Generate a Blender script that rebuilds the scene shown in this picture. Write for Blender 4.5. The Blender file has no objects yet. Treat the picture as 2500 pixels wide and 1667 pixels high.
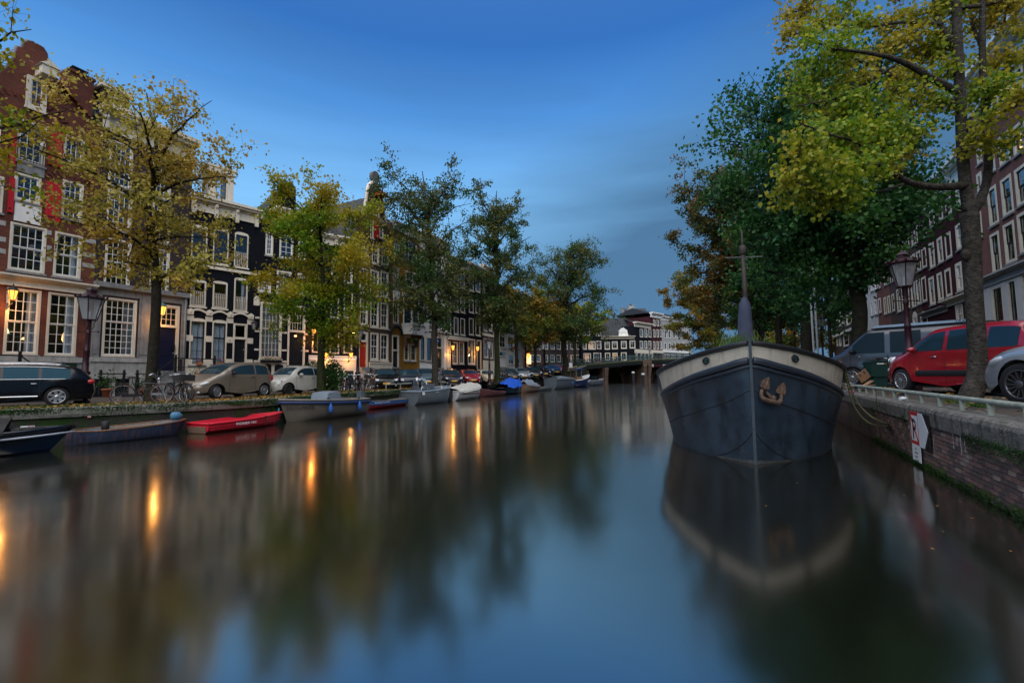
import bpy, math, random
import numpy as np
from mathutils import Vector, Matrix, geometry
random.seed(7); rng = np.random.default_rng(7)
PI = math.pi
SC = bpy.context.scene
COL = SC.collection

# ------------------------------------------------------------------ camera, sky, sun, exposure
CZ = 1.85                       # eye height above the water
FPX = 1125.0                    # focal length in pixels of a 2500 px wide picture (16.2 mm)
PITCH = math.atan(84.5/FPX); ROLL = 0.0125
_r0 = Vector((1, 0, 0)); _f = Vector((0, math.cos(PITCH), math.sin(PITCH))); _u0 = Vector((0, -math.sin(PITCH), math.cos(PITCH)))
CR = _r0*math.cos(ROLL) - _u0*math.sin(ROLL); CU = _u0*math.cos(ROLL) + _r0*math.sin(ROLL); CF = _f
cam_d = bpy.data.cameras.new('camera'); cam = bpy.data.objects.new('camera', cam_d); COL.objects.link(cam)
cam_d.sensor_width = 36; cam_d.lens = 36*FPX/2500; cam_d.clip_start = 0.05; cam_d.clip_end = 3000
cam.matrix_world = Matrix(((CR.x, CU.x, -CF.x, 0), (CR.y, CU.y, -CF.y, 0), (CR.z, CU.z, -CF.z, CZ), (0, 0, 0, 1)))
SC.camera = cam

SUN_EL, SUN_AZ = math.radians(60), math.radians(189)   # azimuth clockwise from +Y: the light comes from behind the viewer
world = bpy.data.worlds.new('World'); SC.world = world; world.use_nodes = True
def build_sky():
    nt = world.node_tree; N = nt.nodes; L = nt.links; N.clear()
    out = N.new('ShaderNodeOutputWorld'); bg = N.new('ShaderNodeBackground')
    tc = N.new('ShaderNodeTexCoord'); sep = N.new('ShaderNodeSeparateXYZ'); L.new(tc.outputs['Generated'], sep.inputs[0])
    ramp = N.new('ShaderNodeValToRGB'); L.new(sep.outputs['Z'], ramp.inputs[0])
    e = ramp.color_ramp.elements
    stops = [(0.0, (.085, .19, .31)), (.12, (.108, .25, .42)), (.26, (.112, .255, .42)), (.38, (.080, .205, .375)), (.50, (.032, .118, .29)), (.60, (.013, .066, .21)), (1.0, (.04, .09, .20))]
    e[0].position, e[0].color = stops[0][0], stops[0][1]+(1,); e[1].position, e[1].color = stops[-1][0], stops[-1][1]+(1,)
    for p, c in stops[1:-1]:
        q = e.new(p); q.color = c+(1,)
    # drawn-out cloud streaks, stretched along a slightly tilted horizontal direction
    mp = N.new('ShaderNodeMapping'); mp.inputs['Rotation'].default_value = (0, math.radians(-14), 0); mp.inputs['Scale'].default_value = (1.0, 1.0, 7.5)
    L.new(tc.outputs['Generated'], mp.inputs[0])
    nz = N.new('ShaderNodeTexNoise'); nz.inputs['Scale'].default_value = 1.6; nz.inputs['Detail'].default_value = 4; nz.inputs['Roughness'].default_value = .48; L.new(mp.outputs[0], nz.inputs['Vector'])
    cr = N.new('ShaderNodeValToRGB'); cr.color_ramp.elements[0].position = .50; cr.color_ramp.elements[1].position = .74; L.new(nz.outputs['Fac'], cr.inputs[0])
    # the bank of dark cloud lies low on the right hand side, thinning overhead
    dt = N.new('ShaderNodeVectorMath'); dt.operation = 'DOT_PRODUCT'; L.new(tc.outputs['Generated'], dt.inputs[0]); dt.inputs[1].default_value = (1.6, 0, -3.2)
    br = N.new('ShaderNodeMapRange'); br.inputs['From Min'].default_value = -1.39; br.inputs['From Max'].default_value = -.39; br.clamp = True; L.new(dt.outputs['Value'], br.inputs['Value'])
    ad = N.new('ShaderNodeMath'); ad.operation = 'MULTIPLY_ADD'; L.new(cr.outputs[0], ad.inputs[0]); ad.inputs[1].default_value = .26; L.new(br.outputs[0], ad.inputs[2]); ad.use_clamp = True
    ml = N.new('ShaderNodeMath'); ml.operation = 'MULTIPLY'; L.new(ad.outputs[0], ml.inputs[0]); ml.inputs[1].default_value = .92
    mx = N.new('ShaderNodeMix'); mx.data_type = 'RGBA'; L.new(ml.outputs[0], mx.inputs['Factor']); L.new(ramp.outputs[0], mx.inputs['A']); mx.inputs['B'].default_value = (.022, .058, .110, 1)
    sky = N.new('ShaderNodeTexSky'); sky.sky_type = 'NISHITA'; sky.sun_disc = False; sky.sun_elevation = SUN_EL; sky.sun_rotation = SUN_AZ; sky.ozone_density = 3
    k = N.new('ShaderNodeVectorMath'); k.operation = 'SCALE'; L.new(sky.outputs[0], k.inputs[0]); k.inputs['Scale'].default_value = .003
    a2 = N.new('ShaderNodeVectorMath'); a2.operation = 'ADD'; L.new(mx.outputs['Result'], a2.inputs[0]); L.new(k.outputs[0], a2.inputs[1])
    L.new(a2.outputs[0], bg.inputs[0]); bg.inputs['Strength'].default_value = 1.12
    L.new(bg.outputs[0], out.inputs[0])
build_sky()
sun_d = bpy.data.lights.new('sun', 'SUN'); sun = bpy.data.objects.new('sun', sun_d); COL.objects.link(sun)
sun_d.energy = 2.25; sun_d.angle = math.radians(105); sun_d.color = (1.0, .93, .84)
sdir = Vector((math.sin(SUN_AZ)*math.cos(SUN_EL), math.cos(SUN_AZ)*math.cos(SUN_EL), math.sin(SUN_EL)))
sun.rotation_euler = sdir.to_track_quat('Z', 'Y').to_euler(); sun.location = (0, -20, 40)
vs = SC.view_settings; vs.view_transform = 'Standard'; vs.look = 'None'; vs.exposure = 1.15; vs.gamma = 1.0; vs.use_curve_mapping = False
SC.cycles.max_bounces = 6; SC.cycles.diffuse_bounces = 2; SC.cycles.glossy_bounces = 3; SC.cycles.transparent_max_bounces = 10; SC.cycles.transmission_bounces = 2
SC.cycles.sample_clamp_indirect = 3.0; SC.cycles.use_denoising = True; SC.cycles.caustics_reflective = False; SC.cycles.caustics_refractive = False

# ------------------------------------------------------------------ surveying: directions measured in the photograph -> points in the place
def ray(px, py):
    d = CR*((px-1250)/FPX) + CU*(-(py-833.5)/FPX) + CF
    return d/d.y
def at(px, py, Y):
    d = ray(px, py); return Vector((d.x*Y, Y, CZ+d.z*Y))
def gnd(px, py, z):
    d = ray(px, py); t = (z-CZ)/d.z; return Vector((d.x*t, t, z))
def fx(px, Y):                      # x of a point seen at column px, at street level
    return ray(px, 918+(1250-px)*.0125).x*Y

# ------------------------------------------------------------------ objects
def tag(o, label=None, cat=None, group=None, kind=None):
    if label: o['label'] = label
    if cat: o['category'] = cat
    if group: o['group'] = group
    if kind: o['kind'] = kind
    return o
def link(name, data, parent=None, loc=(0, 0, 0), rot=(0, 0, 0)):
    o = bpy.data.objects.new(name, data); COL.objects.link(o); o.location = loc; o.rotation_euler = rot
    if parent is not None: o.parent = parent
    return o
def thing(name, label, cat, loc=(0, 0, 0), rz=0, group=None):
    o = link(name, None, None, loc, (0, 0, rz)); o.empty_display_size = .3
    return tag(o, label, cat, group)
def clone(o, loc=None, rz=None, label=None, group=None, scale=None, parent=None):
    c = o.copy(); COL.objects.link(c)
    if parent is not None: c.parent = parent
    for ch in list(o.children): clone(ch, parent=c)
    if loc is not None: c.location = loc
    if rz is not None: c.rotation_euler = (0, 0, rz)
    if label: c['label'] = label
    if group: c['group'] = group
    if scale: c.scale = (scale,)*3
    return c

class MB:
    def __init__(s): s.v = []; s.f = []; s.m = []; s.sm = []
    def add(s, vs, fs, mi=0, sm=False):
        o = len(s.v); s.v += [tuple(v) for v in vs]; s.f += [tuple(i+o for i in f) for f in fs]
        s.m += [mi]*len(fs); s.sm += [sm]*len(fs); return s
    def box(s, x0, x1, y0, y1, z0, z1, mi=0):
        return s.add([(x0, y0, z0), (x1, y0, z0), (x1, y1, z0), (x0, y1, z0), (x0, y0, z1), (x1, y0, z1), (x1, y1, z1), (x0, y1, z1)],
                     [(0, 3, 2, 1), (4, 5, 6, 7), (0, 1, 5, 4), (1, 2, 6, 5), (2, 3, 7, 6), (3, 0, 4, 7)], mi)
    def bar(s, a, b, w, h, mi=0):          # square bar from a to b
        a = Vector(a); b = Vector(b); d = (b-a).normalized(); up = Vector((0, 0, 1)) if abs(d.z) < .95 else Vector((1, 0, 0))
        x = d.cross(up).normalized()*w/2; y = x.cross(d).normalized()*h/2
        vs = [p+q for p in (a, b) for q in (-x-y, x-y, x+y, -x+y)]
        return s.add(vs, [(0, 1, 2, 3), (7, 6, 5, 4), (0, 4, 5, 1), (1, 5, 6, 2), (2, 6, 7, 3), (3, 7, 4, 0)], mi)
    def tube(s, pts, r, n=8, mi=0, cap=True, sm=True, closed=False):
        pts = [Vector(p) for p in pts]; k = len(pts); rs = r if hasattr(r, '__len__') else [r]*k
        vs = []; x = None
        for i, p in enumerate(pts):
            if closed: d = pts[(i+1) % k]-pts[i-1]
            else: d = pts[min(i+1, k-1)]-pts[max(i-1, 0)]
            if d.length < 1e-9: d = Vector((0, 0, 1))
            d.normalize()
            if x is None or (x-d*d.dot(x)).length < .05: x = d.cross(Vector((0, 0, 1)) if abs(d.z) < .9 else Vector((1, 0, 0)))
            x = (x-d*d.dot(x)).normalized(); y = x.cross(d)      # carried along, so the tube never twists
            vs += [p+(x*math.cos(2*PI*j/n)+y*math.sin(2*PI*j/n))*rs[i] for j in range(n)]
        fs = []
        for i in range(k if closed else k-1):
            i2 = (i+1) % k
            for j in range(n): fs.append((i*n+j, i*n+(j+1) % n, i2*n+(j+1) % n, i2*n+j))
        s.add(vs, fs, mi, sm)
        if cap and not closed:
            o = len(s.v)-len(vs)
            s.f += [tuple(o+j for j in range(n))[::-1], tuple(o+(k-1)*n+j for j in range(n))]; s.m += [mi]*2; s.sm += [False]*2
        return s
    def lathe(s, prof, n=12, c=(0, 0, 0), mi=0, sm=True, axis='z', a0=0):
        vs = []
        for r, h in prof:
            for j in range(n):
                a = 2*PI*j/n+a0; p, q = r*math.cos(a), r*math.sin(a)
                v = (p, q, h) if axis == 'z' else ((p, h, q) if axis == 'y' else (h, p, q))
                vs.append((v[0]+c[0], v[1]+c[1], v[2]+c[2]))
        fs = []
        for i in range(len(prof)-1):
            for j in range(n):
                f = (i*n+j, i*n+(j+1) % n, (i+1)*n+(j+1) % n, (i+1)*n+j)
                fs.append(f if axis != 'y' else f[::-1])
        return s.add(vs, fs, mi, sm)
    def ell(s, c, r, nu=10, nv=6, mi=0):
        vs = []
        for i in range(nv+1):
            t = PI*i/nv
            for j in range(nu):
                a = 2*PI*j/nu; vs.append((c[0]+r[0]*math.sin(t)*math.cos(a), c[1]+r[1]*math.sin(t)*math.sin(a), c[2]-r[2]*math.cos(t)))
        fs = [(i*nu+j, i*nu+(j+1) % nu, (i+1)*nu+(j+1) % nu, (i+1)*nu+j) for i in range(nv) for j in range(nu)]
        return s.add(vs, fs, mi, True)
    def prism(s, poly, y0, y1, mi=0):      # polygon in XZ pushed along Y
        n = len(poly)
        vs = [(p[0], y0, p[1]) for p in poly]+[(p[0], y1, p[1]) for p in poly]
        return s.add(vs, [tuple(range(n)), tuple(range(2*n-1, n-1, -1))]+[(i, i+n, (i+1) % n+n, (i+1) % n) for i in range(n)], mi)
    def slab(s, poly, z0, z1, mi=0):       # polygon in XY pushed along Z
        n = len(poly)
        vs = [(p[0], p[1], z0) for p in poly]+[(p[0], p[1], z1) for p in poly]
        return s.add(vs, [tuple(range(n))[::-1], tuple(range(n, 2*n))]+[(i, (i+1) % n, (i+1) % n+n, i+n) for i in range(n)], mi)
    def grid(s, rows, mi=0, sm=True, flip=False):
        n = len(rows[0]); vs = [p for r in rows for p in r]
        fs = [(i*n+j, i*n+j+1, (i+1)*n+j+1, (i+1)*n+j) for i in range(len(rows)-1) for j in range(n-1)]
        if flip: fs = [f[::-1] for f in fs]
        return s.add(vs, fs, mi, sm)
    def xf(s, M, start=0):
        s.v = s.v[:start]+[tuple(M @ Vector(v)) for v in s.v[start:]]; return s
    def mesh(s, name, mats):
        me = bpy.data.meshes.new(name); me.from_pydata(s.v, [], s.f)
        for m in (mats if isinstance(mats, (list, tuple)) else [mats]): me.materials.append(m)
        me.polygons.foreach_set('material_index', s.m); me.polygons.foreach_set('use_smooth', s.sm); me.update()
        return me
    def obj(s, name, mats, parent=None, loc=(0, 0, 0), rot=(0, 0, 0), label=None, cat=None, group=None, kind=None):
        return tag(link(name, s.mesh(name, mats), parent, loc, rot), label, cat, group, kind)

def smooth_path(pts, k=4):             # Catmull-Rom through the points
    pts = [Vector(p) for p in pts]; out = []
    for i in range(len(pts)-1):
        p0 = pts[max(i-1, 0)]; p1 = pts[i]; p2 = pts[i+1]; p3 = pts[min(i+2, len(pts)-1)]
        for j in range(k):
            t = j/k
            out.append(.5*((2*p1)+(p2-p0)*t+(2*p0-5*p1+4*p2-p3)*t*t+(3*p1-p0-3*p2+p3)*t**3))
    out.append(pts[-1]); return out
def text_mb(txt, size, align='CENTER'):
    cu = bpy.data.curves.new('lettering', 'FONT'); cu.body = txt; cu.size = size; cu.align_x = align; cu.extrude = .001; cu.resolution_u = 2
    o = bpy.data.objects.new('lettering', cu); COL.objects.link(o)
    dg = bpy.context.evaluated_depsgraph_get(); me = bpy.data.meshes.new_from_object(o.evaluated_get(dg))
    m = MB(); m.add([v.co[:] for v in me.vertices], [tuple(p.vertices) for p in me.polygons])
    bpy.data.objects.remove(o); bpy.data.curves.remove(cu); bpy.data.meshes.remove(me)
    return m

# ------------------------------------------------------------------ materials
MATS = {}
def pm(name, col, rough=.6, metal=0.0, var=.18, vs=2.5, bump=0.0, bs=25, spec=.32, coat=0.0, emit=None, streak=None, sf=.5, ss=(5, 5, .7)):
    if name in MATS: return MATS[name]
    m = bpy.data.materials.new(name); m.use_nodes = True; nt = m.node_tree; N = nt.nodes; L = nt.links
    b = N['Principled BSDF']; b.inputs['Roughness'].default_value = rough; b.inputs['Metallic'].default_value = metal
    b.inputs['Specular IOR Level'].default_value = spec; b.inputs['Coat Weight'].default_value = coat; b.inputs['Coat Roughness'].default_value = .06
    tc = N.new('ShaderNodeTexCoord')
    if var > 0:
        nz = N.new('ShaderNodeTexNoise'); nz.inputs['Scale'].default_value = vs; nz.inputs['Detail'].default_value = 6; nz.inputs['Roughness'].default_value = .65
        L.new(tc.outputs['Object'], nz.inputs['Vector'])
        mr = N.new('ShaderNodeMapRange'); mr.inputs['From Min'].default_value = .3; mr.inputs['From Max'].default_value = .7; L.new(nz.outputs['Fac'], mr.inputs['Value'])
        mx = N.new('ShaderNodeMix'); mx.data_type = 'RGBA'; L.new(mr.outputs[0], mx.inputs['Factor'])
        mx.inputs['A'].default_value = tuple(c*(1-var) for c in col)+(1,); mx.inputs['B'].default_value = tuple(min(1, c*(1+var)) for c in col)+(1,)
        last = mx.outputs['Result']
        if streak is not None:             # run-down stains and wear with a shape of their own
            mp = N.new('ShaderNodeMapping'); mp.inputs['Scale'].default_value = ss; L.new(tc.outputs['Object'], mp.inputs[0])
            n2 = N.new('ShaderNodeTexNoise'); n2.inputs['Scale'].default_value = 1.6; n2.inputs['Detail'].default_value = 5; L.new(mp.outputs[0], n2.inputs['Vector'])
            m2 = N.new('ShaderNodeMapRange'); m2.inputs['From Min'].default_value = .5; m2.inputs['From Max'].default_value = .75; m2.inputs['To Max'].default_value = sf; L.new(n2.outputs['Fac'], m2.inputs['Value'])
            x2 = N.new('ShaderNodeMix'); x2.data_type = 'RGBA'; L.new(m2.outputs[0], x2.inputs['Factor']); L.new(last, x2.inputs['A']); x2.inputs['B'].default_value = tuple(streak)+(1,)
            last = x2.outputs['Result']
        L.new(last, b.inputs['Base Color'])
    else: b.inputs['Base Color'].default_value = tuple(col)+(1,)
    if bump > 0:
        n3 = N.new('ShaderNodeTexNoise'); n3.inputs['Scale'].default_value = bs; n3.inputs['Detail'].default_value = 6; L.new(tc.outputs['Object'], n3.inputs['Vector'])
        bp = N.new('ShaderNodeBump'); bp.inputs['Strength'].default_value = bump; bp.inputs['Distance'].default_value = .03; L.new(n3.outputs['Fac'], bp.inputs['Height']); L.new(bp.outputs[0], b.inputs['Normal'])
    if emit:
        b.inputs['Emission Color'].default_value = tuple(emit[:3])+(1,); b.inputs['Emission Strength'].default_value = emit[3]
    MATS[name] = m; return m
def brick_mat(name, c1, c2, mortar, bw=.21, bh=.062, ms=.009, stain=(.03, .025, .022), stf=.35, moss=0.0):
    if name in MATS: return MATS[name]
    m = bpy.data.materials.new(name); m.use_nodes = True; nt = m.node_tree; N = nt.nodes; L = nt.links
    b = N['Principled BSDF']; b.inputs['Roughness'].default_value = .85; b.inputs['Specular IOR Level'].default_value = .06
    tc = N.new('ShaderNodeTexCoord'); sp = N.new('ShaderNodeSeparateXYZ'); L.new(tc.outputs['Object'], sp.inputs[0])
    ad = N.new('ShaderNodeMath'); ad.operation = 'ADD'; L.new(sp.outputs['X'], ad.inputs[0]); L.new(sp.outputs['Y'], ad.inputs[1])
    cb = N.new('ShaderNodeCombineXYZ'); L.new(ad.outputs[0], cb.inputs['X']); L.new(sp.outputs['Z'], cb.inputs['Y'])
    t = N.new('ShaderNodeTexBrick'); L.new(cb.outputs[0], t.inputs['Vector']); t.inputs['Scale'].default_value = 1; t.inputs['Brick Width'].default_value = bw
    t.inputs['Row Height'].default_value = bh; t.inputs['Mortar Size'].default_value = ms; t.inputs['Mortar Smooth'].default_value = .3
    t.inputs['Color1'].default_value = tuple(c1)+(1,); t.inputs['Color2'].default_value = tuple(c2)+(1,); t.inputs['Mortar'].default_value = tuple(mortar)+(1,)
    nz = N.new('ShaderNodeTexNoise'); nz.inputs['Scale'].default_value = .7; nz.inputs['Detail'].default_value = 7; nz.inputs['Roughness'].default_value = .7; L.new(tc.outputs['Object'], nz.inputs['Vector'])
    mr = N.new('ShaderNodeMapRange'); mr.inputs['From Min'].default_value = .4; mr.inputs['From Max'].default_value = .7; mr.inputs['To Max'].default_value = stf; L.new(nz.outputs['Fac'], mr.inputs['Value'])
    mx = N.new('ShaderNodeMix'); mx.data_type = 'RGBA'; L.new(mr.outputs[0], mx.inputs['Factor']); L.new(t.outputs['Color'], mx.inputs['A']); mx.inputs['B'].default_value = tuple(stain)+(1,)
    last = mx.outputs['Result']
    if moss > 0:
        n2 = N.new('ShaderNodeTexNoise'); n2.inputs['Scale'].default_value = 1.3; n2.inputs['Detail'].default_value = 8; n2.inputs['Roughness'].default_value = .7; L.new(tc.outputs['Object'], n2.inputs['Vector'])
        m2 = N.new('ShaderNodeMapRange'); m2.inputs['From Min'].default_value = .62-.3*moss; m2.inputs['From Max'].default_value = .72-.25*moss; L.new(n2.outputs['Fac'], m2.inputs['Value'])
        x2 = N.new('ShaderNodeMix'); x2.data_type = 'RGBA'; L.new(m2.outputs[0], x2.inputs['Factor']); L.new(last, x2.inputs['A']); x2.inputs['B'].default_value = (.018, .045, .010, 1); last = x2.outputs['Result']
    L.new(last, b.inputs['Base Color'])
    bp = N.new('ShaderNodeBump'); bp.inputs['Strength'].default_value = .5; bp.inputs['Distance'].default_value = .01; bp.invert = True; L.new(t.outputs['Fac'], bp.inputs['Height']); L.new(bp.outputs[0], b.inputs['Normal'])
    MATS[name] = m; return m
def glass_mat(name, tint=(.9, .95, 1), milk=.0, rough=.02, ior=1.7):
    if name in MATS: return MATS[name]
    m = bpy.data.materials.new(name); m.use_nodes = True; nt = m.node_tree; N = nt.nodes; L = nt.links; N.clear()
    out = N.new('ShaderNodeOutputMaterial'); tr = N.new('ShaderNodeBsdfTransparent'); tr.inputs[0].default_value = tint+(1,)
    gl = N.new('ShaderNodeBsdfGlossy'); gl.inputs['Roughness'].default_value = rough; gl.inputs['Color'].default_value = (.9, .95, 1, 1)
    fr = N.new('ShaderNodeFresnel'); mx = N.new('ShaderNodeMixShader'); ge = N.new('ShaderNodeNewGeometry'); io = N.new('ShaderNodeMapRange')   # same reflectance from both sides of a thin pane
    io.inputs['To Min'].default_value = ior; io.inputs['To Max'].default_value = 1/ior; L.new(ge.outputs['Backfacing'], io.inputs['Value']); L.new(io.outputs[0], fr.inputs['IOR'])
    L.new(fr.outputs[0], mx.inputs[0]); df = N.new('ShaderNodeBsdfDiffuse'); df.inputs[0].default_value = (.55, .56, .56, 1); m0 = N.new('ShaderNodeMixShader'); m0.inputs[0].default_value = milk; L.new(tr.outputs[0], m0.inputs[1]); L.new(df.outputs[0], m0.inputs[2]); L.new(m0.outputs[0], mx.inputs[1]); L.new(gl.outputs[0], mx.inputs[2]); L.new(mx.outputs[0], out.inputs[0])
    MATS[name] = m; return m
def leaf_mat(name, a, b, clump=.35, transl=.35):
    """a, b: colour stops for two kinds of clump; every leaf draws its own tone."""
    if name in MATS: return MATS[name]
    m = bpy.data.materials.new(name); m.use_nodes = True; nt = m.node_tree; N = nt.nodes; L = nt.links; N.clear()
    out = N.new('ShaderNodeOutputMaterial'); geo = N.new('ShaderNodeNewGeometry'); tc = N.new('ShaderNodeTexCoord')
    rs = []
    for st in (a, b):
        r = N.new('ShaderNodeValToRGB'); e = r.color_ramp.elements; e[0].color = tuple(st[0])+(1,); e[1].color = tuple(st[-1])+(1,); e[1].position = 1
        for i, c in enumerate(st[1:-1]): q = e.new((i+1)/(len(st)-1)); q.color = tuple(c)+(1,)
        L.new(geo.outputs['Random Per Island'], r.inputs[0]); rs.append(r)
    nz = N.new('ShaderNodeTexNoise'); nz.inputs['Scale'].default_value = clump; nz.inputs['Detail'].default_value = 2; L.new(tc.outputs['Object'], nz.inputs['Vector'])
    mr = N.new('ShaderNodeMapRange'); mr.inputs['From Min'].default_value = .42; mr.inputs['From Max'].default_value = .58; L.new(nz.outputs['Fac'], mr.inputs['Value'])
    mx = N.new('ShaderNodeMix'); mx.data_type = 'RGBA'; L.new(mr.outputs[0], mx.inputs['Factor']); L.new(rs[0].outputs[0], mx.inputs['A']); L.new(rs[1].outputs[0], mx.inputs['B'])
    p = N.new('ShaderNodeBsdfPrincipled'); p.inputs['Roughness'].default_value = .5; p.inputs['Specular IOR Level'].default_value = .3; L.new(mx.outputs['Result'], p.inputs['Base Color'])
    t = N.new('ShaderNodeBsdfTranslucent'); L.new(mx.outputs['Result'], t.inputs[0]); ms = N.new('ShaderNodeMixShader'); ms.inputs[0].default_value = transl
    L.new(p.outputs[0], ms.inputs[1]); L.new(t.outputs[0], ms.inputs[2]); L.new(ms.outputs[0], out.inputs[0])
    MATS[name] = m; return m

CREAM = pm('cream_paint', (.62, .57, .47), .45, var=.07, streak=(.35, .31, .25), sf=.35)
WHITE = pm('white_paint', (.72, .72, .70), .42, var=.05, streak=(.4, .39, .36), sf=.25)
STONE = pm('grey_stone', (.20, .205, .21), .75, var=.25, vs=3, bump=.3, streak=(.09, .09, .09), sf=.7)
STONE_L = pm('pale_stone', (.34, .34, .33), .75, var=.2, vs=3, bump=.3, streak=(.14, .13, .12), sf=.7)
BLACKP = pm('black_paint', (.009, .011, .015), .35, var=.2, spec=.3)
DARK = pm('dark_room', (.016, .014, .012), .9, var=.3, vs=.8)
CURTAIN = pm('curtain_cloth', (.55, .56, .56), .9, var=.1)
CURTAIN_G = pm('grey_curtain_cloth', (.24, .235, .22), .9, var=.15)
GLASS = glass_mat('window_glass')
IRON = pm('black_iron', (.012, .014, .017), .45, metal=0, var=.3, vs=12)
LAMPM = pm('lamp_post_paint', (.028, .008, .014), .38, var=.25, vs=8)
LGLASS = glass_mat('lantern_glass', (.78, .82, .86), milk=.35, ior=1.5)
RUBBER = pm('tyre_rubber', (.011, .011, .012), .8, var=.15)
ALLOY = pm('silver_alloy', (.42, .43, .45), .3, metal=.8, var=.1)
CGLASS_D = pm('dark_car_glass', (.006, .010, .011), .12, var=0, spec=.25, coat=.08)
CHROME = pm('chrome', (.65, .67, .7), .12, metal=1, var=0)
CGLASS = pm('car_glass', (.016, .036, .050), .06, var=0, spec=.28, coat=.02)
CGLASS.node_tree.nodes['Principled BSDF'].inputs['Specular Tint'].default_value = (.22, .62, .92, 1)   # blue of a reflected sky put into the reflection tint of the glass
TRIM = pm('black_plastic', (.014, .014, .015), .6, var=.1)
YPLATE = pm('yellow_plate', (.72, .36, .015), .45, var=.05)
BLUE = pm('blue_paint', (.02, .06, .30), .4, var=.1)
HLAMP = pm('headlamp_glass', (.55, .58, .62), .08, var=.0, spec=.8, coat=.8)
RLAMP = pm('red_lamp', (.45, .012, .02), .15, var=0, coat=.8)
BARK = pm('bark', (.026, .022, .017), .95, var=.5, vs=6, bump=1.0, bs=14, streak=(.02, .034, .010), sf=.6, spec=.1)
BARK_G = pm('grey_bark', (.052, .046, .039), .95, var=.6, vs=9, bump=1.6, bs=22, streak=(.018, .02, .012), sf=.8, spec=.1)
BARK_M = pm('mossy_bark', (.026, .028, .014), .95, var=.5, vs=5, bump=1.0, bs=14, streak=(.030, .055, .008), sf=.8, spec=.1)
def emis(name, col, st):
    return pm(name, (.8, .6, .35), .4, var=0, emit=col+(st,))
# ------------------------------------------------------------------ water, quays, streets
ZL, ZR, ZQ = 1.03, 1.27, 1.17                  # street levels of the two banks above the water
def zl(Y):                           # the left street climbs to the bridge
    return float(np.interp(Y, [-40, 42, 54, 67, 86, 93, 110], [ZL, ZL, 1.29, 1.73, 3.0, 3.9, 4.6]))
QL = [(fx(-900, 10.2), 10.2), (fx(-420, 11.9), 11.9), (fx(0, 13.7), 13.7), (fx(240, 15.1), 15.1), (fx(480, 16.9), 16.9), (fx(680, 19.8), 19.8), (fx(820, 24.2), 24.2), (fx(1000, 32.9), 32.9),
      (fx(1100, 41.9), 41.9), (fx(1222, 54), 54), (fx(1335, 67), 67), (fx(1406, 86), 86), (fx(1433, 93), 93)]
QL = [(p.x, p.y) for p in smooth_path([(x, y, 0) for x, y in QL], 3)]
_ys = [p[1] for p in QL]; _xs = [p[0] for p in QL]
def qx(Y): return float(np.interp(Y, _ys, _xs))
def qdir(Y):
    a, b = qx(Y-.8), qx(Y+.8); d = Vector((b-a, 1.6, 0)); return d.normalized()
AX = Vector((math.sin(math.radians(27.3)), math.cos(math.radians(27.3)), 0)); PX = Vector((AX.y, -AX.x, 0))   # along and across the canal at the barge
QPERP = 2.89
def rp(s, p, z=0.0): v = AX*s+PX*p; return Vector((v.x, v.y, z))
QR = [rp(-14, QPERP), rp(40, QPERP), Vector((31.5, 66, 0)), Vector((fx(1702, 100), 100, 0))]

WATER = bpy.data.materials.new('canal_water'); WATER.use_nodes = True
def water_nodes():
    nt = WATER.node_tree; N = nt.nodes; L = nt.links; N.clear()
    out = N.new('ShaderNodeOutputMaterial'); d = N.new('ShaderNodeBsdfDiffuse'); d.inputs[0].default_value = (.005, .006, .004, 1)
    g = N.new('ShaderNodeBsdfGlossy'); g.inputs['Roughness'].default_value = .13; g.inputs['Color'].default_value = (1.0, .95, .86, 1)
    tc = N.new('ShaderNodeTexCoord'); mp = N.new('ShaderNodeMapping'); mp.inputs['Scale'].default_value = (.35, .18, 1); L.new(tc.outputs['Object'], mp.inputs[0])
    nz = N.new('ShaderNodeTexNoise'); nz.inputs['Scale'].default_value = 1.0; nz.inputs['Detail'].default_value = 2; L.new(mp.outputs[0], nz.inputs['Vector'])
    bp = N.new('ShaderNodeBump'); bp.inputs['Strength'].default_value = .10; bp.inputs['Distance'].default_value = .25; L.new(nz.outputs['Fac'], bp.inputs['Height'])
    L.new(bp.outputs[0], g.inputs['Normal'])
    fr = N.new('ShaderNodeFresnel'); fr.inputs['IOR'].default_value = 1.9
    mr = N.new('ShaderNodeMapRange'); mr.inputs['To Min'].default_value = .33; mr.inputs['To Max'].default_value = .96; L.new(fr.outputs[0], mr.inputs['Value'])
    mx = N.new('ShaderNodeMixShader'); L.new(mr.outputs[0], mx.inputs[0]); L.new(d.outputs[0], mx.inputs[1]); L.new(g.outputs[0], mx.inputs[2]); L.new(mx.outputs[0], out.inputs[0])
water_nodes()
MB().add([(-700, -300, 0), (700, -300, 0), (700, 1200, 0), (-700, 1200, 0)], [(0, 1, 2, 3)]).obj('water', WATER, kind='structure')

PAVE = brick_mat('street_clinkers', (.105, .085, .078), (.075, .066, .066), (.04, .037, .034), bw=.2, bh=.07, ms=.008, stain=(.05, .055, .03), stf=.5)
def remap_flat(m):                   # clinkers lie flat: use XY instead of the wall plane
    nt = m.node_tree
    cb = [n for n in nt.nodes if n.type == 'COMBXYZ'][0]; sp = [n for n in nt.nodes if n.type == 'SEPXYZ'][0]
    for l in list(cb.inputs['X'].links)+list(cb.inputs['Y'].links): nt.links.remove(l)
    nt.links.new(sp.outputs['X'], cb.inputs['X']); nt.links.new(sp.outputs['Y'], cb.inputs['Y'])
remap_flat(PAVE)
EARTH = pm('mossy_verge_earth', (.050, .052, .026), .95, var=.6, vs=4, bump=.6, bs=30)
CONC = pm('mossy_concrete', (.15, .15, .135), .9, var=.3, vs=4, bump=.4, bs=20, streak=(.03, .05, .012), sf=.8)
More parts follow.
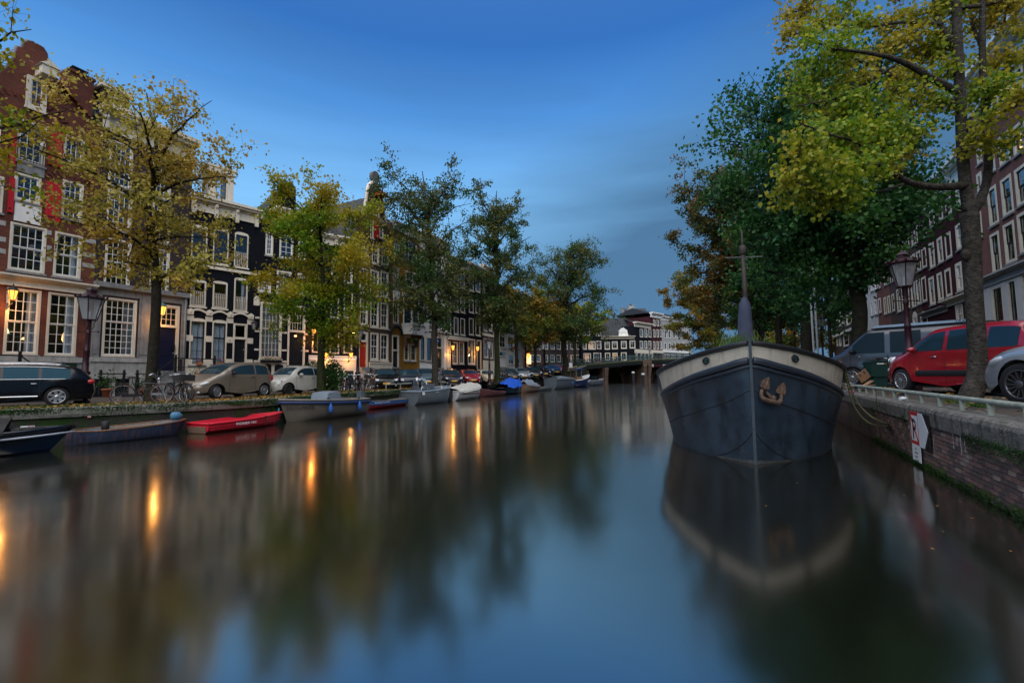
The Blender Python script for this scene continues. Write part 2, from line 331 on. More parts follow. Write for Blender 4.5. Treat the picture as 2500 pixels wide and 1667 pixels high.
COPE = pm('coping_granite', (.15, .145, .137), .9, var=.5, vs=9, bump=1.0, bs=45, streak=(.035, .042, .02), sf=.8, spec=.1)
MOSS = pm('moss', (.024, .062, .010), .95, var=.75, vs=3.5, bump=1.0, bs=18)

# left street: a ruled sheet from the quay edge to far behind the houses
rows = []
for x, y in QL:
    z = zl(y); d = Vector((-1, .15, 0)) if y < 40 else Vector((-1, .45, 0))
    rows.append([(x-.30, y, z), (x-1.6, y+.25, z+.004)]+[(x+d.x*t, y+d.y*t, z) for t in (6, 14, 40, 260)])
MB().grid(rows, sm=False, flip=True).obj('left_street', PAVE, kind='structure')
rows = [[(x-.31, y, zl(y)+.006), (x-.9, y+.1, zl(y)+.03), (x-1.75, y+.3, zl(y)+.008)] for x, y in QL]
MB().grid(rows, sm=True, flip=True).obj('left_verge', EARTH, kind='structure')
# right street
rows = []
def zr(y): return float(np.interp(y, [-40, 62, 92, 120], [ZR, ZR, 3.6, 4.6]))
qrs = [QR[0].lerp(QR[1], t) for t in np.linspace(0, 1, 8)]+[QR[1].lerp(QR[2], t) for t in (.5, 1)]+[QR[2].lerp(QR[3], t) for t in (.4, .8, 1)]
for v in qrs:
    rows.append([tuple(Vector((v.x, v.y, zr(v.y)-(.10 if t < .6 else 0)+.006))+PX*t) for t in (.50, 1.25, 2.2, 9, 30, 300)])
MB().grid(rows, sm=False, flip=False).obj('right_street', PAVE, kind='structure')
# land beyond the bridge, out to the horizon
gb = MB(); gb.add([(-700, 106, 3.55), (700, 106, 3.55), (700, 1200, 3.55), (-700, 1200, 3.55)], [(0, 1, 2, 3)]); gb.add([(-700, 106, -1), (700, 106, -1), (700, 106, 3.55), (-700, 106, 3.55)], [(0, 1, 2, 3)])
gb.obj('ground', PAVE, kind='structure')

# ---- left quay wall
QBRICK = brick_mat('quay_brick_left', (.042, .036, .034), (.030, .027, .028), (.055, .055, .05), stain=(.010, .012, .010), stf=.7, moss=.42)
lq = thing('quay_wall', 'mossy brick quay wall along the left bank with overhanging concrete edge', 'quay wall', (0, 0, 0))
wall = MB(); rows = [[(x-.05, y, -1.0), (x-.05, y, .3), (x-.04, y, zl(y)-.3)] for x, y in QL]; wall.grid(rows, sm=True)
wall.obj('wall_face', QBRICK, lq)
cp = MB(); rows = []
for i, (x, y) in enumerate(QL):
    z = zl(y); n = Vector((qdir(y).y, -qdir(y).x, 0)); w = .02*math.sin(i*1.7)
    P = lambda o, zz: (x+n.x*o, y+n.y*o, zz)
    rows.append([P(-.06, z-.30), P(.05+w*.5, z-.29), P(.07+w, z-.2), P(.07+w*.6, z-.05), P(.04, z+.004), P(-.33, z+.012)])
cp.grid(rows, sm=False).obj('coping', CONC, lq)
# moss hanging over the edge: a ragged mat of little leaves, thick on top and thinning down the wall
def scatter_faces(name, pos, size, mat, parent=None, up=0.0, aspect=.6, label=None, cat=None, nrm=None, kind='stuff', tilt=1.0):
    n = len(pos); a = rng.normal(size=(n, 3)); a[:, 2] += up; a /= np.linalg.norm(a, axis=1)[:, None]
    b = rng.normal(size=(n, 3))
    if nrm is not None:
        nv = np.asarray(nrm, float)+rng.normal(size=(n, 3))*.35*tilt; b = np.cross(nv, a)
        a = np.cross(b, nv); a /= np.linalg.norm(a, axis=1)[:, None]+1e-9
    b -= a*(a*b).sum(1)[:, None]; b /= np.linalg.norm(b, axis=1)[:, None]+1e-9
    s = (np.asarray(size)*np.ones(n)*rng.uniform(.65, 1.25, n))[:, None]
    q = np.stack([pos-a*s*.5, pos+b*s*.5*aspect-a*s*.05, pos+a*s*.5, pos-b*s*.5*aspect-a*s*.05], 1).reshape(-1, 3)
    me = bpy.data.meshes.new(name); me.vertices.add(4*n); me.vertices.foreach_set('co', q.astype(np.float32).ravel())
    me.loops.add(4*n); me.loops.foreach_set('vertex_index', np.arange(4*n, dtype=np.int32))
    me.polygons.add(n); me.polygons.foreach_set('loop_start', np.arange(0, 4*n, 4, dtype=np.int32)); me.update(calc_edges=True)
    me.materials.append(mat); o = link(name, me, parent); tag(o, label, cat, None, kind); return o
MOSSL = leaf_mat('moss_tufts', [(.006, .022, .004), (.016, .056, .006), (.032, .09, .010)], [(.006, .014, .004), (.012, .036, .006), (.022, .052, .008)], clump=.9, transl=.2)
GRASSL = leaf_mat('grass_blades', [(.03, .075, .012), (.06, .14, .02), (.10, .17, .03)], [(.05, .09, .02), (.09, .13, .03), (.14, .15, .04)], clump=.5, transl=.3)
LITTER = leaf_mat('fallen_leaves', [(.20, .09, .02), (.36, .18, .035), (.45, .27, .06)], [(.14, .055, .02), (.30, .13, .03), (.42, .22, .05)], clump=.6, transl=.1)
def along_quay(n, y0, y1, power=1.0):
    y = y0+(y1-y0)*rng.random(n)**power; x = np.interp(y, _ys, _xs); z = np.array([zl(v) for v in y]); return x, y, z
n = 30000; x, y, z = along_quay(n, 12, 84, 1.5); dn = np.abs(rng.normal(size=n))*.20*(.35+.7*np.sin(y*.9)**2+.5*(y > 28)); dn = np.minimum(dn, .85)
keep = rng.random(n) < np.clip(1.15-dn*1.1, .1, 1)*(.55+.45*np.sin(y*2.3+1)**2)
pos = np.stack([x+.075+rng.random(n)*.02-(dn > .28)*.11, y-.03, z+.005-dn], 1)[keep]
scatter_faces('moss', pos, .030+.0012*pos[:, 1], MOSSL, lq, nrm=(.95, -.25, .25))
n = 16000; x, y, z = along_quay(n, 11, 84, 1.4); off = rng.random(n)*1.5+.02
clump = (np.sin(y*1.3)+np.sin(y*.47+2)+np.sin(off*4+y*2.1)) > -.35
pos = np.stack([x-.05-off, y+.1*off, z+.04], 1)[clump]
scatter_faces('verge_grass', pos, .10+.001*pos[:, 1], GRASSL, None, up=2.2, aspect=.22)
n = 9000; x, y, z = along_quay(n, 11, 88, 1.25); off = np.abs(rng.normal(size=n))*1.7+.05
pos = np.stack([x-off, y+.15*off, z+.035+rng.random(n)*.02], 1)
scatter_faces('fallen_leaves', pos, .085+.0012*pos[:, 1], LITTER, None, nrm=(0, 0, 1), aspect=.8)

# ---- right quay wall: bricks one by one near the viewer, then joined, then surface only
RB1 = pm('quay_brick', (.155, .092, .082), .85, var=.45, vs=7, bump=.3, streak=(.30, .30, .29), sf=.25)
RB2 = pm('quay_brick_dark', (.085, .063, .062), .85, var=.45, vs=7, bump=.3, streak=(.03, .034, .026), sf=.6)
RB3 = pm('quay_brick_pale', (.22, .165, .145), .85, var=.4, vs=7, bump=.3, streak=(.40, .40, .38), sf=.4)
RBM = pm('quay_brick_moss', (.05, .075, .018), .9, var=.5, vs=7, bump=.4)
MORT = pm('quay_mortar', (.19, .18, .165), .95, var=.4, vs=5, bump=.4)
rq = thing('quay_wall', 'brick quay wall of the right bank with granite edge stones', 'quay wall', tuple(rp(0, QPERP)), math.atan2(AX.y, AX.x))
# local frame of this wall: x along AX, y = away from the canal is -local y ... PX maps to local -y
w = MB(); L0, L1 = -14, 40
w.add([(L0, -.012, -1), (L1, -.012, -1), (L1, -.012, .84), (L0, -.012, .84)], [(0, 1, 2, 3)]).obj('wall_core', MORT, rq)
far = MB()
for a, b in ((QR[1], QR[2]), (QR[2], QR[3])):
    far.add([tuple(a)[:2]+(-1,), tuple(b)[:2]+(-1,), tuple(b)[:2]+(zr(b.y),), tuple(a)[:2]+(zr(a.y),)], [(0, 1, 2, 3)])
far.xf(Matrix.Rotation(-math.atan2(AX.y, AX.x), 4, 'Z') @ Matrix.Translation(-rp(0, QPERP)))
far.obj('far_wall_face', QBRICK, rq)
bm_ = {}
for k in range(3):                   # three brick shapes with slightly worn corners
    for mi, m in enumerate((RB1, RB2, RB3, RBM)):
        b = MB(); e = .006
        b.box(-.104, .104, -.03, .008-.002*k, -.0285, .0285)
        vs = b.v; b.v = [(vx+(random.uniform(-e, e)), vy+random.uniform(-.003, .003), vz+random.uniform(-e, e)*.6) for vx, vy, vz in vs]
        bm_[(k, mi)] = b.mesh('brick', m)
cells = []
for r in range(-3, 12):
    z = .04+r*.071
    for c in range(0, 56):
        s = 3.2+c*.222+(r % 2)*.111
        cells.append((s, z))
def brick_pick(s, z):
    q = random.random(); t = .5+.5*math.sin(s*1.1+1.3)*math.cos(s*.37)
    if z < .16: return 3 if q < .55 else 1
    if q < .22+.45*t: return 1
    return 0 if q < .93 else 2
vis = [(s, z) for s, z in cells if z > .0]
vis.sort(key=lambda c: c[0]); near = [c for c in vis if c[0] > 3.9][:300]; nset = set(near)
for s, z in near:
    o = link('brick', bm_[(random.randrange(3), brick_pick(s, z))], rq, (s+random.uniform(-.003, .003), random.uniform(-.004, .004), z+random.uniform(-.002, .002)))
jb = MB()
for s, z in cells:
    if (s, z) not in nset:
        dy = random.uniform(-.004, .004); jb.box(s-.104, s+.104, -.03+dy, .007+dy, z-.0285, z+.0285, brick_pick(s, z))
jb.obj('brickwork', [RB1, RB2, RB3, RBM], rq, kind='stuff')
QB2 = brick_mat('quay_brick_right', (.145, .088, .080), (.09, .066, .064), (.15, .14, .13), bw=.222, bh=.071, stain=(.03, .028, .024), stf=.7, moss=.12)
fb = MB(); fb.add([(15.42, .004, -1), (L1, .004, -1), (L1, .004, .84), (15.42, .004, .84)], [(0, 1, 2, 3)]).obj('far_brick_face', QB2, rq)
s = -2.0
while s < 40:
    ln = random.uniform(1.15, 1.6) if s < 22 else 3
    c = MB(); j = random.uniform(-.012, .012); x1 = s+ln-.012
    prof = [(-.52, .84), (.035+j, .84), (.045+j, 1.08), (.02+j, ZQ-.03), (-.03+j, ZQ+.002), (-.52, ZQ+.004)]
    rows = [[(xx, p[0], p[1]) for p in prof] for xx in (s, s+.03, (s+x1)/2, x1-.03, x1)]
    for q in (0, 4): rows[q] = [(p[0], p[1]-.012, p[2]-.006) for p in rows[q]]
    c.grid(rows, sm=False, flip=True); c.add(rows[0], [tuple(range(6))]); c.add(rows[4], [tuple(range(5, -1, -1))])
    c.obj('coping_stone', COPE, rq); s += ln
def wl(s, y, z): return Matrix.Translation(rp(0, QPERP)) @ Matrix.Rotation(math.atan2(AX.y, AX.x), 4, 'Z') @ Vector((s, y, z))
# moss and weeds in the joints and under the edge stones
sgn0, sgn1 = 9.8, 12.4; n = 7000; s_ = rng.uniform(3.5, 16, n); dn = np.abs(rng.normal(size=n))*.11
kp = (np.sin(s_*1.7)+np.sin(s_*.61+2)+.5*np.sin(s_*5)) > .35
pos = np.stack([s_, .05+rng.random(n)*.02, .87-dn+.05*rng.random(n)], 1)[kp & ((s_ < sgn0) | (s_ > sgn1))]
scatter_faces('moss', pos, .032, MOSSL, rq, nrm=(0, 1, .2))
n = 2600; s_ = rng.uniform(3, 16, n); pos = np.stack([s_, .012+rng.random(n)*.012, np.abs(rng.normal(size=n))*.05], 1)
scatter_faces('waterline_moss', pos, .045, MOSSL, rq, nrm=(0, 1, .1))
gp = []
for gs, gw, k in ((8.2, .9, 900), (11.3, .5, 300), (12.6, .5, 300), (6.0, .5, 160)):
    gp.append(np.stack([rng.normal(gs, gw*.45, k), -.62-np.abs(rng.normal(size=k))*.16, np.full(k, ZQ+.05)], 1))
gp = np.concatenate(gp); gw_ = np.array([wl(*p) for p in gp])
scatter_faces('quay_grass', gw_, .10, GRASSL, None, up=2.0, aspect=.22)
k = 700; lp = np.stack([rng.uniform(3, 22, k), -.3-np.abs(rng.normal(size=k))*1.6, np.where(rng.random(k) < .4, ZQ+.03, ZR+.03)], 1); kp = (np.sin(lp[:, 0]*1.3)+np.sin(lp[:, 0]*3.1)) > -.2
scatter_faces('fallen_leaves', np.array([wl(*p) for p in lp[kp]]), .085, LITTER, None, nrm=(0, 0, 1), aspect=.75)
# leaves drifting on the water
k = 5; wp = np.stack([rng.uniform(3, 5, k), rng.uniform(5, 9, k), np.full(k, .006)], 1)
ex = np.array([tuple(wl(rng.uniform(3.5, 10), .3+abs(rng.normal())*.7, .006)) for _ in range(16)])
scatter_faces('floating_leaves', np.concatenate([wp, ex]), .045, LITTER, None, nrm=(0, 0, 1), aspect=.55, tilt=.1)
# pale runs of lime down the brickwork
lm = MB()
for sx, z0, ln_, wd in ((4.85, .80, .55, .022), (4.62, .82, .2, .02), (5.25, .55, .16, .018), (4.95, .26, .14, .03), (6.1, .5, .1, .015), (9.6, .86, .22, .02), (9.75, .88, .3, .03), (9.9, .85, .16, .02), (10.05, .88, .26, .025), (12.2, .82, .36, .02), (12.35, .8, .25, .03), (11.0, .7, .3, .02)):
    pts = [(sx+random.uniform(-.012, .012), .012, z0-.05-ln_*t) for t in np.linspace(0, 1, 7)]
    for i in range(6):
        wa = wd*random.uniform(.2, .7); wb = wd*random.uniform(.2, .7); a, b = pts[i], pts[i+1]
        lm.add([(a[0]-wa, a[1], a[2]), (a[0]+wa, a[1], a[2]), (b[0]+wb, b[1], b[2]), (b[0]-wb, b[1], b[2])], [(0, 1, 2, 3)])
lm.obj('lime_streaks', pm('lime', (.5, .5, .48), .9, var=.2), rq, kind='stuff')
# ------------------------------------------------------------------ houses
BR_RED = brick_mat('red_brick', (.20, .052, .031), (.13, .038, .027), (.12, .085, .07), stain=(.05, .02, .018), stf=.8)
BR_DK = brick_mat('dark_brick', (.050, .034, .036), (.036, .026, .030), (.065, .058, .055), stain=(.022, .017, .02), stf=.5)
BR_BRN = brick_mat('brown_brick', (.100, .064, .050), (.075, .050, .042), (.08, .07, .06), stain=(.045, .032, .028), stf=.5)
BR_OCH = brick_mat('ochre_brick', (.30, .150, .022), (.24, .115, .018), (.20, .12, .04), stain=(.12, .06, .015), stf=.4)
BR_MAR = brick_mat('maroon_brick', (.060, .016, .022), (.042, .012, .018), (.045, .02, .02), stain=(.02, .010, .012), stf=.5)
BR_RB = brick_mat('redbrown_brick', (.21, .082, .066), (.15, .064, .055), (.20, .15, .13), stain=(.07, .03, .026), stf=.4)
BR_PUR = brick_mat('purple_brick', (.085, .060, .060), (.066, .048, .050), (.10, .09, .085), stain=(.04, .03, .032), stf=.4)
NAVY = brick_mat('black_painted_brick', (.0085, .010, .015), (.007, .0085, .0125), (.005, .006, .009), stain=(.013, .015, .019), stf=.4)
WHITEB = brick_mat('white_painted_brick', (.60, .60, .59), (.56, .56, .55), (.48, .48, .47), stain=(.40, .40, .38), stf=.4)
TILE = pm('dark_roof_tile', (.022, .025, .031), .55, var=.4, vs=6, bump=.2)
TILE_R = pm('red_roof_tile', (.19, .055, .032), .7, var=.4, vs=6, bump=.3)
ZINC = pm('zinc_roof', (.13, .16, .20), .4, var=.25, vs=2)
REDP = pm('red_shutter_paint', (.42, .010, .018), .45, var=.12)
REDDOOR = pm('red_door_paint', (.46, .028, .012), .4, var=.12)
DBLUE = pm('dark_blue_door_paint', (.010, .012, .035), .3, var=.15)
GREENP = pm('dark_green_paint', (.010, .035, .022), .5, var=.15)
TERRA = pm('terracotta', (.33, .11, .05), .8, var=.2)
LITW = emis('warm_lit_room', (1.0, .50, .16), 1.5)
LITD = emis('dim_lit_room', (1.0, .42, .14), .16)
LITG = emis('green_lit_lamp', (.75, 1.0, .35), 1.6)
PANES = {}
class House:
    def __init__(s, name, label, p0, p1, zb, D=10, group=None, cat='house'):
        s.p0 = Vector((p0[0], p0[1], 0)); d = Vector((p1[0]-p0[0], p1[1]-p0[1], 0)); s.W = d.length; s.d = d.normalized(); s.n = Vector((s.d.y, -s.d.x, 0)); s.zb = zb; s.D = D
        s.root = thing(name, label, cat, (p0[0], p0[1], zb), math.atan2(s.d.y, s.d.x), group); s.opens = []; s.npane = 0
    def uv(s, px, py):
        r = ray(px, py); t = s.p0.dot(s.n)/(r.x*s.n.x+r.y*s.n.y)
        return (Vector((r.x*t, t, 0))-s.p0).dot(s.d), CZ+r.z*t-s.zb
    def rect(s, x0, x1, y0, y1):
        ym, xm = (y0+y1)/2, (x0+x1)/2
        return s.uv(x0, ym)[0], s.uv(x1, ym)[0], s.uv(xm, y1)[1], s.uv(xm, y0)[1]
    def z(s, px, py): return s.uv(px, py)[1]
    def part(s, name, mb, m, parent=None, label=None, kind=None): return mb.obj(name, m, parent or s.root, label=label, kind=kind)
    def wall(s, H, m, gable=None, side=None, H0=-.4, name='wall', depth=.22):
        """front with real openings and reveals, side and back walls; gable: closed outline above H in (u, z)"""
        W, D = s.W, s.D; b = MB(); ops = [(max(.05, o[0]), min(W-.05, o[1]), max(H0+.02, o[2]), min(H-.03, o[3])) for o in s.opens]
        ops = [o for o in ops if o[1]-o[0] > .05 and o[3]-o[2] > .05]
        us = sorted({0, W}|{v for o in ops for v in o[:2]}); zs = sorted({H0, H}|{v for o in ops for v in o[2:]})
        for i in range(len(us)-1):
            for j in range(len(zs)-1):
                u, z = (us[i]+us[i+1])/2, (zs[j]+zs[j+1])/2
                if not any(o[0] < u < o[1] and o[2] < z < o[3] for o in ops):
                    b.add([(us[i], 0, zs[j]), (us[i+1], 0, zs[j]), (us[i+1], 0, zs[j+1]), (us[i], 0, zs[j+1])], [(0, 1, 2, 3)])
        for a, c, z0, z1 in ops:
            q = depth; b.add([(a, 0, z0), (c, 0, z0), (c, 0, z1), (a, 0, z1), (a, q, z0), (c, q, z0), (c, q, z1), (a, q, z1)], [(0, 4, 5, 1), (1, 5, 6, 2), (2, 6, 7, 3), (3, 7, 4, 0)])
        b.add([(0, 0, H0), (0, D, H0), (0, D, H), (0, 0, H)], [(0, 1, 2, 3)]); b.add([(W, 0, H0), (W, D, H0), (W, D, H), (W, 0, H)], [(3, 2, 1, 0)])
        b.add([(0, D, H0), (W, D, H0), (W, D, H), (0, D, H)], [(3, 2, 1, 0)]); b.add([(0, .3, H), (W, .3, H), (W, D, H), (0, D, H)], [(0, 1, 2, 3)])
        if gable: b.prism(gable, .004, .34)
        s.H = H; o = s.part(name, b, m)
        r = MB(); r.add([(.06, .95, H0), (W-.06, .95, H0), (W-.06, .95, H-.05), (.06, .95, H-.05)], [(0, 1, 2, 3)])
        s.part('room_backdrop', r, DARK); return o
    def window(s, r, cols=2, rows=2, outer=CREAM, sash=WHITE, ow=.09, sw=.045, bw=.028, split=None, curtain=None, arch=0, sill=STONE, lit=None, name='window', hole=True, y=0.0, panes=True, keep=None):
        a, c, z0, z1 = r
        if hole and y == 0: s.opens.append(r)
        e = .003; a += e; c -= e; z0 += e; z1 -= e; f = MB(); yo = y-.02
        for q in ((a, a+ow, z0, z1), (c-ow, c, z0, z1), (a+ow, c-ow, z0, z0+ow), (a+ow, c-ow, z1-ow, z1)): f.box(q[0], q[1], yo, y+.12, q[2], q[3], 0)
        if arch: f.prism([(a, z1), (c, z1)]+[((a+c)/2+(c-a)/2*math.cos(t), z1+arch*math.sin(t)) for t in np.linspace(.15, PI-.15, 7)], yo+.004, y+.1, 0)
        A, C, Z0, Z1 = a+ow+.001, c-ow-.001, z0+ow+.001, z1-ow-.001
        zones = [(Z0, Z1, rows)]
        if split:                      # two sashes, the upper one further out
            zm = Z0+(Z1-Z0)*split; ru = max(1, round(rows*(1-split))); zones = [(Z0, zm, rows-ru), (zm, Z1, ru)]
        boxes = []
        for k, (b0, b1, nr) in enumerate(zones):
            ys = y+.035+(.03 if (split and k == 0) else 0); nr = max(1, nr)
            for q in ((A, A+sw, b0, b1), (C-sw, C, b0, b1), (A+sw, C-sw, b0, b0+sw*1.15), (A+sw, C-sw, b1-sw, b1)): f.box(q[0], q[1], ys, ys+.045, q[2], q[3], 1)
            g0, g1, h0, h1 = A+sw, C-sw, b0+sw*1.15, b1-sw
            if g1-g0 < .05 or h1-h0 < .05: continue
            pw, ph = (g1-g0-(cols-1)*bw)/cols, (h1-h0-(nr-1)*bw)/nr
            for i in range(1, cols): f.box(g0+i*(pw+bw)-bw, g0+i*(pw+bw), ys+.008, ys+.038, h0, h1, 1)
            for j in range(1, nr):
                for i in range(cols): f.box(g0+i*(pw+bw), g0+i*(pw+bw)+pw, ys+.010, ys+.036, h0+j*(ph+bw)-bw, h0+j*(ph+bw), 1)
            for i in range(cols):
                for j in range(nr): boxes.append((g0+i*(pw+bw)+pw/2, ys+.022, h0+j*(ph+bw)+ph/2, pw, ph))
        o = s.part(name, f, [outer, sash])
        if panes and s.npane+len(boxes) <= 300:
            for x, yy, zz, pw, ph in boxes:
                key = (round(pw, 2), round(ph, 2))
                if key not in PANES: PANES[key] = MB().box(-key[0]/2-.004, key[0]/2+.004, -.003, .003, -key[1]/2-.004, key[1]/2+.004).mesh('pane', GLASS)
                link('pane', PANES[key], o, (x, yy, zz), (random.gauss(0, .006), 0, random.gauss(0, .006)))
            s.npane += len(boxes)
        else:
            p = MB()
            for x, yy, zz, pw, ph in boxes: p.box(x-pw/2-.004, x+pw/2+.004, yy-.003, yy+.003, zz-ph/2-.004, zz+ph/2+.004)
            p.obj('glass_panes', GLASS, o)
        if sill: s.part('sill', MB().box(a-.06, c+.06, y-.09, y-.021, z0-.10, z0-.004), sill, o)
        if curtain:
            kind, cm = curtain if isinstance(curtain, tuple) else (curtain, CURTAIN)
            sp = {'full': [(A, C)], 'left': [(A, A+(C-A)*.33)], 'right': [(C-(C-A)*.33, C)], 'both': [(A, A+(C-A)*.3), (C-(C-A)*.3, C)], 'low': [(A, C)], 'top': [(A, C)]}[kind]
            cb = MB()
            for u0, u1 in sp:
                n = max(6, int((u1-u0)/.045)); zt = Z0+(Z1-Z0)*.5 if kind == 'low' else Z1; zb_ = Z1-(Z1-Z0)*.3 if kind == 'top' else Z0+.02
                cb.grid([[(u0+(u1-u0)*i/n, y+.24+.03*math.sin(i*1.25+.4*math.sin(i*.37)), zz) for i in range(n+1)] for zz in (zb_, zt)])
            cb.obj('curtain', cm, o)
        if lit: MB().add([(A, y+.5, Z0), (C, y+.5, Z0), (C, y+.5, Z1), (A, y+.5, Z1)], [(0, 1, 2, 3)]).obj('lit_room', lit, o)
        return o
    def door(s, r, m, frame=CREAM, transom=None, fw=.1, cols=1, rows=1, panels=3, leaf2=False):
        a, c, z0, z1 = r; s.opens.append((a, c, z0, z1)); f = MB(); a += .003; c -= .003
        f.box(a, a+fw, -.03, .14, z0, z1).box(c-fw, c, -.03, .14, z0, z1).box(a+fw, c-fw, -.03, .14, z1-fw, z1-.003)
        o = s.part('door_frame', f, frame); zt = z1-fw
        if transom:
            zt = z1-fw-transom; f2 = MB().box(a+fw, c-fw, -.035, .14, zt, zt+.09); s.part('transom_bar', f2, frame)
            s.window((a+fw, c-fw, zt+.09, z1-fw), cols, rows, frame, frame, .02, .035, .03, sill=None, name='transom_window', hole=False)
        d = MB().box(a+fw+.003, c-fw-.003, .10, .15, z0, zt-.002); w = c-a-2*fw; nx = 2 if leaf2 else 1
        for i in range(nx):
            for k in range(panels):
                x0 = a+fw+w/nx*i+.1; x1 = a+fw+w/nx*(i+1)-.1; h = (zt-z0-.15)/panels
                d.box(x0, x1, .085, .099, z0+.12+k*h, z0+.12+k*h+h-.14)
        o = s.part('door', d, m); MB().ell((c-fw-.09, .07, z0+1.05), (.03, .03, .03)).tube([(c-fw-.09, .075, z0+1.05), (c-fw-.09, .1, z0+1.05)], .012, 6).obj('handle', CHROME, o)
        MB().box(a, c, -.25, .1, z0-.16, z0-.002).obj('doorstep', STONE, o); return o
    def band(s, name, u0, u1, z0, z1, pr, m, parent=None, y0=-.002): return s.part(name, MB().box(u0, u1, -pr, y0, z0, z1), m, parent)
    def cornice(s, z0, z1, pr=.45, m=CREAM, u0=0, u1=None, brackets=0, arches=False):
        u1 = s.W if u1 is None else u1; b = MB(); h = z1-z0
        b.box(u0, u1, -.06, -.003, z0, z0+h*.55).box(u0-.02, u1+.02, -.14, -.003, z0+h*.55, z0+h*.68).box(u0-.08, u1+.08, -pr*.75, .25, z0+h*.68, z0+h*.82).box(u0-.12, u1+.12, -pr, .26, z0+h*.82, z1)
        b.box(u0-.001, u1+.001, -.10, -.06, z0-.02, z0+.07)
        o = s.part('cornice', b, m)
        for k in range(brackets):
            u = u0+.12+(u1-u0-.24)*k/max(1, brackets-1)
            MB().prism([(u-.1, z0-.25*arches), (u+.1, z0-.25*arches), (u+.12, z0+h*.68), (u-.12, z0+h*.68)], -.22, -.061).ell((u, -.26, z0+h*.5), (.09, .1, .14)).obj('bracket', m, o)
        return o
    def roof(s, zr, ridge='deep', m=TILE, over=.05, tiles=True, y0=.36, flat=0):
        """ridge='deep': gable roof running back from the street; 'along': slope rising away from the street"""
        W, D, H = s.W, s.D, s.H; b = MB()
        if ridge == 'deep':
            def slope(ua, ub):
                rows = []; n = 18; mm = 40
                for i in range(n*2+1):
                    t = i/(n*2); st = (i % 2)*.05
                    rows.append([(ua+(ub-ua)*t, y0+(D-y0)*j/mm, H+(zr-H)*t+st+.03*math.sin(j*2.2)) for j in range(mm+1)])
                return rows
            b.grid(slope(-over, W/2), sm=False); b.grid(slope(W+over, W/2), sm=False, flip=True)
        else:
            n = 26; mm = 60; rows = []
            for i in range(n*2+1):
                t = i/(n*2); st = (i % 2)*.045
                rows.append([(W*j/mm, y0+(D*.5-y0)*t-st, H+(zr-H)*t+st+.025*math.sin(j*2.2)) for j in range(mm+1)])
            b.grid(rows, sm=False)
            b.add([(0, y0, H), (0, D*.5, zr), (0, D, H)], [(0, 1, 2)]); b.add([(W, y0, H), (W, D*.5, zr), (W, D, H)], [(0, 1, 2)]); b.add([(0, D*.5, zr), (W, D*.5, zr), (W, D, H), (0, D, H)], [(0, 1, 2, 3)])
        return s.part('roof', b, m)
    def chimney(s, u, y, z0, z1, w=.9, m=BR_RED, pots=True, parent=None):
        b = MB().box(u-w/2, u+w/2, y-w/2, y+w/2, z0, z1).box(u-w/2-.06, u+w/2+.06, y-w/2-.06, y+w/2+.06, z1, z1+.14); o = s.part('chimney', b, m, parent)
        if pots: MB().box(u-.28, u+.28, y-.28, y+.28, z1+.141, z1+.42).box(u-.34, u+.34, y-.34, y+.34, z1+.421, z1+.48).obj('chimney_cap', IRON, o)
        return o
    def world(s, u, y, z): v = s.p0+s.d*u-s.n*y; return Vector((v.x, v.y, s.zb+z))

def fpt(px, Y): p = fx(px, Y); return (p, Y)
def iron_rail(parent_house, u0, u1, y, z0, z1, n=2, label=None, diag=None):
    b = MB()
    return b
def railing_small(h, r, parent, m=IRON, y=-.06, loops=True):
    """little hooped guard in front of a french window"""
    a, c, z0, z1 = r; b = MB(); n = 6
    for i in range(n):
        u0 = a+(c-a)*(i+.15)/n; u1 = a+(c-a)*(i+.85)/n
        b.tube([(u0, y, z0), (u0, y, z1-.06)]+[((u0+u1)/2-(u1-u0)/2*math.cos(t), y, z1-.06+.06*math.sin(t)) for t in (PI*.25, PI*.5, PI*.75)]+[(u1, y, z1-.06), (u1, y, z0)], .011, 4, cap=False)
    b.bar((a, y, z0+.05), (c, y, z0+.05), .02, .02).bar((a, y, z0+(z1-z0)*.72), (c, y, z0+(z1-z0)*.72), .018, .018)
    return b.obj('guard_rail', m, parent)
def flower_box(parent_h, u0, u1, z, label, col, soil=TERRA, y=-.2):
    o = thing('flower_box', label, 'flower box', tuple(parent_h.world(u0, y, z)), parent_h.root.rotation_euler.z)
    w = u1-u0; MB().prism([(0, 0), (w, 0), (w+.03, .16), (-.03, .16)], -.1, .1).obj('box', soil, o)
    n = int(260*w); pos = np.stack([rng.uniform(0, w, n), rng.normal(0, .06, n), .18+np.abs(rng.normal(0, .11, n))], 1)
    scatter_faces('greenery', pos, .06, PLANT, o)
    n = int(26*w)+6; pos = np.stack([rng.uniform(0, w, n), rng.normal(-.03, .07, n), .26+np.abs(rng.normal(0, .1, n))], 1)
    scatter_faces('blossom', pos, .07, leaf_mat('blossom_'+('red' if col[0] > col[2]*3 else 'pink'), [col, tuple(c*1.3 for c in col)], [col, col], transl=.1), o, aspect=.9)
    return o
PLANT = leaf_mat('house_plant_leaves', [(.014, .045, .012), (.03, .085, .018), (.05, .12, .025)], [(.02, .06, .015), (.04, .10, .02), (.07, .13, .03)], clump=1.5)

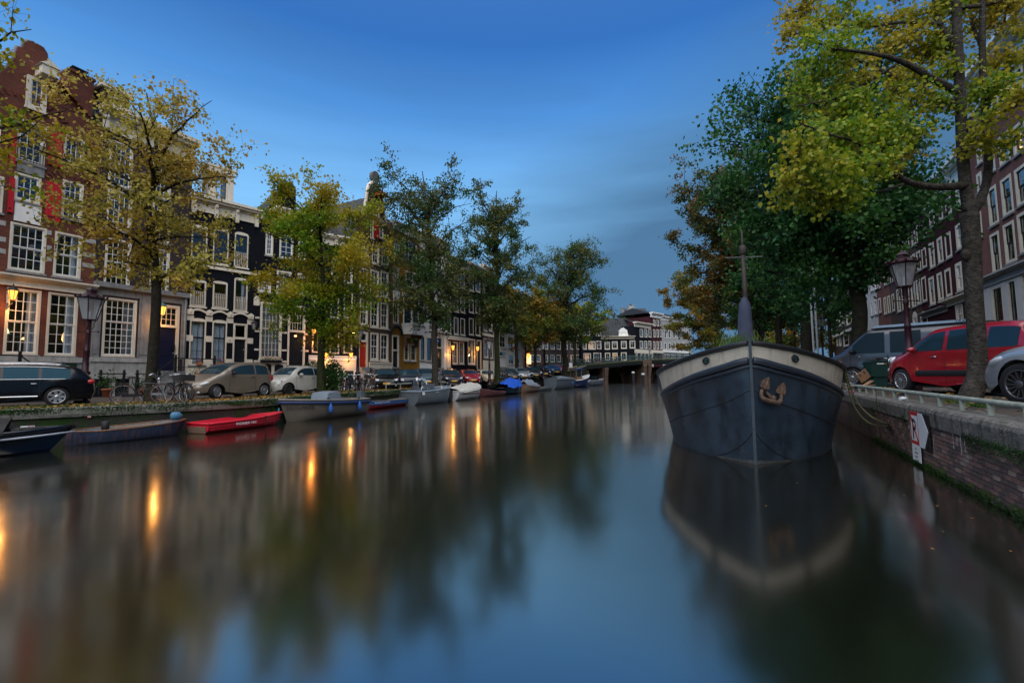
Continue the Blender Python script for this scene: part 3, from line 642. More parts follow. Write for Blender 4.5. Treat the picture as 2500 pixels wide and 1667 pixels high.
# ---- 1: red brick bell gable
P = [fpt(-100, 19.9), fpt(215, 23.9), fpt(450, 28.0), fpt(618, 31.0), fpt(752, 33.6), fpt(872, 36.0), fpt(955, 39.6), fpt(1024, 43.2), fpt(1088, 47.6), fpt(1141, 51.6), fpt(1179, 55), fpt(1206, 58.5), fpt(1276, 68.5)]
h = H1 = House('brick_house', 'tall red brick house with bell gable, red shutters and lit lamp beside the window', P[0], P[1], ZL)
gw = h.rect
def mir(r, uc): return (2*uc-r[1], 2*uc-r[0], r[2], r[3])
h.window(gw(11, 97, 705, 866), 4, 6, split=.5, curtain='right', sill=STONE); h.window(gw(113, 188, 716, 869), 3, 6, split=.5, curtain='right')
a = h.uv(50, 640); 
h.window(gw(21, 112, 549, 664), 4, 4, split=.5); h.window(gw(131, 199, 570, 678), 3, 4, split=.5, curtain='right')
h.window(gw(33, 100, 427, 494), 3, 2, ow=.1); h.window(gw(150, 203, 444, 536), 3, 4, split=.5)
w3 = h.window(gw(38, 112, 296, 400), 3, 3, ow=.13, curtain=None); h.window(gw(154, 206, 335, 402), 3, 2)
h.window(gw(-8, 8, 430, 520), 2, 4); h.window(gw(-22, 2, 290, 360), 2, 2)
uc = h.uv(70, 500)[0]; h.window((max(.2, h.uv(-70, 600)[0]), h.uv(-8, 600)[0], h.z(-30, 650), h.z(-30, 540)), 3, 4); h.window((.35, h.uv(-6, 780)[0]-.35, h.z(-40, 860), h.z(-40, 700)), 3, 6)
He = h.z(184, 285); 
gl = [h.uv(x, y) for x, y in ((190, 285), (165, 258), (145, 222), (132, 185), (128, 152), (117, 145), (115, 130), (107, 117), (92, 108), (84, 106))]
ucg = h.uv(86, 150)[0]; W_ = h.W
gpoly = [(W_, He)]+[(min(W_, u), max(He, z)) for u, z in gl[1:]]; gm = [(max(0, 2*ucg-u), z) for u, z in gpoly[1:-1]][::-1]
gpoly = gpoly+gm+[(0, He)]
h.wall(He, BR_RED, gable=gpoly[::-1])
gt = h.window(gw(62, 113, 192, 270), 2, 2, y=-.10, ow=.16, sash=WHITE, curtain='right', sill=CREAM)
MB().tube([(u, .17, z+.03) for u, z in gpoly[1:-1]], .09, 6).obj('gable_coping', pm('bluestone', (.10, .12, .15), .6, var=.3), h.root)
hb = h.rect(84, 122, 174, 205); MB().box(hb[0], hb[1], -.8, -.002, hb[2]+.2, hb[3]).prism([(hb[0]-.1, hb[3]), (hb[1]+.1, hb[3]), ((hb[0]+hb[1])/2, hb[3]+.3)], -.85, -.002).tube([((hb[0]+hb[1])/2, -.6, hb[2]+.2), ((hb[0]+hb[1])/2, -.6, hb[2]-.1)], .05, 6).obj('hoist_beam', CREAM, h.root)
for r in ((118, 152, 322, 407), (24, 38, 318, 404), (110, 148, 446, 541), (19, 33, 434, 520)):
    q = h.rect(*r); sh = MB().box(q[0], q[1], -.09, -.05, q[2], q[3]); n = 5
    for i in range(n): sh.box(q[0]+.01+(q[1]-q[0]-.02)*i/n, q[0]+(q[1]-q[0])*(i+.92)/n, -.102, -.091, q[2]+.01, q[3]-.01)
    o = sh.obj('shutter', REDP, h.root); MB().box(q[0]+.02, q[0]+(q[1]-q[0])*.6, -.112, -.103, q[2]+.16, q[2]+.22).obj('hinge', IRON, o)
q = h.rect(34, 100, 497, 545); h.band('white_panel', q[0], q[1], q[2], q[3], .05, WHITE)
q = h.rect(40, 108, 404, 428); h.band('stone_panel', q[0], q[1], q[2]+.03, q[3], .05, STONE)
q = h.rect(40, 104, 350, 398); b = MB()
for i in range(9): u = q[0]+(q[1]-q[0])*i/8; b.bar((u, -.12, q[2]), (u, -.12, q[3]), .022, .022)
b.bar((q[0]-.05, -.12, q[3]), (q[1]+.05, -.12, q[3]), .04, .03).bar((q[0]-.05, -.12, q[2]+.03), (q[1]+.05, -.12, q[2]+.03), .03, .03).obj('guard_rail', IRON, w3)
zc = h.z(107, 697+8); h.cornice(zc-.02, zc+.5, .32, CREAM)
zp = h.z(100, 870); h.band('plinth_ledge', 0, h.W, zp-.28, zp-.02, .12, STONE_L); h.band('plinth', 0, h.W, -.3, zp-.285, .05, STONE)
q = h.rect(106, 184, 886, 930); h.band('cellar_hatch', q[0], q[1], q[2], q[3], .09, GREENP, y0=-.052)
for py, xx in ((548, 40), (585, 40), (612, 122)):
    for u0, u1 in ((0, h.uv(18, py)[0]-.05), (h.uv(113, py)[0]+.04, h.uv(130, py)[0]-.04), (h.uv(200, py)[0]+.05, h.W)):
        zz = h.z(122, py+15)
        if u1-u0 > .1: h.band('stone_band', u0, u1, zz-.22, zz, .015, STONE_L)
h.roof(h.z(86, 140), 'deep', TILE_R); h.chimney(h.W-.75, 1.1, He-1, h.z(152, 150), 1.05, BR_RED)
zb_ = [h.uv(70, 260), h.uv(165, 350), h.uv(180, 440)]
for (u, z_), wdt in zip(zb_, (2.1, 1.5, 1.5)):      # relieving arches of upright bricks over the openings
    arch = MB(); k = 13
    for i in range(k):
        t = PI*(.14+.72*i/(k-1)); ca, sa = math.cos(t), math.sin(t); cx, cz = u-ca*wdt*.62, z_-.55+sa*wdt*.42
        arch.bar((cx, -.035, cz), (cx-ca*.3, -.035, cz+sa*.3), .07, .065)
    arch.obj('brick_arch', BR_RED, h.root)
# warm and green lamps seen through the ground floor panes
q = h.uv(22, 806); MB().lathe([(.10, -.12), (.2, -.1), (.14, .14), (.06, .16)], 10, (q[0], .6, q[1])).obj('green_room_lamp', LITG, h.root)
q = h.uv(73, 825); MB().lathe([(.14, -.05), (.04, .06)], 10, (q[0], .6, q[1])).obj('amber_room_lamp', LITW, h.root)
q = h.uv(170, 822); MB().lathe([(.03, -.25), (.09, -.12), (.07, .1), (.02, .25)], 8, (q[0], .6, q[1])).obj('amber_room_lamp', LITW, h.root)

# ---- 2: tall dark brick house with cream cornice, grey stone ground floor
h = H2 = House('brick_house', 'tall dark purple brick house with grey stone ground floor and dark blue door', P[1], P[2], ZL)
r0 = h.rect(250, 332, 729, 871); h.window(r0, 5, 8, split=.6, curtain=('right', CURTAIN_G), ow=.1)
r1 = h.rect(372, 436, 744, 906); dr = h.rect(376, 420, 801, 905); h.door((r1[0], r1[1], dr[2], r1[3]), DBLUE, transom=(r1[3]-dr[3])*.86, cols=4, rows=3, fw=.13)
h.window(h.rect(255, 319, 584, 699), 4, 6, split=.5); h.window(h.rect(366, 413, 608, 713), 4, 6, split=.5)
h.window(h.rect(260, 322, 466, 563), 4, 5, split=.5); h.window(h.rect(370, 415, 498, 592), 4, 5, split=.5)
h.window(h.rect(265, 324, 348, 457), 4, 5, split=.5); h.window(h.rect(369, 418, 397, 486), 4, 5, split=.5)
H = h.z(330, 300); h.wall(H, BR_DK)
c0 = h.z(330, 345); h.cornice(c0, h.z(330, 288), .6, CREAM, brackets=4)
zs = h.z(330, 707); h.band('stone_cornice', 0, h.W, zs-.1, zs+.16, .25, STONE); h.band('stone_frieze', 0, h.W, zs-.5, zs-.105, .03, STONE)
zpl = h.z(300, 876); h.band('plinth_ledge', 0, r1[0]-.25, zpl-.18, zpl+.05, .16, STONE_L); h.band('plinth', 0, r1[0]-.25, .95, zpl-.185, .10, STONE_L)
for u0, u1 in ((.02, r0[0]-.1), (r0[1]+.1, r1[0]-.12), (r1[1]+.1, h.W-.02)):
    o = h.band('stone_pier', u0, u1, zpl+.055, zs-.505, .05, STONE)
    if u1-u0 > .35: h.band('pier_panel', u0+.1, u1-.1, zpl+.25, zs-.7, .075, STONE, o, y0=-.052)
for u in (1.0, 1.9, 2.8): h.band('cellar_pier', u-.12, u+.12, -.3, .945, .10, STONE_L)
h.band('cellar_void', .05, r1[0]-.3, -.3, .94, .012, BLACKP)
q = h.rect(238, 330, 232, 290)
d_ = MB().box(q[0]+.3, q[1]-.2, .3, 1.6, H, q[3]+.3); o = d_.obj('attic_house', BR_DK, h.root)
h.window((q[0]+.6, q[1]-.5, H+.15, q[3]), 2, 2, y=.28, hole=False, sill=None); MB().box(q[0]+.15, q[1]-.05, .1, 1.8, q[3]+.3, q[3]+.5).obj('attic_cornice', CREAM, o)
h.roof(H+2.0, 'along', TILE)
h.part('downpipe', MB().tube([(h.W-.16, -.12, .2), (h.W-.16, -.12, zs-.1)], .05, 6), STONE)
q = h.uv(423, 848); h.part('doorbell_plate', MB().box(q[0]-.07, q[0]+.07, -.06, -.031, q[1]-.16, q[1]+.16).ell((q[0], -.06, q[1]+.07), (.03, .02, .03)), BLACKP)

# ---- 3: black house, number 43, cream bands, hooped guards
h = H3 = House('painted_house', 'black painted house number 43 with cream bands and three arched windows', P[2], P[3], ZL)
zb0 = h.z(530, 890)
rs = [h.rect(462, 502, 782, 891), h.rect(517, 553, 786, 889)]
for r in rs: h.window(r, 2, 3, sash=BLACKP, ow=.07, split=.62, curtain='full', arch=.14)
r = h.rect(568, 603, 790, 892); h.door(r, BLACKP, transom=.95, fw=.09)
tops = []
for r_, cu in (((464, 503, 686, 748), 'left'), ((519, 555, 690, 753), None), ((571, 604, 682, 760), 'right')):
    r = h.rect(*r_); o = h.window(r, 2, 2, sash=BLACKP, ow=.08, curtain=cu, sill=CREAM, arch=.1); railing_small(h, (r[0]+.1, r[1]-.1, r[2]+.04, r[2]+.95), o, CREAM); tops.append(r)
for r_, gd in (((467, 506, 555, 632), 0), ((520, 558, 562, 646), 0), ((572, 606, 572, 653), 1)):
    r = h.rect(*r_); o = h.window(r, 2, 1, sash=BLACKP, ow=.07, curtain=None, sill=CREAM, arch=.14)
    if gd: railing_small(h, (r[0]+.1, r[1]-.1, r[2]+.05, r[2]+1.0), o, CREAM)
H = h.z(560, 506); h.wall(H, NAVY)
h.cornice(h.z(560, 532), h.z(560, 497), .5, CREAM, brackets=4, arches=True)
zz = h.z(540, 650); h.band('sill_band', 0, h.W, zz-.28, zz-.1, .1, CREAM)
# swelling cream band over the ground floor with mask blocks
edges = [h.uv(x, 760)[0] for x in (454, 511, 562, 612)]
zA = h.z(535, 771)
for i in range(3):
    u0, u1 = edges[i]+.1, edges[i+1]-.1; n = 10
    for k, (zo, tk, nm) in enumerate(((.0, .12, 'arched_band'),)):
        rows = [[(u0+(u1-u0)*j/n, yy, zA+zo+tk2+.22*math.sin(PI*j/n)) for j in range(n+1)] for yy, tk2 in ((-.003, 0), (-.09, 0), (-.09, tk), (-.003, tk))]
        h.part(nm, MB().grid(rows, sm=False), CREAM)
for i, u in enumerate(edges):
    u = min(max(u, .16), h.W-.16)
    h.part('mask_block', MB().prism([(u-.16, zA-.05), (u+.16, zA-.05), (u+.18, zA+.22), (u, zA+.34), (u-.18, zA+.22)], -.11, -.003).ell((u, -.12, zA+.12), (.07, .04, .09)), CREAM)
    for z0_, z1_ in ((zA-.42, zA-.10), (h.z(545, 836), h.z(545, 822)), (zb0-.05, h.z(545, 876))):
        wd = .2; b_ = h.band('stone_block', max(0, u-wd), min(h.W, u+wd), z0_, z1_, .025, CREAM)
h.band('plinth', 0, h.W, -.3, zb0-.055, .06, CREAM)
m = text_mb('43', .16); m.xf(Matrix.Translation((edges[2]+.02, -.029, h.z(545, 833))) @ Matrix.Rotation(PI/2, 4, 'X')); h.part('number_plate', m, BLACKP)
q = h.rect(512, 573, 411, 494); d0 = MB().box(q[0], q[0]+.35, .15, 1.5, H, q[3]-.35).box(q[1]-.35, q[1], .15, 1.5, H, q[3]-.35).box(q[0]-.05, q[1]+.05, .1, 1.5, q[3]-.35, q[3]).box(q[0]-.15, q[1]+.15, .05, 1.5, q[3], q[3]+.15); do = d0.obj('dormer', CREAM, h.root)
h.window((q[0]+.35, q[1]-.35, H+.1, q[3]-.35), 2, 1, CREAM, BLACKP, y=.2, hole=False, sill=None)
h.roof(H+1.7, 'along', ZINC)

# ---- 4: black house with steep side roof and neck gable
h = H4 = House('painted_house', 'black painted house with tall many paned cream window, tiled roof and neck gable', P[3], P[4], ZL)
r0 = h.rect(634, 688, 738, 876); h.window(r0, 5, 7, split=.53, curtain=('full', CURTAIN_G), ow=.12, outer=CREAM, sash=CREAM, sill=CREAM)
r1 = h.rect(702, 745, 746, 892); h.door(r1, BLACKP, transom=(h.z(722, 750)-h.z(722, 811)), cols=5, rows=3, fw=.12)
MB().ell((h.uv(722, 822)[0], .05, h.uv(722, 820)[1]), (.1, .1, .07)).obj('porch_lamp', LITW, h.root)
for r_ in ((630, 662, 664, 714), (675, 711, 662, 720), (726, 752, 668, 722)): h.window(h.rect(*r_), 4, 5, ow=.1, curtain=('full', CURTAIN_G), split=.5)
for r_ in ((648, 667, 568, 624), (682, 716, 575, 632), (728, 750, 580, 634)): h.window(h.rect(*r_), 2, 4, ow=.09)
H = h.z(690, 556)
ua, ub, zt = h.uv(686, 500)[0], h.uv(722, 500)[0], h.z(702, 445); uc = (ua+ub)/2
gp_ = [(0, H), (h.W, H), (h.W-.35, H+.5), (ub+.15, H+1.0), (ub, H+1.4), (ub, zt-.5)]+[(uc+(ub-uc)*math.cos(t), zt-.5+.55*math.sin(t)) for t in np.linspace(.3, PI-.3, 7)]+[(ua, zt-.5), (ua, H+1.4), (ua-.15, H+1.0), (.35, H+.5)]
h.wall(H, NAVY, gable=gp_)
h.window(h.rect(682, 710, 507, 548), 2, 2, y=-.05, ow=.1, hole=False, sill=CREAM)
for sgn, ue in ((1, h.W), (-1, 0)): h.part('gable_scroll', MB().tube(smooth_path([(ue-sgn*.15, -.03, H+.25), (ue-sgn*.5, -.03, H+.75), ((ub if sgn > 0 else ua)+sgn*.1, -.03, H+1.5)], 3), [.13]*7, 6), CREAM)
h.roof(zt-.2, 'deep', TILE)
for py in (711, 780, 812, 855):
    zz = h.z(690, py)
    for u0, u1 in ((.01, r0[0]-.03), (r0[1]+.03, r1[0]-.03), (r1[1]+.03, h.W-.01)): h.band('stone_band', u0, u1, zz-.06, zz+.06, .02, CREAM)
for x in (627, 694): u = h.uv(x, 735)[0]; zz = h.z(x, 735); h.part('stone_cap', MB().prism([(u-.2, zz-.3), (u+.2, zz-.3), (u+.2, zz+.15), (u+.08, zz+.35), (u-.08, zz+.35), (u-.2, zz+.15)], -.05, -.003), CREAM)
zz = h.z(690, 884); h.band('plinth', 0, r1[0]-.05, -.3, zz-.02, .08, CREAM); h.band('plinth_ledge', 0, r1[0]-.05, zz-.018, zz+.1, .14, CREAM)
for r_ in ((643, 661, 892, 925), (669, 690, 893, 925)): q = h.rect(*r_); h.part('cellar_window', MB().box(q[0], q[1], -.10, -.081, q[2], q[3]).prism([((q[0]+q[1])/2+(q[1]-q[0])/2*math.cos(t), q[3]+.1*math.sin(t)) for t in np.linspace(0, PI, 7)], -.10, -.081), BLACKP)
flower_box(h, r0[0]+.05, r0[1]-.05, r0[2]-.25, 'black window box of red flowers under the tall many paned window', (.45, .02, .02), BLACKP)

# ---- 5: dark house with white basement and wall lamps
h = H5 = House('painted_house', 'dark painted house with white basement, lit by orange wall lamps', P[4], P[5], ZL)
for r_ in ((762, 784, 790, 861), (804, 828, 798, 864), (839, 860, 799, 863)): h.window(h.rect(*r_), 2, 2, sash=BLACKP, ow=.09, arch=.12, curtain=('both', CURTAIN_G), split=.6, sill=None)
for r_ in ((766, 788, 700, 768), (806, 828, 708, 776), (839, 861, 712, 777)): h.window(h.rect(*r_), 2, 2, sash=BLACKP, ow=.09, arch=.1, curtain=('low', CURTAIN_G), split=.55)
for r_ in ((770, 790, 625, 680), (808, 829, 633, 688), (840, 861, 640, 692)): h.window(h.rect(*r_), 2, 2, ow=.09)
H = h.z(812, 585); h.wall(H, NAVY); h.cornice(h.z(812, 600), h.z(812, 575), .4, CREAM, brackets=3); h.roof(H+3.2, 'along', TILE)
zz = h.z(812, 868); zq = h.z(812, 905)
h.band('basement_wall', 0, h.W, zq, zz, .07, WHITEB); h.band('basement_ledge', 0, h.W, zz-.35, zz-.2, .12, WHITE)
us = [0, .12]+[h.uv(x, 915)[0] for x in (797, 801, 823, 828, 838, 843, 863)]+[h.W]
for i in range(0, len(us)-1, 2): h.band('basement_pier', us[i], us[i+1], -.3, zq-.002, .07, WHITE)
h.band('basement_glazing', .1, h.W-.1, -.2, zq-.01, .015, CGLASS)

# ---- 6: brown bell gable with the red door
h = H6 = House('brick_house', 'tall brown brick house with bell gable, white windows and red door', P[5], P[6], ZL)
r = h.rect(875, 898, 810, 896); h.door(r, REDDOOR, transom=h.z(886, 813)-h.z(886, 834), fw=.12); u, zz = h.uv(887, 822); h.part('fanlight_ring', MB().tube([(u+.32*math.cos(t), -.02, zz+.42*math.sin(t)) for t in np.linspace(0, 2*PI, 15)[:-1]], .035, 5, closed=True), WHITE)
for r_ in ((904, 924, 812, 879), (928, 948, 815, 881)): h.window(h.rect(*r_), 2, 4, split=.5, ow=.11, outer=CREAM, sill=CREAM)
for x0, x1, o in ((878, 898, 0), (904, 925, 5), (929, 948, 8)):
    for y0, y1 in ((731, 794), (655, 717)): h.window(h.rect(x0, x1, y0+o, y1+o), 2, 4, split=.5, ow=.11, curtain=('low', CURTAIN_G) if y0 < 700 else None, sill=CREAM)
for x0, x1, o in ((882, 900, 0), (908, 926, 4), (932, 949, 7)): h.window(h.rect(x0, x1, 594+o, 641+o), 2, 3, split=.5, ow=.1, sill=CREAM)
H = h.z(918, 592); rt = h.rect(904, 936, 534, 584)
gl = [h.uv(x, y) for x, y in ((948, 560), (942, 540), (937, 512), (934, 480), (931, 466), (926, 457))]; uc = h.uv(917, 470)[0]
gl = [(h.W, H), (h.W, h.z(950, 566))]+[(min(h.W, u), z) for u, z in gl]; gl += [(uc, gl[-1][1]+.35)]; gp_ = gl+[(max(0, 2*uc-u), z) for u, z in gl[-2::-1]]
h.wall(H, BR_BRN, gable=gp_)
MB().tube([(u, .1, z+.02) for u, z in gp_[2:-2]], .15, 6).obj('gable_coping', CREAM, h.root); MB().prism([(uc+.45*math.cos(t), gl[-1][1]+.35+.5*math.sin(t)) for t in np.linspace(0, 2*PI, 13)[:-1]], -.05, .3).obj('gable_crest', pm('dark_stone', (.09, .09, .09), .8), h.root)
for i, (x0, x1) in enumerate(((904, 911), (912, 924), (926, 935))):
    q = h.rect(x0, x1, 536, 582)
    if i == 1: h.band('red_shutter_door', q[0], q[1], q[2], q[3], .07, REDP)
    else: h.window(q, 1, 3, y=-.05, hole=False, ow=.05, sill=CREAM)
h.window(h.rect(911, 925, 497, 527), 1, 2, y=-.05, hole=False, ow=.06, sill=CREAM); q = h.rect(914, 931, 473, 482); MB().box(q[0], q[1], -.7, -.002, q[2], q[3]).obj('hoist_beam', pm('orange_beam', (.38, .06, .02), .6), h.root)
h.roof(h.z(917, 475), 'deep', TILE); zz = h.z(918, 888); h.band('plinth', h.uv(900, 900)[0], h.W, -.3, zz, .1, CREAM); h.band('plinth_ledge', h.uv(900, 900)[0], h.W, zz+.001, zz+.12, .17, CREAM)

# ---- 7: narrow ochre house with white bay
h = H7 = House('brick_house', 'narrow ochre brick house with white bay window and balcony', P[6], P[7], ZL)
r = h.rect(957, 974, 818, 896); h.door(r, BLACKP, transom=1.3, frame=CREAM, leaf2=True, panels=2)
u, zz = (r[0]+r[1])/2, r[3]; h.part('door_arch', MB().tube([(u+1.0*math.cos(t)*.75, -.08, zz+.1+.7*math.sin(t)) for t in np.linspace(0, PI, 11)], .13, 6), BLACKP)
h.window(h.rect(960, 974, 731, 790), 2, 3, ow=.07); h.window(h.rect(961, 974, 652, 706), 2, 3, ow=.07); h.window(h.rect(962, 975, 590, 640), 2, 3, ow=.07)
q = h.rect(960, 975, 708, 730); h.band('carved_panel', q[0], q[1], q[2], q[3], .05, WHITE)
for r_ in ((986, 999, 838, 881), (1002, 1016, 840, 882)): h.window(h.rect(*r_), 1, 2, outer=CREAM, sash=CREAM, ow=.08, lit=None, curtain=('full', pm('ochre_curtain', (.22, .13, .03), .9, var=.2)))
h.window(h.rect(990, 1018, 664, 722), 3, 3); h.window(h.rect(988, 1018, 590, 640), 3, 3)
H = h.z(990, 560); h.wall(H, BR_OCH); h.cornice(H-.5, H+.25, .4, WHITE, brackets=3); h.roof(H+2.5, 'along', TILE)
b0, b1, z0, z1 = h.rect(983, 1017, 727, 796); zf = h.z(1000, 818)
bay = MB().slab([(b0-.1, -.003), (b0+.1, -1.0), (b1-.1, -1.0), (b1+.1, -.003)], zf, z0).slab([(b0-.15, -.003), (b0+.05, -1.1), (b1-.05, -1.1), (b1+.15, -.003)], z1, z1+.35).slab([(b0-.15, -.003), (b0+.02, -1.12), (b1-.02, -1.12), (b1+.15, -.003)], z0+.001, z0+.14)
bo = bay.obj('bay', WHITE, h.root); g = MB()
for u in (b0+.1, (b0+b1)/2, b1-.1): g.box(u-.07, u+.07, -1.02, -.88, z0+.142, z1)
for u in (b0+.02, b1-.16): g.box(u, u+.14, -.16, -.01, z0+.142, z1)
g.box(b0+.1, b1-.1, -1.01, -.9, z0+(z1-z0)*.62, z0+(z1-z0)*.68).obj('bay_frame', WHITE, bo); MB().slab([(b0+.02, -.003), (b0+.16, -.94), (b1-.16, -.94), (b1-.02, -.003)], z0+.15, z1-.002).obj('bay_glass', CGLASS, bo)
for u in (b0+.1, b1-.3): MB().prism([(u, zf-1.1), (u+.2, zf-1.1), (u+.2, zf), (u, zf)], -.35, -.003).box(u, u+.2, -.8, -.352, zf-.35, zf-.002).obj('corbel', pm('corbel_wood', (.10, .05, .03), .7), bo)
bl = MB(); zb1 = z1+.36
for i in range(11): u = b0+(b1-b0)*i/10; bl.bar((u, -1.05, zb1), (u, -1.05, zb1+.85), .05, .05)
bl.bar((b0-.05, -1.05, zb1+.88), (b1+.05, -1.05, zb1+.88), .08, .07).obj('balcony_rail', WHITE, bo)

# ---- 8: white stone house
h = H8 = House('painted_house', 'tall narrow white house with pilasters between the ochre and dark blue houses', P[7], P[8], ZL)
for r_ in ((1026, 1037, 820, 880), (1041, 1054, 823, 882)): h.window(h.rect(*r_), 1, 2, sash=BLACKP, ow=.08)
h.door(h.rect(1066, 1080, 822, 898), BLACKP, transom=1.1)
for y0, y1 in ((768, 808), (700, 750), (630, 682)):
    for x0, x1 in ((1028, 1041), (1047, 1060), (1066, 1080)): h.window(h.rect(x0, x1, y0, y1), 2, 3, ow=.08)
H = h.z(1056, 585); h.wall(H, WHITEB); h.cornice(H-.6, H+.3, .5, WHITE, brackets=4); h.roof(H+2.5, 'along', TILE)
for x in (1061, 1085): u = h.uv(x, 850)[0]; h.band('pilaster', u-.25, u+.2, -.3, h.z(1070, 818), .12, WHITE)
zz = h.z(1070, 812); h.band('portal_cornice', h.uv(1059, 812)[0], h.W, zz, zz+.35, .3, WHITE)
zz = h.z(1040, 890); h.band('plinth', 0, h.uv(1055, 890)[0], -.3, zz, .1, WHITE)

# ---- 9, 10: dark blue pair
h = H9 = House('painted_house', 'dark blue painted house with white portal and lit wall lamp', P[8], P[9], ZL)
for x0, x1, o in ((1092, 1101, 0), (1108, 1119, 2), (1124, 1135, 4)):
    for y0, y1 in ((773, 814), (720, 759), (664, 700)): h.window(h.rect(x0, x1, y0+o, y1+o), 2, 2, sash=BLACKP, ow=.1, sill=CREAM)
for x0, x1 in ((1105, 1118), (1121, 1133)): h.window(h.rect(x0, x1, 834, 889), 2, 3, sash=CREAM, ow=.11, curtain=('both', CURTAIN_G), lit=None)
h.door(h.rect(1089, 1100, 832, 898), WHITE, transom=.6)
H = h.z(1115, 640); h.wall(H, NAVY); h.cornice(H-.6, H+.3, .5, CREAM, brackets=3); h.roof(H+2.6, 'along', TILE)
zz = h.z(1114, 831); h.band('shopfront_cornice', .05, h.W-.05, zz, zz+.4, .3, CREAM); h.band('pilaster', .05, .4, -.3, zz-.002, .1, CREAM); h.band('pilaster', h.W-.4, h.W-.05, -.3, zz-.002, .1, NAVY)
h = H10 = House('painted_house', 'dark blue painted house of two bays beside the brown and white house', P[9], P[10], ZL)
for x0, x1, o in ((1145, 1156, 0), (1161, 1172, 2)):
    for y0, y1 in ((777, 817), (731, 763), (675, 710)): h.window(h.rect(x0, x1, y0+o, y1+o), 2, 2, sash=BLACKP, ow=.1, sill=CREAM)
h.window(h.rect(1142, 1160, 827, 890), 3, 2, sash=CREAM, ow=.12, curtain=('both', CURTAIN)); h.door(h.rect(1164, 1175, 830, 900), BLACKP, transom=1.0)
H = h.z(1160, 655); h.wall(H, NAVY); h.cornice(H-.6, H+.3, .5, CREAM, brackets=3); h.roof(H+2.4, 'along', TILE_R)
# ---- 11, 12
h = H11 = House('brick_house', 'narrow brown brick house with cream ground floor next to the corner house', P[10], P[11], ZL)
for x0, x1 in ((1181, 1189), (1194, 1202)):
    for y0, y1 in ((770, 809), (735, 757), (690, 715)): h.window(h.rect(x0, x1, y0, y1), 2, 3, ow=.1)
h.window(h.rect(1181, 1192, 825, 874), 2, 2, ow=.12, curtain=('full', CURTAIN_G)); h.window(h.rect(1196, 1203, 828, 876), 1, 2, ow=.1)
H = h.z(1192, 660); h.wall(H, BR_PUR); h.cornice(H-.5, H+.3, .4, CREAM); h.roof(H+2, 'along', TILE_R)
zz = h.z(1192, 822); h.band('ground_cornice', 0, h.W, zz, zz+.3, .25, CREAM); h.band('plinth', 0, h.W, -.3, h.z(1192, 880), .06, CREAM)
h = H12 = House('brick_house', 'corner house with white painted ground floor and brown brick above', P[11], P[12], ZL, D=16)
for r_ in ((1219, 1234, 820, 850), (1240, 1253, 822, 851), (1263, 1270, 828, 853), (1241, 1255, 866, 890), (1263, 1270, 857, 890)): h.window(h.rect(*r_), 2, 2, ow=.09, hole=True)
h.door(h.rect(1219, 1236, 858, 896), WHITE, transom=.6, leaf2=True)
for x0, x1 in ((1221, 1231), (1240, 1253), (1261, 1270)):
    for y0, y1 in ((780, 803), (735, 765)): h.window(h.rect(x0, x1, y0, y1), 2, 2, ow=.1)
H = h.z(1240, 715); h.wall(H, BR_PUR); h.cornice(H-.4, H+.25, .4, CREAM); h.roof(H+2.4, 'along', TILE)
zz = h.z(1240, 811)
op = [o for o in h.opens if o[3] < zz]; b = MB(); us = sorted({0, h.W}|{v for o in op for v in o[:2]}); zs_ = sorted({-.3, zz}|{v for o in op for v in o[2:]})
for i in range(len(us)-1):
    for j in range(len(zs_)-1):
        u, z_ = (us[i]+us[i+1])/2, (zs_[j]+zs_[j+1])/2
        if not any(o[0] < u < o[1] and o[2] < z_ < o[3] for o in op): b.box(us[i], us[i+1], -.02, -.003, zs_[j], zs_[j+1])
b.obj('white_ground_floor', WHITEB, h.root); h.band('ground_cornice', 0, h.W, zz+.002, zz+.25, .2, WHITE)

# ------------------------------------------------------------------ across the bridge
def simple_house(label, p0, p1, zb, H, wallm, wins, cols=2, rows=2, D=14, roofz=2.5, roofm=TILE, cm=CREAM, ridge='along', sash=WHITE, ow=.11, lits=(), name='painted_house', curt=None):
    h = House(name, label, p0, p1, zb, D)
    for i, r_ in enumerate(wins): h.window(h.rect(*r_), cols, rows, ow=ow, sash=sash, lit=LITD if i in lits else None, panes=False, curtain=curt)
    h.wall(H if not callable(H) else H(h), wallm); return h
ZB = 4.0
Ya = 108
h = House('brick_house', 'brown brick block with white banded corner beyond the side street', fpt(1284, 84), fpt(1422, 106), 2.6, 14)
for y0, y1 in ((796, 820), (832, 853), (866, 884), (758, 784)):
    for i, x0 in enumerate((1296, 1310, 1328, 1344, 1359, 1376, 1392, 1408)): h.window(h.rect(x0, x0+10, y0, y1), 2, 2, ow=.14, panes=False, lit=LITD if (y0 == 866 and i in (5, 6)) else None)
H = h.z(1350, 745); h.wall(H, BR_PUR); h.cornice(H-.4, H+.3, .5, CREAM); h.roof(H+3, 'along', TILE)
for k in range(7): zz = 1+k*2.2; h.band('quoin', 0, .9, zz, zz+.5, .03, CREAM)
q = h.rect(1286, 1296, 866, 888); h.band('lit_doorway', q[0], q[1], q[2], q[3], .02, LITW)
h = House('painted_house', 'low dark blue house with wide windows left of the corner house', fpt(1420, 104), fpt(1470, 107), 3.6, 14)
for i, r_ in enumerate(((1423, 1432, 833, 853), (1436, 1454, 833, 853), (1457, 1468, 832, 852), (1424, 1443, 862, 884), (1449, 1468, 861, 884), (1424, 1440, 800, 820), (1455, 1468, 800, 820))): h.window(h.rect(*r_), 2 if i < 3 else 3, 2, ow=.16, panes=False, lit=LITD if i in (1, 3) else None)
H = h.z(1445, 795); h.wall(H, NAVY); h.cornice(H-.3, H+.3, .5, CREAM); h.roof(H+3, 'along', TILE)
h = HC = House('painted_house', 'black corner house with steep tiled roof and white dormer beyond the bridge', fpt(1469, 107), fpt(1552, 107), 3.6, 9)
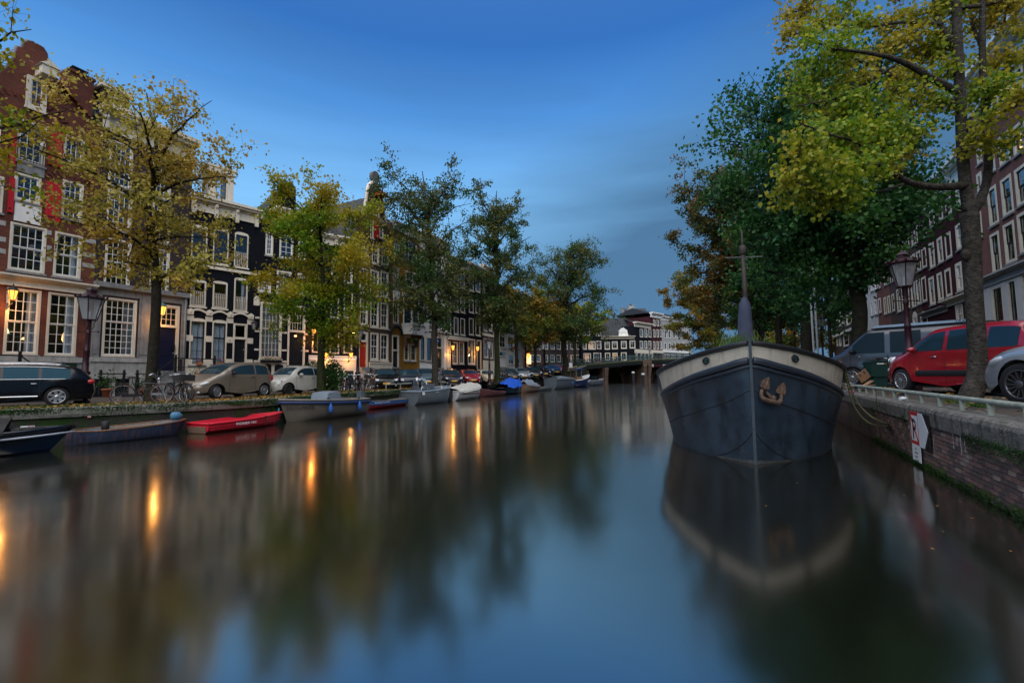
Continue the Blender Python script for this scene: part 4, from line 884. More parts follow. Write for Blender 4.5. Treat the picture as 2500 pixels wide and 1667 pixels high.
for i, r_ in enumerate(((1476, 1489, 834, 853), (1494, 1508, 833, 852), (1516, 1530, 832, 851), (1537, 1551, 831, 850), (1477, 1490, 861, 880), (1495, 1508, 861, 880), (1516, 1530, 860, 880))): h.window(h.rect(*r_), 2, 2, ow=.16, panes=False, lit=LITD if i in (5,) else None, curtain='top' if i < 4 else None)
H = h.z(1510, 826); h.wall(H, NAVY); h.cornice(H-.1, H+.5, .7, CREAM)
zr_ = h.z(1510, 771); W = h.W; b = MB(); n = 34
b.grid([[(1.2*t+(W-1.2*t-.6*t)*j/44, .3+4.2*t-(i % 2)*.07, H+.3+(zr_-H-.3)*t+(i % 2)*.07+.03*math.sin(j*2.5)) for j in range(45)] for i in range(n+1) for t in (i/n,)], sm=False)
b.add([(0, .3, H+.3), (1.2, 4.5, zr_), (1.2, 9, zr_), (0, 9, H+.3)], [(0, 1, 2, 3)]); b.add([(W, .3, H+.3), (W-.6, 4.5, zr_), (W-.6, 9, zr_), (W, 9, H+.3)], [(0, 1, 2, 3)]); b.add([(1.2, 4.5, zr_), (W-.6, 4.5, zr_), (W-.6, 9, zr_), (1.2, 9, zr_)], [(0, 1, 2, 3)])
b.obj('roof', TILE, h.root)
q = h.rect(1510, 1535, 799, 824); um = (q[0]+q[1])/2; wd = (q[1]-q[0])/2
MB().prism([(um-wd, q[2]), (um+wd, q[2]), (um+wd*.75, q[2]+(q[3]-q[2])*.55), (um+wd*.8, q[2]+(q[3]-q[2])*.68), (um, q[3]), (um-wd*.8, q[2]+(q[3]-q[2])*.68), (um-wd*.75, q[2]+(q[3]-q[2])*.55)], .1, 2.2).obj('dormer', WHITE, h.root)
h.window((um-wd*.5, um+wd*.5, q[2]+.25, q[2]+(q[3]-q[2])*.55), 2, 2, y=.06, hole=False, ow=.08, panes=False, sill=None);
c1 = fpt(1552, 107)
h = House('painted_house', 'right face of the black corner house with three window bays and white shopfront', c1, fpt(1593, 113), 3.6, 8.5)
for y0, y1 in ((803, 823), (832, 851)):
    for x0, x1 in ((1562, 1570), (1573, 1580), (1583, 1590)): h.window(h.rect(x0, x1, y0, y1), 2, 3, ow=.15, panes=False)
H = h.z(1572, 798); h.wall(H, NAVY); h.cornice(H-.2, H+.9, .8, CREAM); zz = h.z(1572, 857)
h.band('shopfront_fascia', -.2, h.W, zz-.6, zz+.3, .4, CREAM)
for x in (1553, 1564, 1573, 1582, 1591): u = h.uv(x, 870)[0]; h.band('shopfront_pier', max(-.2, u-.25), u+.25, -.3, zz-.602, .3, CREAM)
h.band('shop_glass', .1, h.W-.1, .2, zz-.61, .02, CGLASS); h.part('roof', MB().add([(0, .3, H+.9), (h.W, .3, H+.9), (h.W*.9, 4, H+2.0), (h.W*.25, 4, H+2.0)], [(0, 1, 2, 3)]), TILE)
h = House('brick_house', 'maroon brick house of three storeys with white cornice beyond the corner house', fpt(1593, 113), fpt(1619, 117), 3.6, 12)
for y0, y1 in ((780, 796), (804, 823), (833, 852)):
    for x0, x1 in ((1595, 1600), (1603, 1608), (1611, 1616)): h.window(h.rect(x0, x1, y0, y1), 1, 2, ow=.16, panes=False)
H = h.z(1606, 775); h.wall(H, BR_MAR); h.cornice(H-.2, H+1.0, .8, WHITE, brackets=3); zz = h.z(1606, 857); h.band('shopfront_fascia', 0, h.W, zz-.5, zz+.2, .3, CREAM)
h.part('roof', MB().add([(0, .5, H+.9), (h.W, .5, H+.9), (h.W, 5, H+2.6), (0, 5, H+2.6), (0, 10, H+.9), (h.W, 10, H+.9)], [(0, 1, 2, 3), (3, 2, 5, 4), (0, 3, 4), (1, 5, 2)]), TILE)
h = House('brick_house', 'tall house whose grey roof and chimney rise behind the black corner house', fpt(1523, 119), fpt(1598, 119), 3.6, 9)
H = at(1560, 778, 119).z-3.6; h.wall(H, STONE); zr_ = at(1560, 751, 121).z-3.6
h.part('roof', MB().add([(-.2, .1, H+.05), (h.W+.2, .1, H+.05), (h.W-.8, 3.5, zr_), (1.2, 3.5, zr_), (-.2, 8, H+.05), (h.W+.2, 8, H+.05)], [(0, 1, 2, 3), (3, 2, 5, 4), (0, 3, 4), (1, 5, 2)]), TILE)
h.chimney(fx(1546, 120)-h.p0.x, 1.4, H-2, at(1546, 747, 120).z-3.6, 1.5, STONE_L); h.chimney(.5, 1.6, H-2, at(1523, 752, 120).z-3.6, .7, STONE, pots=False)
h = House('painted_house', 'white row house seen past the autumn trees beyond the bridge', fpt(1619, 117), fpt(1690, 128), 3.6, 12)
for y0, y1 in ((806, 826), (836, 853)):
    for x0 in (1622, 1632, 1643, 1654, 1665, 1676): h.window(h.rect(x0, x0+6, y0, y1), 1, 2, ow=.16, panes=False)
H = h.z(1655, 785); h.wall(H, pm('grey_render_wall', (.30, .31, .31), .8)); h.cornice(H-.2, H+.8, .7, WHITE); zz = h.z(1655, 857); h.band('shopfront_fascia', 0, h.W, zz-.5, zz+.1, .3, WHITE); h.roof(H+3, 'along', TILE)

# ------------------------------------------------------------------ right bank houses
def rpt(px):                         # on the right building line
    r = ray(px, 918+(1250-px)*.0125); Y = 11.9/(r.x*PX.x+PX.y); return (r.x*Y, Y)
R = [rpt(x) for x in (2040, 2121, 2154, 2186, 2221, 2263, 2326, 2406)]
v = Vector((R[7][0], R[7][1], 0))-AX*11; R.append((v.x, v.y))
def rwin(h, xs, ys, slope, x_ref, **k):
    for j, (y0, y1) in enumerate(ys):
        for i, (x0, x1) in enumerate(xs):
            o = -(x0-x_ref)*slope[j]
            kw = dict(k)
            if 'lits' in kw: l = kw.pop('lits'); kw['lit'] = LITW if (j, i) in l else None
            h.window(h.rect(x0, x1, y0+o, y1+o), **kw)
h = House('brick_house', 'large redbrown brick house with white ground floor and two lit orange windows at the right', R[7], R[8], ZR, 10)
gk = dict(cols=1, rows=2, split=.5, sash=BLACKP, ow=.15, outer=CREAM, sill=STONE)
for j, (c0, ys) in enumerate(((2413, (454, 552)), (2420, (566, 668)), (2406, (350, 427)), (2401, (218, 300)))):
    for i, (dx, dw, up) in enumerate(((0, 23, 0), (32, 28, 25), (66, 34, 52), (108, 40, 88), (156, 46, 130))):
        lit = LITW if (j == 2 and i in (1, 2)) else None
        x0 = c0+dx; o = h.window(h.rect(x0, x0+dw, ys[0]-up, ys[1]-up), curtain=('both', pm('red_curtain', (.16, .03, .05), .9)) if (j == 1 and not lit) else None, lit=lit, **gk)
for x0, x1, y0, y1 in ((2424, 2451, 697, 790), (2463, 2485, 680, 790), (2498, 2530, 660, 790), (2545, 2590, 640, 780)): h.window(h.rect(x0, x1, y0, y1), 2, 3, outer=CREAM, sash=BLACKP, ow=.12)
zt = h.z(2430, 130); h.wall(zt, BR_RB); zz = h.z(2450, 678); h.cornice(zz-.15, zz+.35, .35, STONE_L)
op = [o for o in h.opens if o[3] < zz]; b = MB(); us = sorted({0, h.W}|{v for o in op for v in o[:2]}); zs_ = sorted({-.3, zz-.16}|{v for o in op for v in o[2:]})
for i in range(len(us)-1):
    for j in range(len(zs_)-1):
        u, z_ = (us[i]+us[i+1])/2, (zs_[j]+zs_[j+1])/2
        if not any(o[0] < u < o[1] and o[2] < z_ < o[3] for o in op): b.box(us[i], us[i+1], -.03, -.003, zs_[j], zs_[j+1])
b.obj('white_ground_floor', WHITEB, h.root); h.cornice(h.z(2440, 205), h.z(2440, 128), .9, WHITE, brackets=5); h.part('downpipe', MB().tube([(-.02, -.09, 0), (-.02, -.09, zt-.5)], .06, 6), pm('pale_pipe', (.35, .38, .42), .5))
h.roof(zt+3, 'along', TILE)
h = House('painted_house', 'narrow maroon painted house half hidden behind the large trunk', R[6], R[7], ZR, 10)
rwin(h, ((2334, 2350), (2385, 2398)), ((545, 610), (640, 712), (456, 505), (400, 440)), (.55, .35, .7, .75), 2334, cols=1, rows=2, split=.5, ow=.2, outer=CREAM, sash=WHITE)
h.window(h.rect(2334, 2352, 742, 790), 2, 2, ow=.12, lit=LITD); h.window(h.rect(2400, 2405, 735, 790), 1, 1, ow=.04, lit=LITW, sill=None)
H = h.z(2365, 380); h.wall(H, BR_MAR); h.cornice(H-.9, H+.4, .6, WHITE, brackets=3); h.roof(H+3, 'along', TILE); zz = h.z(2360, 730); h.cornice(zz-.1, zz+.3, .4, CREAM)
h = House('painted_house', 'dark brown painted house with three rows of tall cream framed windows', R[5], R[6], ZR, 10)
rwin(h, ((2269, 2282), (2289, 2302), (2308, 2323)), ((675, 745), (590, 655), (512, 555), (430, 470)), (.52, .6, .75, .8), 2269, cols=1, rows=2, split=.5, ow=.18, outer=CREAM, sash=BLACKP)
H = h.z(2295, 452); h.wall(H, BR_MAR); h.cornice(H-.8, H+.3, .6, WHITE); h.roof(H+3.5, 'along', TILE); zz = h.z(2295, 762); h.cornice(zz-.1, zz+.3, .3, STONE)
h = House('brick_house', 'brown brick house of three narrow bays with an arched lit doorway', R[4], R[5], ZR, 10)
rwin(h, ((2225, 2235), (2238, 2248), (2251, 2262)), ((688, 750), (620, 670), (555, 600), (500, 535)), (.5, .6, .7, .75), 2225, cols=1, rows=2, split=.5, ow=.14, outer=CREAM, sash=BLACKP, panes=False)
for x0, x1, l in ((2229, 2240, LITD), (2248, 2265, None)): h.window(h.rect(x0, x1, 772, 800), 1, 1, ow=.1, arch=.4, lit=l, sill=None)
H = h.z(2242, 505); h.wall(H, BR_BRN); h.cornice(H-.6, H+.3, .5, CREAM); h.roof(H+3, 'along', TILE)
h = House('brick_house', 'grey purple brick house with four narrow window bays behind the right lamp', R[3], R[4], ZR, 10)
rwin(h, ((2190, 2198), (2202, 2210), (2213, 2220)), ((705, 762), (650, 690), (595, 630)), (.45, .55, .65), 2190, cols=1, rows=2, ow=.14, outer=CREAM, sash=BLACKP, panes=False)
H = h.z(2203, 560); h.wall(H, BR_PUR); h.cornice(H-.6, H+.3, .5, CREAM); h.roof(H+3, 'along', TILE)
h = House('brick_house', 'redbrown brick house between the white house and the right lamp', R[2], R[3], ZR, 10)
rwin(h, ((2158, 2164), (2167, 2174), (2178, 2184)), ((725, 768), (660, 697), (612, 645)), (.4, .5, .55), 2158, cols=1, rows=2, ow=.14, outer=CREAM, sash=BLACKP, panes=False)
H = h.z(2170, 590); h.wall(H, BR_RB); h.cornice(H-.6, H+.3, .5, CREAM); h.roof(H+3, 'along', TILE)
h = House('painted_house', 'white painted house seen past the dark maple trunk', R[1], R[2], ZR, 10)
rwin(h, ((2126, 2132), (2135, 2142), (2145, 2151)), ((735, 772), (680, 712)), (.4, .45), 2126, cols=1, rows=2, ow=.14, outer=WHITE, sash=WHITE, panes=False)
H = h.z(2138, 620); h.wall(H, WHITEB); h.cornice(H-.6, H+.3, .5, WHITE); h.roof(H+3, 'along', TILE)
h = House('brick_house', 'brown brick house with pale ground floor far along the right bank', R[0], R[1], ZR, 10)
h.window(h.rect(2066, 2090, 763, 790), 2, 2, ow=.16, panes=False, lit=LITD); rwin(h, ((2041, 2045), (2048, 2053), (2056, 2061)), ((762, 797),), (.1,), 2041, cols=1, rows=2, ow=.14, panes=False)
for x0, x1 in ((2042, 2046), (2049, 2054), (2059, 2072), (2080, 2093), (2100, 2112)): h.window(h.rect(x0, x1, 815, 845), 1, 2, ow=.14, panes=False)
for x0, x1 in ((2060, 2072), (2082, 2094)): h.window(h.rect(x0, x1, 705, 735), 2, 2, ow=.16, panes=False)
H = h.z(2080, 665); h.wall(H, BR_BRN); h.cornice(H-.6, H+.3, .5, CREAM); h.roof(H+3, 'along', TILE); zz = h.z(2080, 805); h.band('ground_cornice', 0, h.W, zz-.15, zz+.2, .3, CREAM)

# ------------------------------------------------------------------ unseen row houses added behind the viewer, dark reflections for glass and paint
def plain_house(label, p0, p1, H, m):
    h = House('brick_house', label, p0, p1, ZL, 10); n = 3; w = h.W/n
    for i in range(n):
        for k in range(4): h.window((i*w+w*.25, i*w+w*.75, .9+k*3.1, 2.9+k*3.1), 2, 2, panes=False, sill=None)
    h.wall(H, m); h.roof(H+3, 'along', TILE)
e0 = Vector((P[0][0], P[0][1], 0)); ed = H1.d
for k, (m, t) in enumerate(((BR_PUR, 'first'), (BR_MAR, 'second'), (BR_BRN, 'third'))): a_, b_ = e0-ed*(8*k+8.2), e0-ed*(8*k+.2); plain_house(t+' plain row house added behind the viewer on the left bank', (a_.x, a_.y), (b_.x, b_.y), 13+k % 2, m)
e0 = Vector((R[8][0], R[8][1], 0))
for k, (m, t) in enumerate(((BR_MAR, 'first'), (BR_PUR, 'second'), (BR_BRN, 'third'))): a_, b_ = e0-AX*(9*k+.2), e0-AX*(9*k+9); plain_house(t+' plain row house added behind the viewer on the right bank', (a_.x, a_.y), (b_.x, b_.y), 14-k % 2, m)
for k, (m, t) in enumerate(((BR_BRN, 'left'), (BR_PUR, 'middle'), (BR_MAR, 'right'))): plain_house(t+' plain row house added behind the viewer across the canal', (2-19*k, -50), (-16.5-19*k, -44), 14, m)
# ------------------------------------------------------------------ trees
L_GOLD = leaf_mat('golden_leaves', [(.22, .12, .010), (.44, .29, .03), (.60, .44, .10)], [(.16, .15, .012), (.34, .30, .035), (.55, .46, .10)], clump=.45, transl=.45)
L_YG = leaf_mat('yellow_green_leaves', [(.055, .15, .006), (.13, .26, .010), (.28, .33, .012)], [(.20, .16, .008), (.36, .28, .010), (.46, .35, .02)], clump=.33, transl=.5)
L_ELM = leaf_mat('elm_leaves', [(.016, .050, .010), (.032, .085, .016), (.060, .115, .02)], [(.024, .045, .012), (.055, .085, .02), (.22, .17, .02)], clump=.3)
L_MIX = leaf_mat('autumn_mixed_leaves', [(.035, .085, .010), (.085, .14, .016), (.20, .17, .018)], [(.09, .085, .010), (.20, .14, .014), (.38, .19, .016)], clump=.22)
L_DARK = leaf_mat('dark_maple_leaves', [(.014, .055, .010), (.030, .110, .018), (.065, .165, .024)], [(.008, .042, .011), (.016, .078, .019), (.030, .115, .026)], clump=.5)
L_ORG = leaf_mat('rust_leaves', [(.016, .050, .010), (.04, .085, .014), (.16, .10, .012)], [(.035, .045, .010), (.085, .07, .012), (.34, .12, .010)], clump=.3)
L_LINDEN = leaf_mat('linden_leaves', [(.18, .16, .010), (.36, .31, .02), (.56, .42, .045)], [(.08, .17, .008), (.17, .28, .016), (.38, .38, .025)], clump=.55, transl=.5)
def bez(a, c, b, n): return [a*(1-t)**2+c*2*t*(1-t)+b*t*t for t in np.linspace(0, 1, n)]
def tree(label, base, th, tr, cc, cr, leaves, leaf, lm, bark=BARK, seed=1, limbs=9, sub=6, twigs=7, upright=.5, lean=(0, 0), name='broadleaf_tree', spread=.055, group=None, low=0.0, stemtop=.75, vase=0.0):
    """trunk of height th and radius tr, crown ellipsoid cc/cr (world), leaves spread along the twigs"""
    R = random.Random(seed); g = np.random.default_rng(seed)
    base = Vector(base); cc = Vector(cc); cr = Vector(cr); root = thing(name, label, 'tree', tuple(base), 0, group)
    b = MB(); top = base+Vector((lean[0], lean[1], th)); apex = Vector((cc.x, cc.y, cc.z+cr.z*stemtop))
    def wob(p, k): return p+Vector((R.uniform(-k, k), R.uniform(-k, k), R.uniform(-k, k)*.5))
    tp = [base+Vector((0, 0, -.1)), base+Vector((0, 0, .12)), base+(top-base)*.12+Vector((0, 0, 0)), wob(base+(top-base)*.35, tr*.35), wob(base+(top-base)*.7, tr*.35), top]
    b.tube(smooth_path(tp, 3), list(np.interp(np.linspace(0, 1, 16), [0, .12, .3, .7, 1], [tr*1.75, tr*1.4, tr*1.05, tr*.92, tr*.85])), 12)
    stem = smooth_path([top, wob(top.lerp(apex, .3), tr), wob(top.lerp(apex, .65), tr*2), apex], 4); b.tube(stem, list(np.linspace(tr*.8, tr*.12, len(stem))), 8)
    tw = []                              # (points) where leaves sit
    def inside(p): q = p-cc; g_ = 1+vase*max(-.9, min(1, q.z/cr.z)); return (q.x/cr.x/g_)**2+(q.y/cr.y/g_)**2+(q.z/cr.z)**2
    for i in range(limbs):
        f = (i+.5)/limbs; ang = i*2.39996+R.uniform(-.3, .3); el = -.35-low+(1.25+low)*f
        vf = 1+vase*math.sin(el); tgt = cc+Vector((cr.x*vf*math.cos(ang)*math.cos(el), cr.y*vf*math.sin(ang)*math.cos(el), cr.z*math.sin(el)))*R.uniform(.80, .97)
        st = top.lerp(apex, max(0, min(.8, f*.75-.06+R.uniform(-.05, .05)))) if i > 1 else base.lerp(top, .86+.1*i)
        k = min(len(stem)-1, int(f*.7*len(stem))); st = stem[k] if i > 1 else st
        mid = st.lerp(tgt, .45)+Vector((0, 0, (tgt-st).length*.16*upright))
        mid = Vector((mid.x+(st.x-mid.x)*upright*.35, mid.y+(st.y-mid.y)*upright*.35, mid.z))
        L = bez(st, mid, tgt, 9); L = [L[0]]+[wob(p, (tgt-st).length*.018) for p in L[1:]]; r0 = tr*R.uniform(.34, .5)
        b.tube(L, list(np.linspace(r0, r0*.14, 9)), 6)
        for j in range(sub):
            t = .28+.72*(j+.5)/sub; p = L[min(8, int(t*8))]
            d = Vector((R.gauss(0, 1), R.gauss(0, 1), R.gauss(.15, .8))).normalized()+(p-cc).normalized()*.35
            ln = min(cr)*R.uniform(.28, .5); q = p+d*ln
            if inside(q) > 1.12: q = cc+(q-cc)*(1/math.sqrt(inside(q)))
            S = bez(p, p.lerp(q, .5)+Vector((0, 0, .12*ln)), q, 5); rs = r0*.36*(1-.5*t)
            b.tube(S, list(np.linspace(rs, rs*.25, 5)), 4, cap=False)
            for k in range(twigs):
                p2 = S[R.randrange(1, 5)]; d2 = Vector((R.gauss(0, 1), R.gauss(0, 1), R.gauss(-.05, .7))).normalized(); l2 = min(cr)*R.uniform(.13, .30); q2 = p2+d2*l2
                b.tube([p2, p2.lerp(q2, .5)+Vector((0, 0, .06*l2)), q2], [rs*.28, rs*.2, rs*.1], 3, cap=False); tw.append((p2, q2))
    b.xf(Matrix.Translation(-base)); b.obj('trunk', bark, root)
    tw = np.array([(tuple(a), tuple(c)) for a, c in tw]); n = leaves; idx = g.integers(0, len(tw), n)
    wgt = .15+g.random(len(tw))**1.5; wgt /= wgt.sum(); idx = g.choice(len(tw), n, p=wgt)
    t = g.random(n)[:, None]**.7; pos = tw[idx, 0]*(1-t)+tw[idx, 1]*t+g.normal(size=(n, 3))*min(cr)*spread*np.array([1, 1, .75])
    pos -= np.array(tuple(base))
    scatter_faces('crown', pos, leaf, lm, root, up=-.6, aspect=.72); return root
def gl(px, Y, off=0): x = fx(px, Y)+off; return (x, Y, zl(Y))
# left bank, from near to far
tree('half seen gold leaved tree at the left edge, only twig ends in view', (-18.6, 13.0, ZL), 5, .22, (-16.6, 12.6, 10.5), (3.4, 3.0, 3.4), 4200, .17, L_YG, seed=41, limbs=9)
tree('golden leaved linden behind the parked bicycles by the stone house', gl(368, 17.6), 5.2, .18, (fx(340, 17.6)-.1, 17.4, 8.9), (3.9, 3.4, 5.7), 13500, .14, L_GOLD, seed=5, limbs=15, sub=6, twigs=8, upright=.9, low=.25, spread=.045)
tree('yellow and green leaved tree behind the small white car', gl(783, 24.6), 4.0, .20, (fx(774, 24.6), 24.6, 8.2), (3.7, 3.4, 5.5), 26000, .155, L_YG, BARK_M, seed=9, limbs=13, sub=6, twigs=8, upright=.8, low=.4, spread=.06)
tree('tall sparse elm with forked grey trunk by the blue parked car', gl(1062, 37.5), 5.4, .27, (fx(1030, 37.5), 37.5, 12.7), (4.6, 4.1, 8.5), 27000, .18, L_ELM, BARK_G, seed=12, limbs=21, sub=7, twigs=8, upright=1.2, low=.45, spread=.045, vase=.25)
tree('tall thin topped elm behind the cream parked car', gl(1214, 47.5), 6.0, .30, (fx(1217, 47.5), 47.5, 14.0), (4.4, 4.0, 9.9), 27000, .20, L_ELM, BARK_M, seed=17, limbs=21, sub=7, twigs=8, upright=1.2, low=.5, spread=.045, vase=.05)
tree('small yellow green tree between the far parked cars', gl(1308, 66), 4.6, .24, (fx(1312, 66), 66, 9.8), (4.6, 4, 5.6), 15000, .25, L_MIX, seed=21, limbs=11, sub=5)
tree('dense round topped elm standing by the bridge end', gl(1373, 70, .4), 6.2, .42, (fx(1404, 70), 70, 14.2), (7.3, 6, 10.8), 30000, .25, L_ELM, seed=23, limbs=17, sub=7, low=.3)
tree('orange tinged tree in front of the round topped elm', gl(1352, 74, -1.5), 6, .25, (fx(1345, 74), 73, 11), (3.6, 3.2, 4.2), 9000, .28, L_MIX, seed=27, limbs=9, sub=5)
tree('slim leafy tree on the far street corner, left of the bridge', (fx(1405, 90), 90, 3.6), 5, .3, (fx(1425, 90), 90, 12), (6, 5, 4.8), 7000, .38, L_YG, seed=29, limbs=9, sub=5)
tree('small gold tree before the lit side street doorway', (fx(1284, 80), 80, 2.4), 4, .2, (fx(1284, 80), 80, 8.5), (3.2, 3, 3.6), 3500, .34, L_MIX, seed=31, limbs=8, sub=4)
tree('green tree showing between the thin elm and the small yellow tree', (fx(1262, 60), 60, 1.4), 6, .25, (fx(1268, 60), 60, 9.5), (3.6, 3.2, 5.2), 6500, .29, L_MIX, seed=33, limbs=10, sub=5)

# right bank
tree('dense dark green maple over the grey van', (14.5, 19.2, ZR), 4.4, .30, (13.1, 19.8, 10.6), (4.4, 4.4, 5.7), 46000, .19, L_DARK, seed=51, limbs=25, sub=8, twigs=8, upright=.7, low=.3, spread=.06)
def gr(px, Y): return (fx(px, Y), Y, zr(Y))
tree('rust tinted tall tree leaning over the canal, left of the maple', gr(1860, 50), 6, .33, (fx(1748, 47), 47, 15.5), (5.0, 4.8, 10.8), 36000, .26, L_ORG, seed=53, limbs=19, sub=7, low=.4)
tree('orange and green low tree nearest the bridge on the right bank', gr(1752, 80), 5, .3, (fx(1700, 76), 76, 11.0), (6.4, 5, 8.2), 22000, .32, L_MIX, seed=57, limbs=13, sub=6, low=.5)
tree('dark green tree behind the mast of the barge', gr(1868, 58), 6.5, .3, (fx(1815, 57), 57, 13), (5.4, 5, 8.6), 20000, .30, L_ELM, seed=59, limbs=13, sub=6, low=.4)
tree('green tree with thick double trunk behind the barge bow', gr(1907, 44), 6, .32, (fx(1890, 44), 44, 11.5), (5, 4.6, 7), 13000, .30, L_DARK, seed=61, limbs=13, sub=6, low=.4)
tree('thickest dark trunked tree between the barge and the pale car', gr(1972, 35), 6, .42, (fx(1955, 35), 35, 10.5), (4.6, 4.4, 6.2), 12000, .26, L_DARK, seed=63, limbs=13, sub=6, low=.3)
tree('slender tree in front of the far brown house on the right', gr(2032, 28), 4.6, .11, (fx(2030, 28), 28, 7.6), (2.6, 2.6, 3.4), 4200, .22, L_DARK, seed=65, limbs=9, sub=5, low=.3)
tree('yellow tree glowing far behind the trunks of the right bank', gr(1880, 100), 4, .3, (fx(1885, 100), 100, 9), (9, 5, 5.5), 8000, .45, L_YG, seed=67, limbs=11, sub=5, low=.4)
tree('far olive tree closing the right bank behind the lamp posts', gr(1985, 75), 5, .3, (fx(1985, 75), 75, 9), (7, 5, 6.5), 8000, .42, L_MIX, seed=69, limbs=11, sub=5, low=.4)
# the big linden in the right foreground, modelled limb by limb
nt_ = thing('linden_tree', 'big linden with grey forked trunk standing right in front of the red car', 'tree', (9.4, 9.4, ZR))
B0 = Vector((9.4, 9.4, ZR)); YT = 9.4
b = MB()
tk = [at(2366, 985, YT), at(2372, 960, YT), at(2384, 920, YT), at(2386, 850, YT), at(2377, 720, YT), at(2372, 600, YT), at(2366, 520, YT)]
rr = [.225, .19, .160, .147, .145, .148, .155]
pth = smooth_path(tk, 4); b.tube(pth, [float(np.interp(i/4, range(7), rr)) for i in range(len(pth))], 16)
ls = [([(2366, 520), (2352, 400), (2345, 250), (2338, 100), (2334, -60), (2330, -250)], .108, .075, 0), ([(2368, 530), (2398, 480), (2413, 400), (2405, 260), (2398, 130), (2402, -40), (2420, -220)], .085, .045, 0),
      ([(2345, 228), (2290, 200), (2200, 150), (2120, 130), (2030, 120)], .085, .02, -.2), ([(2345, 262), (2280, 232), (2190, 190), (2100, 150), (1990, 100)], .07, .02, .4),
      ([(2362, 452), (2290, 457), (2220, 445), (2150, 405), (2080, 400)], .085, .025, -.6), ([(2340, 120), (2290, 50), (2270, -30), (2200, -90)], .06, .02, .3), ([(2300, 60), (2200, 55), (2080, 70), (1960, 40)], .04, .012, .7),
      ([(2405, 260), (2450, 180), (2500, 120), (2580, 90)], .06, .02, .3), ([(2410, 280), (2470, 235), (2540, 210), (2640, 190)], .05, .02, -.5), ([(2338, 20), (2420, 10), (2500, -20)], .05, .02, 0), ([(2400, 120), (2370, 40), (2390, -60)], .04, .02, .5),
      ([(2150, 405), (2090, 350), (2030, 330), (1950, 300)], .03, .01, -.9), ([(2200, 150), (2120, 200), (2040, 240), (1940, 260)], .03, .01, -.1), ([(2220, 445), (2140, 470), (2060, 480), (1985, 470)], .03, .01, -.7)]
lp = []
for pts, ra, rb, dy in ls:
    n_ = len(pts); P3 = smooth_path([at(x, y, YT+dy*i/(n_-1)*2) for i, (x, y) in enumerate(pts)], 4)
    b.tube(P3, list(np.linspace(ra, rb, len(P3))), 9); lp.append(P3)
b.ell(at(2357, 622, YT-.06), (.08, .08, .12)); b.ell(at(2372, 507, YT-.05), (.135, .13, .2))
R = random.Random(77); tws = []
seedpts = [(x, y, dy) for x, y, dy in [(2000, 60, .6), (1930, 30, .8), (1960, 110, .2), (2040, 110, -.2), (2100, 60, .4), (2150, 120, .3), (2010, 180, .3), (2080, 190, 0), (1960, 230, .1), (2040, 260, 0), (1990, 320, -.6), (2060, 320, -.5), (2110, 260, -.2), (2000, 390, -.9), (2060, 400, -.8), (1950, 390, -.9), (1990, 440, -.7), (2040, 460, -.7), (2100, 430, -.6), (2020, 490, -.6), (2180, 230, .2), (2230, 180, .3), (2120, 340, -.4), (2180, 60, .5), (2250, 40, .3), (2220, 110, .3), (1920, 80, .6), (2160, 400, -.5), (1960, 160, .3), (2080, 20, .7), (2280, 100, .2), (2450, 60, .2), (2490, 140, 0), (2440, 200, -.3), (2480, 260, -.6), (2520, 60, .2), (2400, 60, .2), (2350, 30, .2), (2310, 10, .2), (2390, 220, 0), (2460, 10, .1), (2230, 270, 0), (2300, 250, 0), (1950, 450, -.8), (2200, 300, -.2), (2160, 320, -.3), (2120, 300, -.2), (2250, 130, .3), (2300, 180, .1), (2180, -20, .5), (2100, -20, .6), (2000, -10, .7), (2330, 120, .2), (2430, 330, -.4), (2500, 330, -.5), (2260, 330, -.2)]]
allp = [p for l in lp for p in l]
for x, y, dy in seedpts:
    c = at(x, y, YT+dy*1.6); near_ = min(allp, key=lambda p: (p-c).length+max(0, 0)); q = bez(near_, near_.lerp(c, .5)+Vector((0, 0, .12)), c, 5); b.tube(q, list(np.linspace(.022, .008, 5)), 4, cap=False)
    for k in range(9):
        p2 = q[R.randrange(2, 5)]; d2 = Vector((R.gauss(0, 1), R.gauss(0, 1), R.gauss(-.1, .6))).normalized(); q2 = p2+d2*R.uniform(.2, .62); b.tube([p2, p2.lerp(q2, .5)+Vector((0, 0, .03)), q2], [.007, .005, .003], 3, cap=False); tws.append((p2, q2))
b.xf(Matrix.Translation(-B0)); b.obj('trunk', BARK_G, nt_)
tws = np.array([(tuple(a), tuple(c)) for a, c in tws]); n = 19500; idx = rng.integers(0, len(tws), n); t = rng.random(n)[:, None]**.6
pos = tws[idx, 0]*(1-t)+tws[idx, 1]*t+rng.normal(size=(n, 3))*.10-np.array(tuple(B0))
dist = np.linalg.norm(pos+np.array(tuple(B0))-np.array((0, 0, CZ)), axis=1); order = np.argsort(dist+rng.random(n)*2.2); bigs = pos[order[:300]]; rest = pos[order[300:]]
scatter_faces('crown', rest, .092, L_LINDEN, nt_, up=-.7, aspect=.85)
lm_ = []
for k in range(4):                    # folded heart shaped leaves, hanging from their twigs
    s = .052; z0 = random.uniform(.008, .02)
    m = MB(); m.add([(0, 0, 0), (s*.55, -z0*-1, -s*.25), (s*.8, z0, -s*.9), (s*.4, z0*.7, -s*1.6), (0, 0, -s*2.1), (-s*.4, z0*.7, -s*1.6), (-s*.8, z0, -s*.9), (-s*.55, z0, -s*.25)], [(0, 1, 2), (0, 2, 3, 4), (0, 4, 5, 6), (0, 6, 7)]); lm_.append(m.mesh('leaf', L_LINDEN))
for p in bigs: link('leaf', lm_[random.randrange(4)], nt_, tuple(p), (random.gauss(0, .7), random.gauss(0, .7), random.uniform(0, 6.28)))
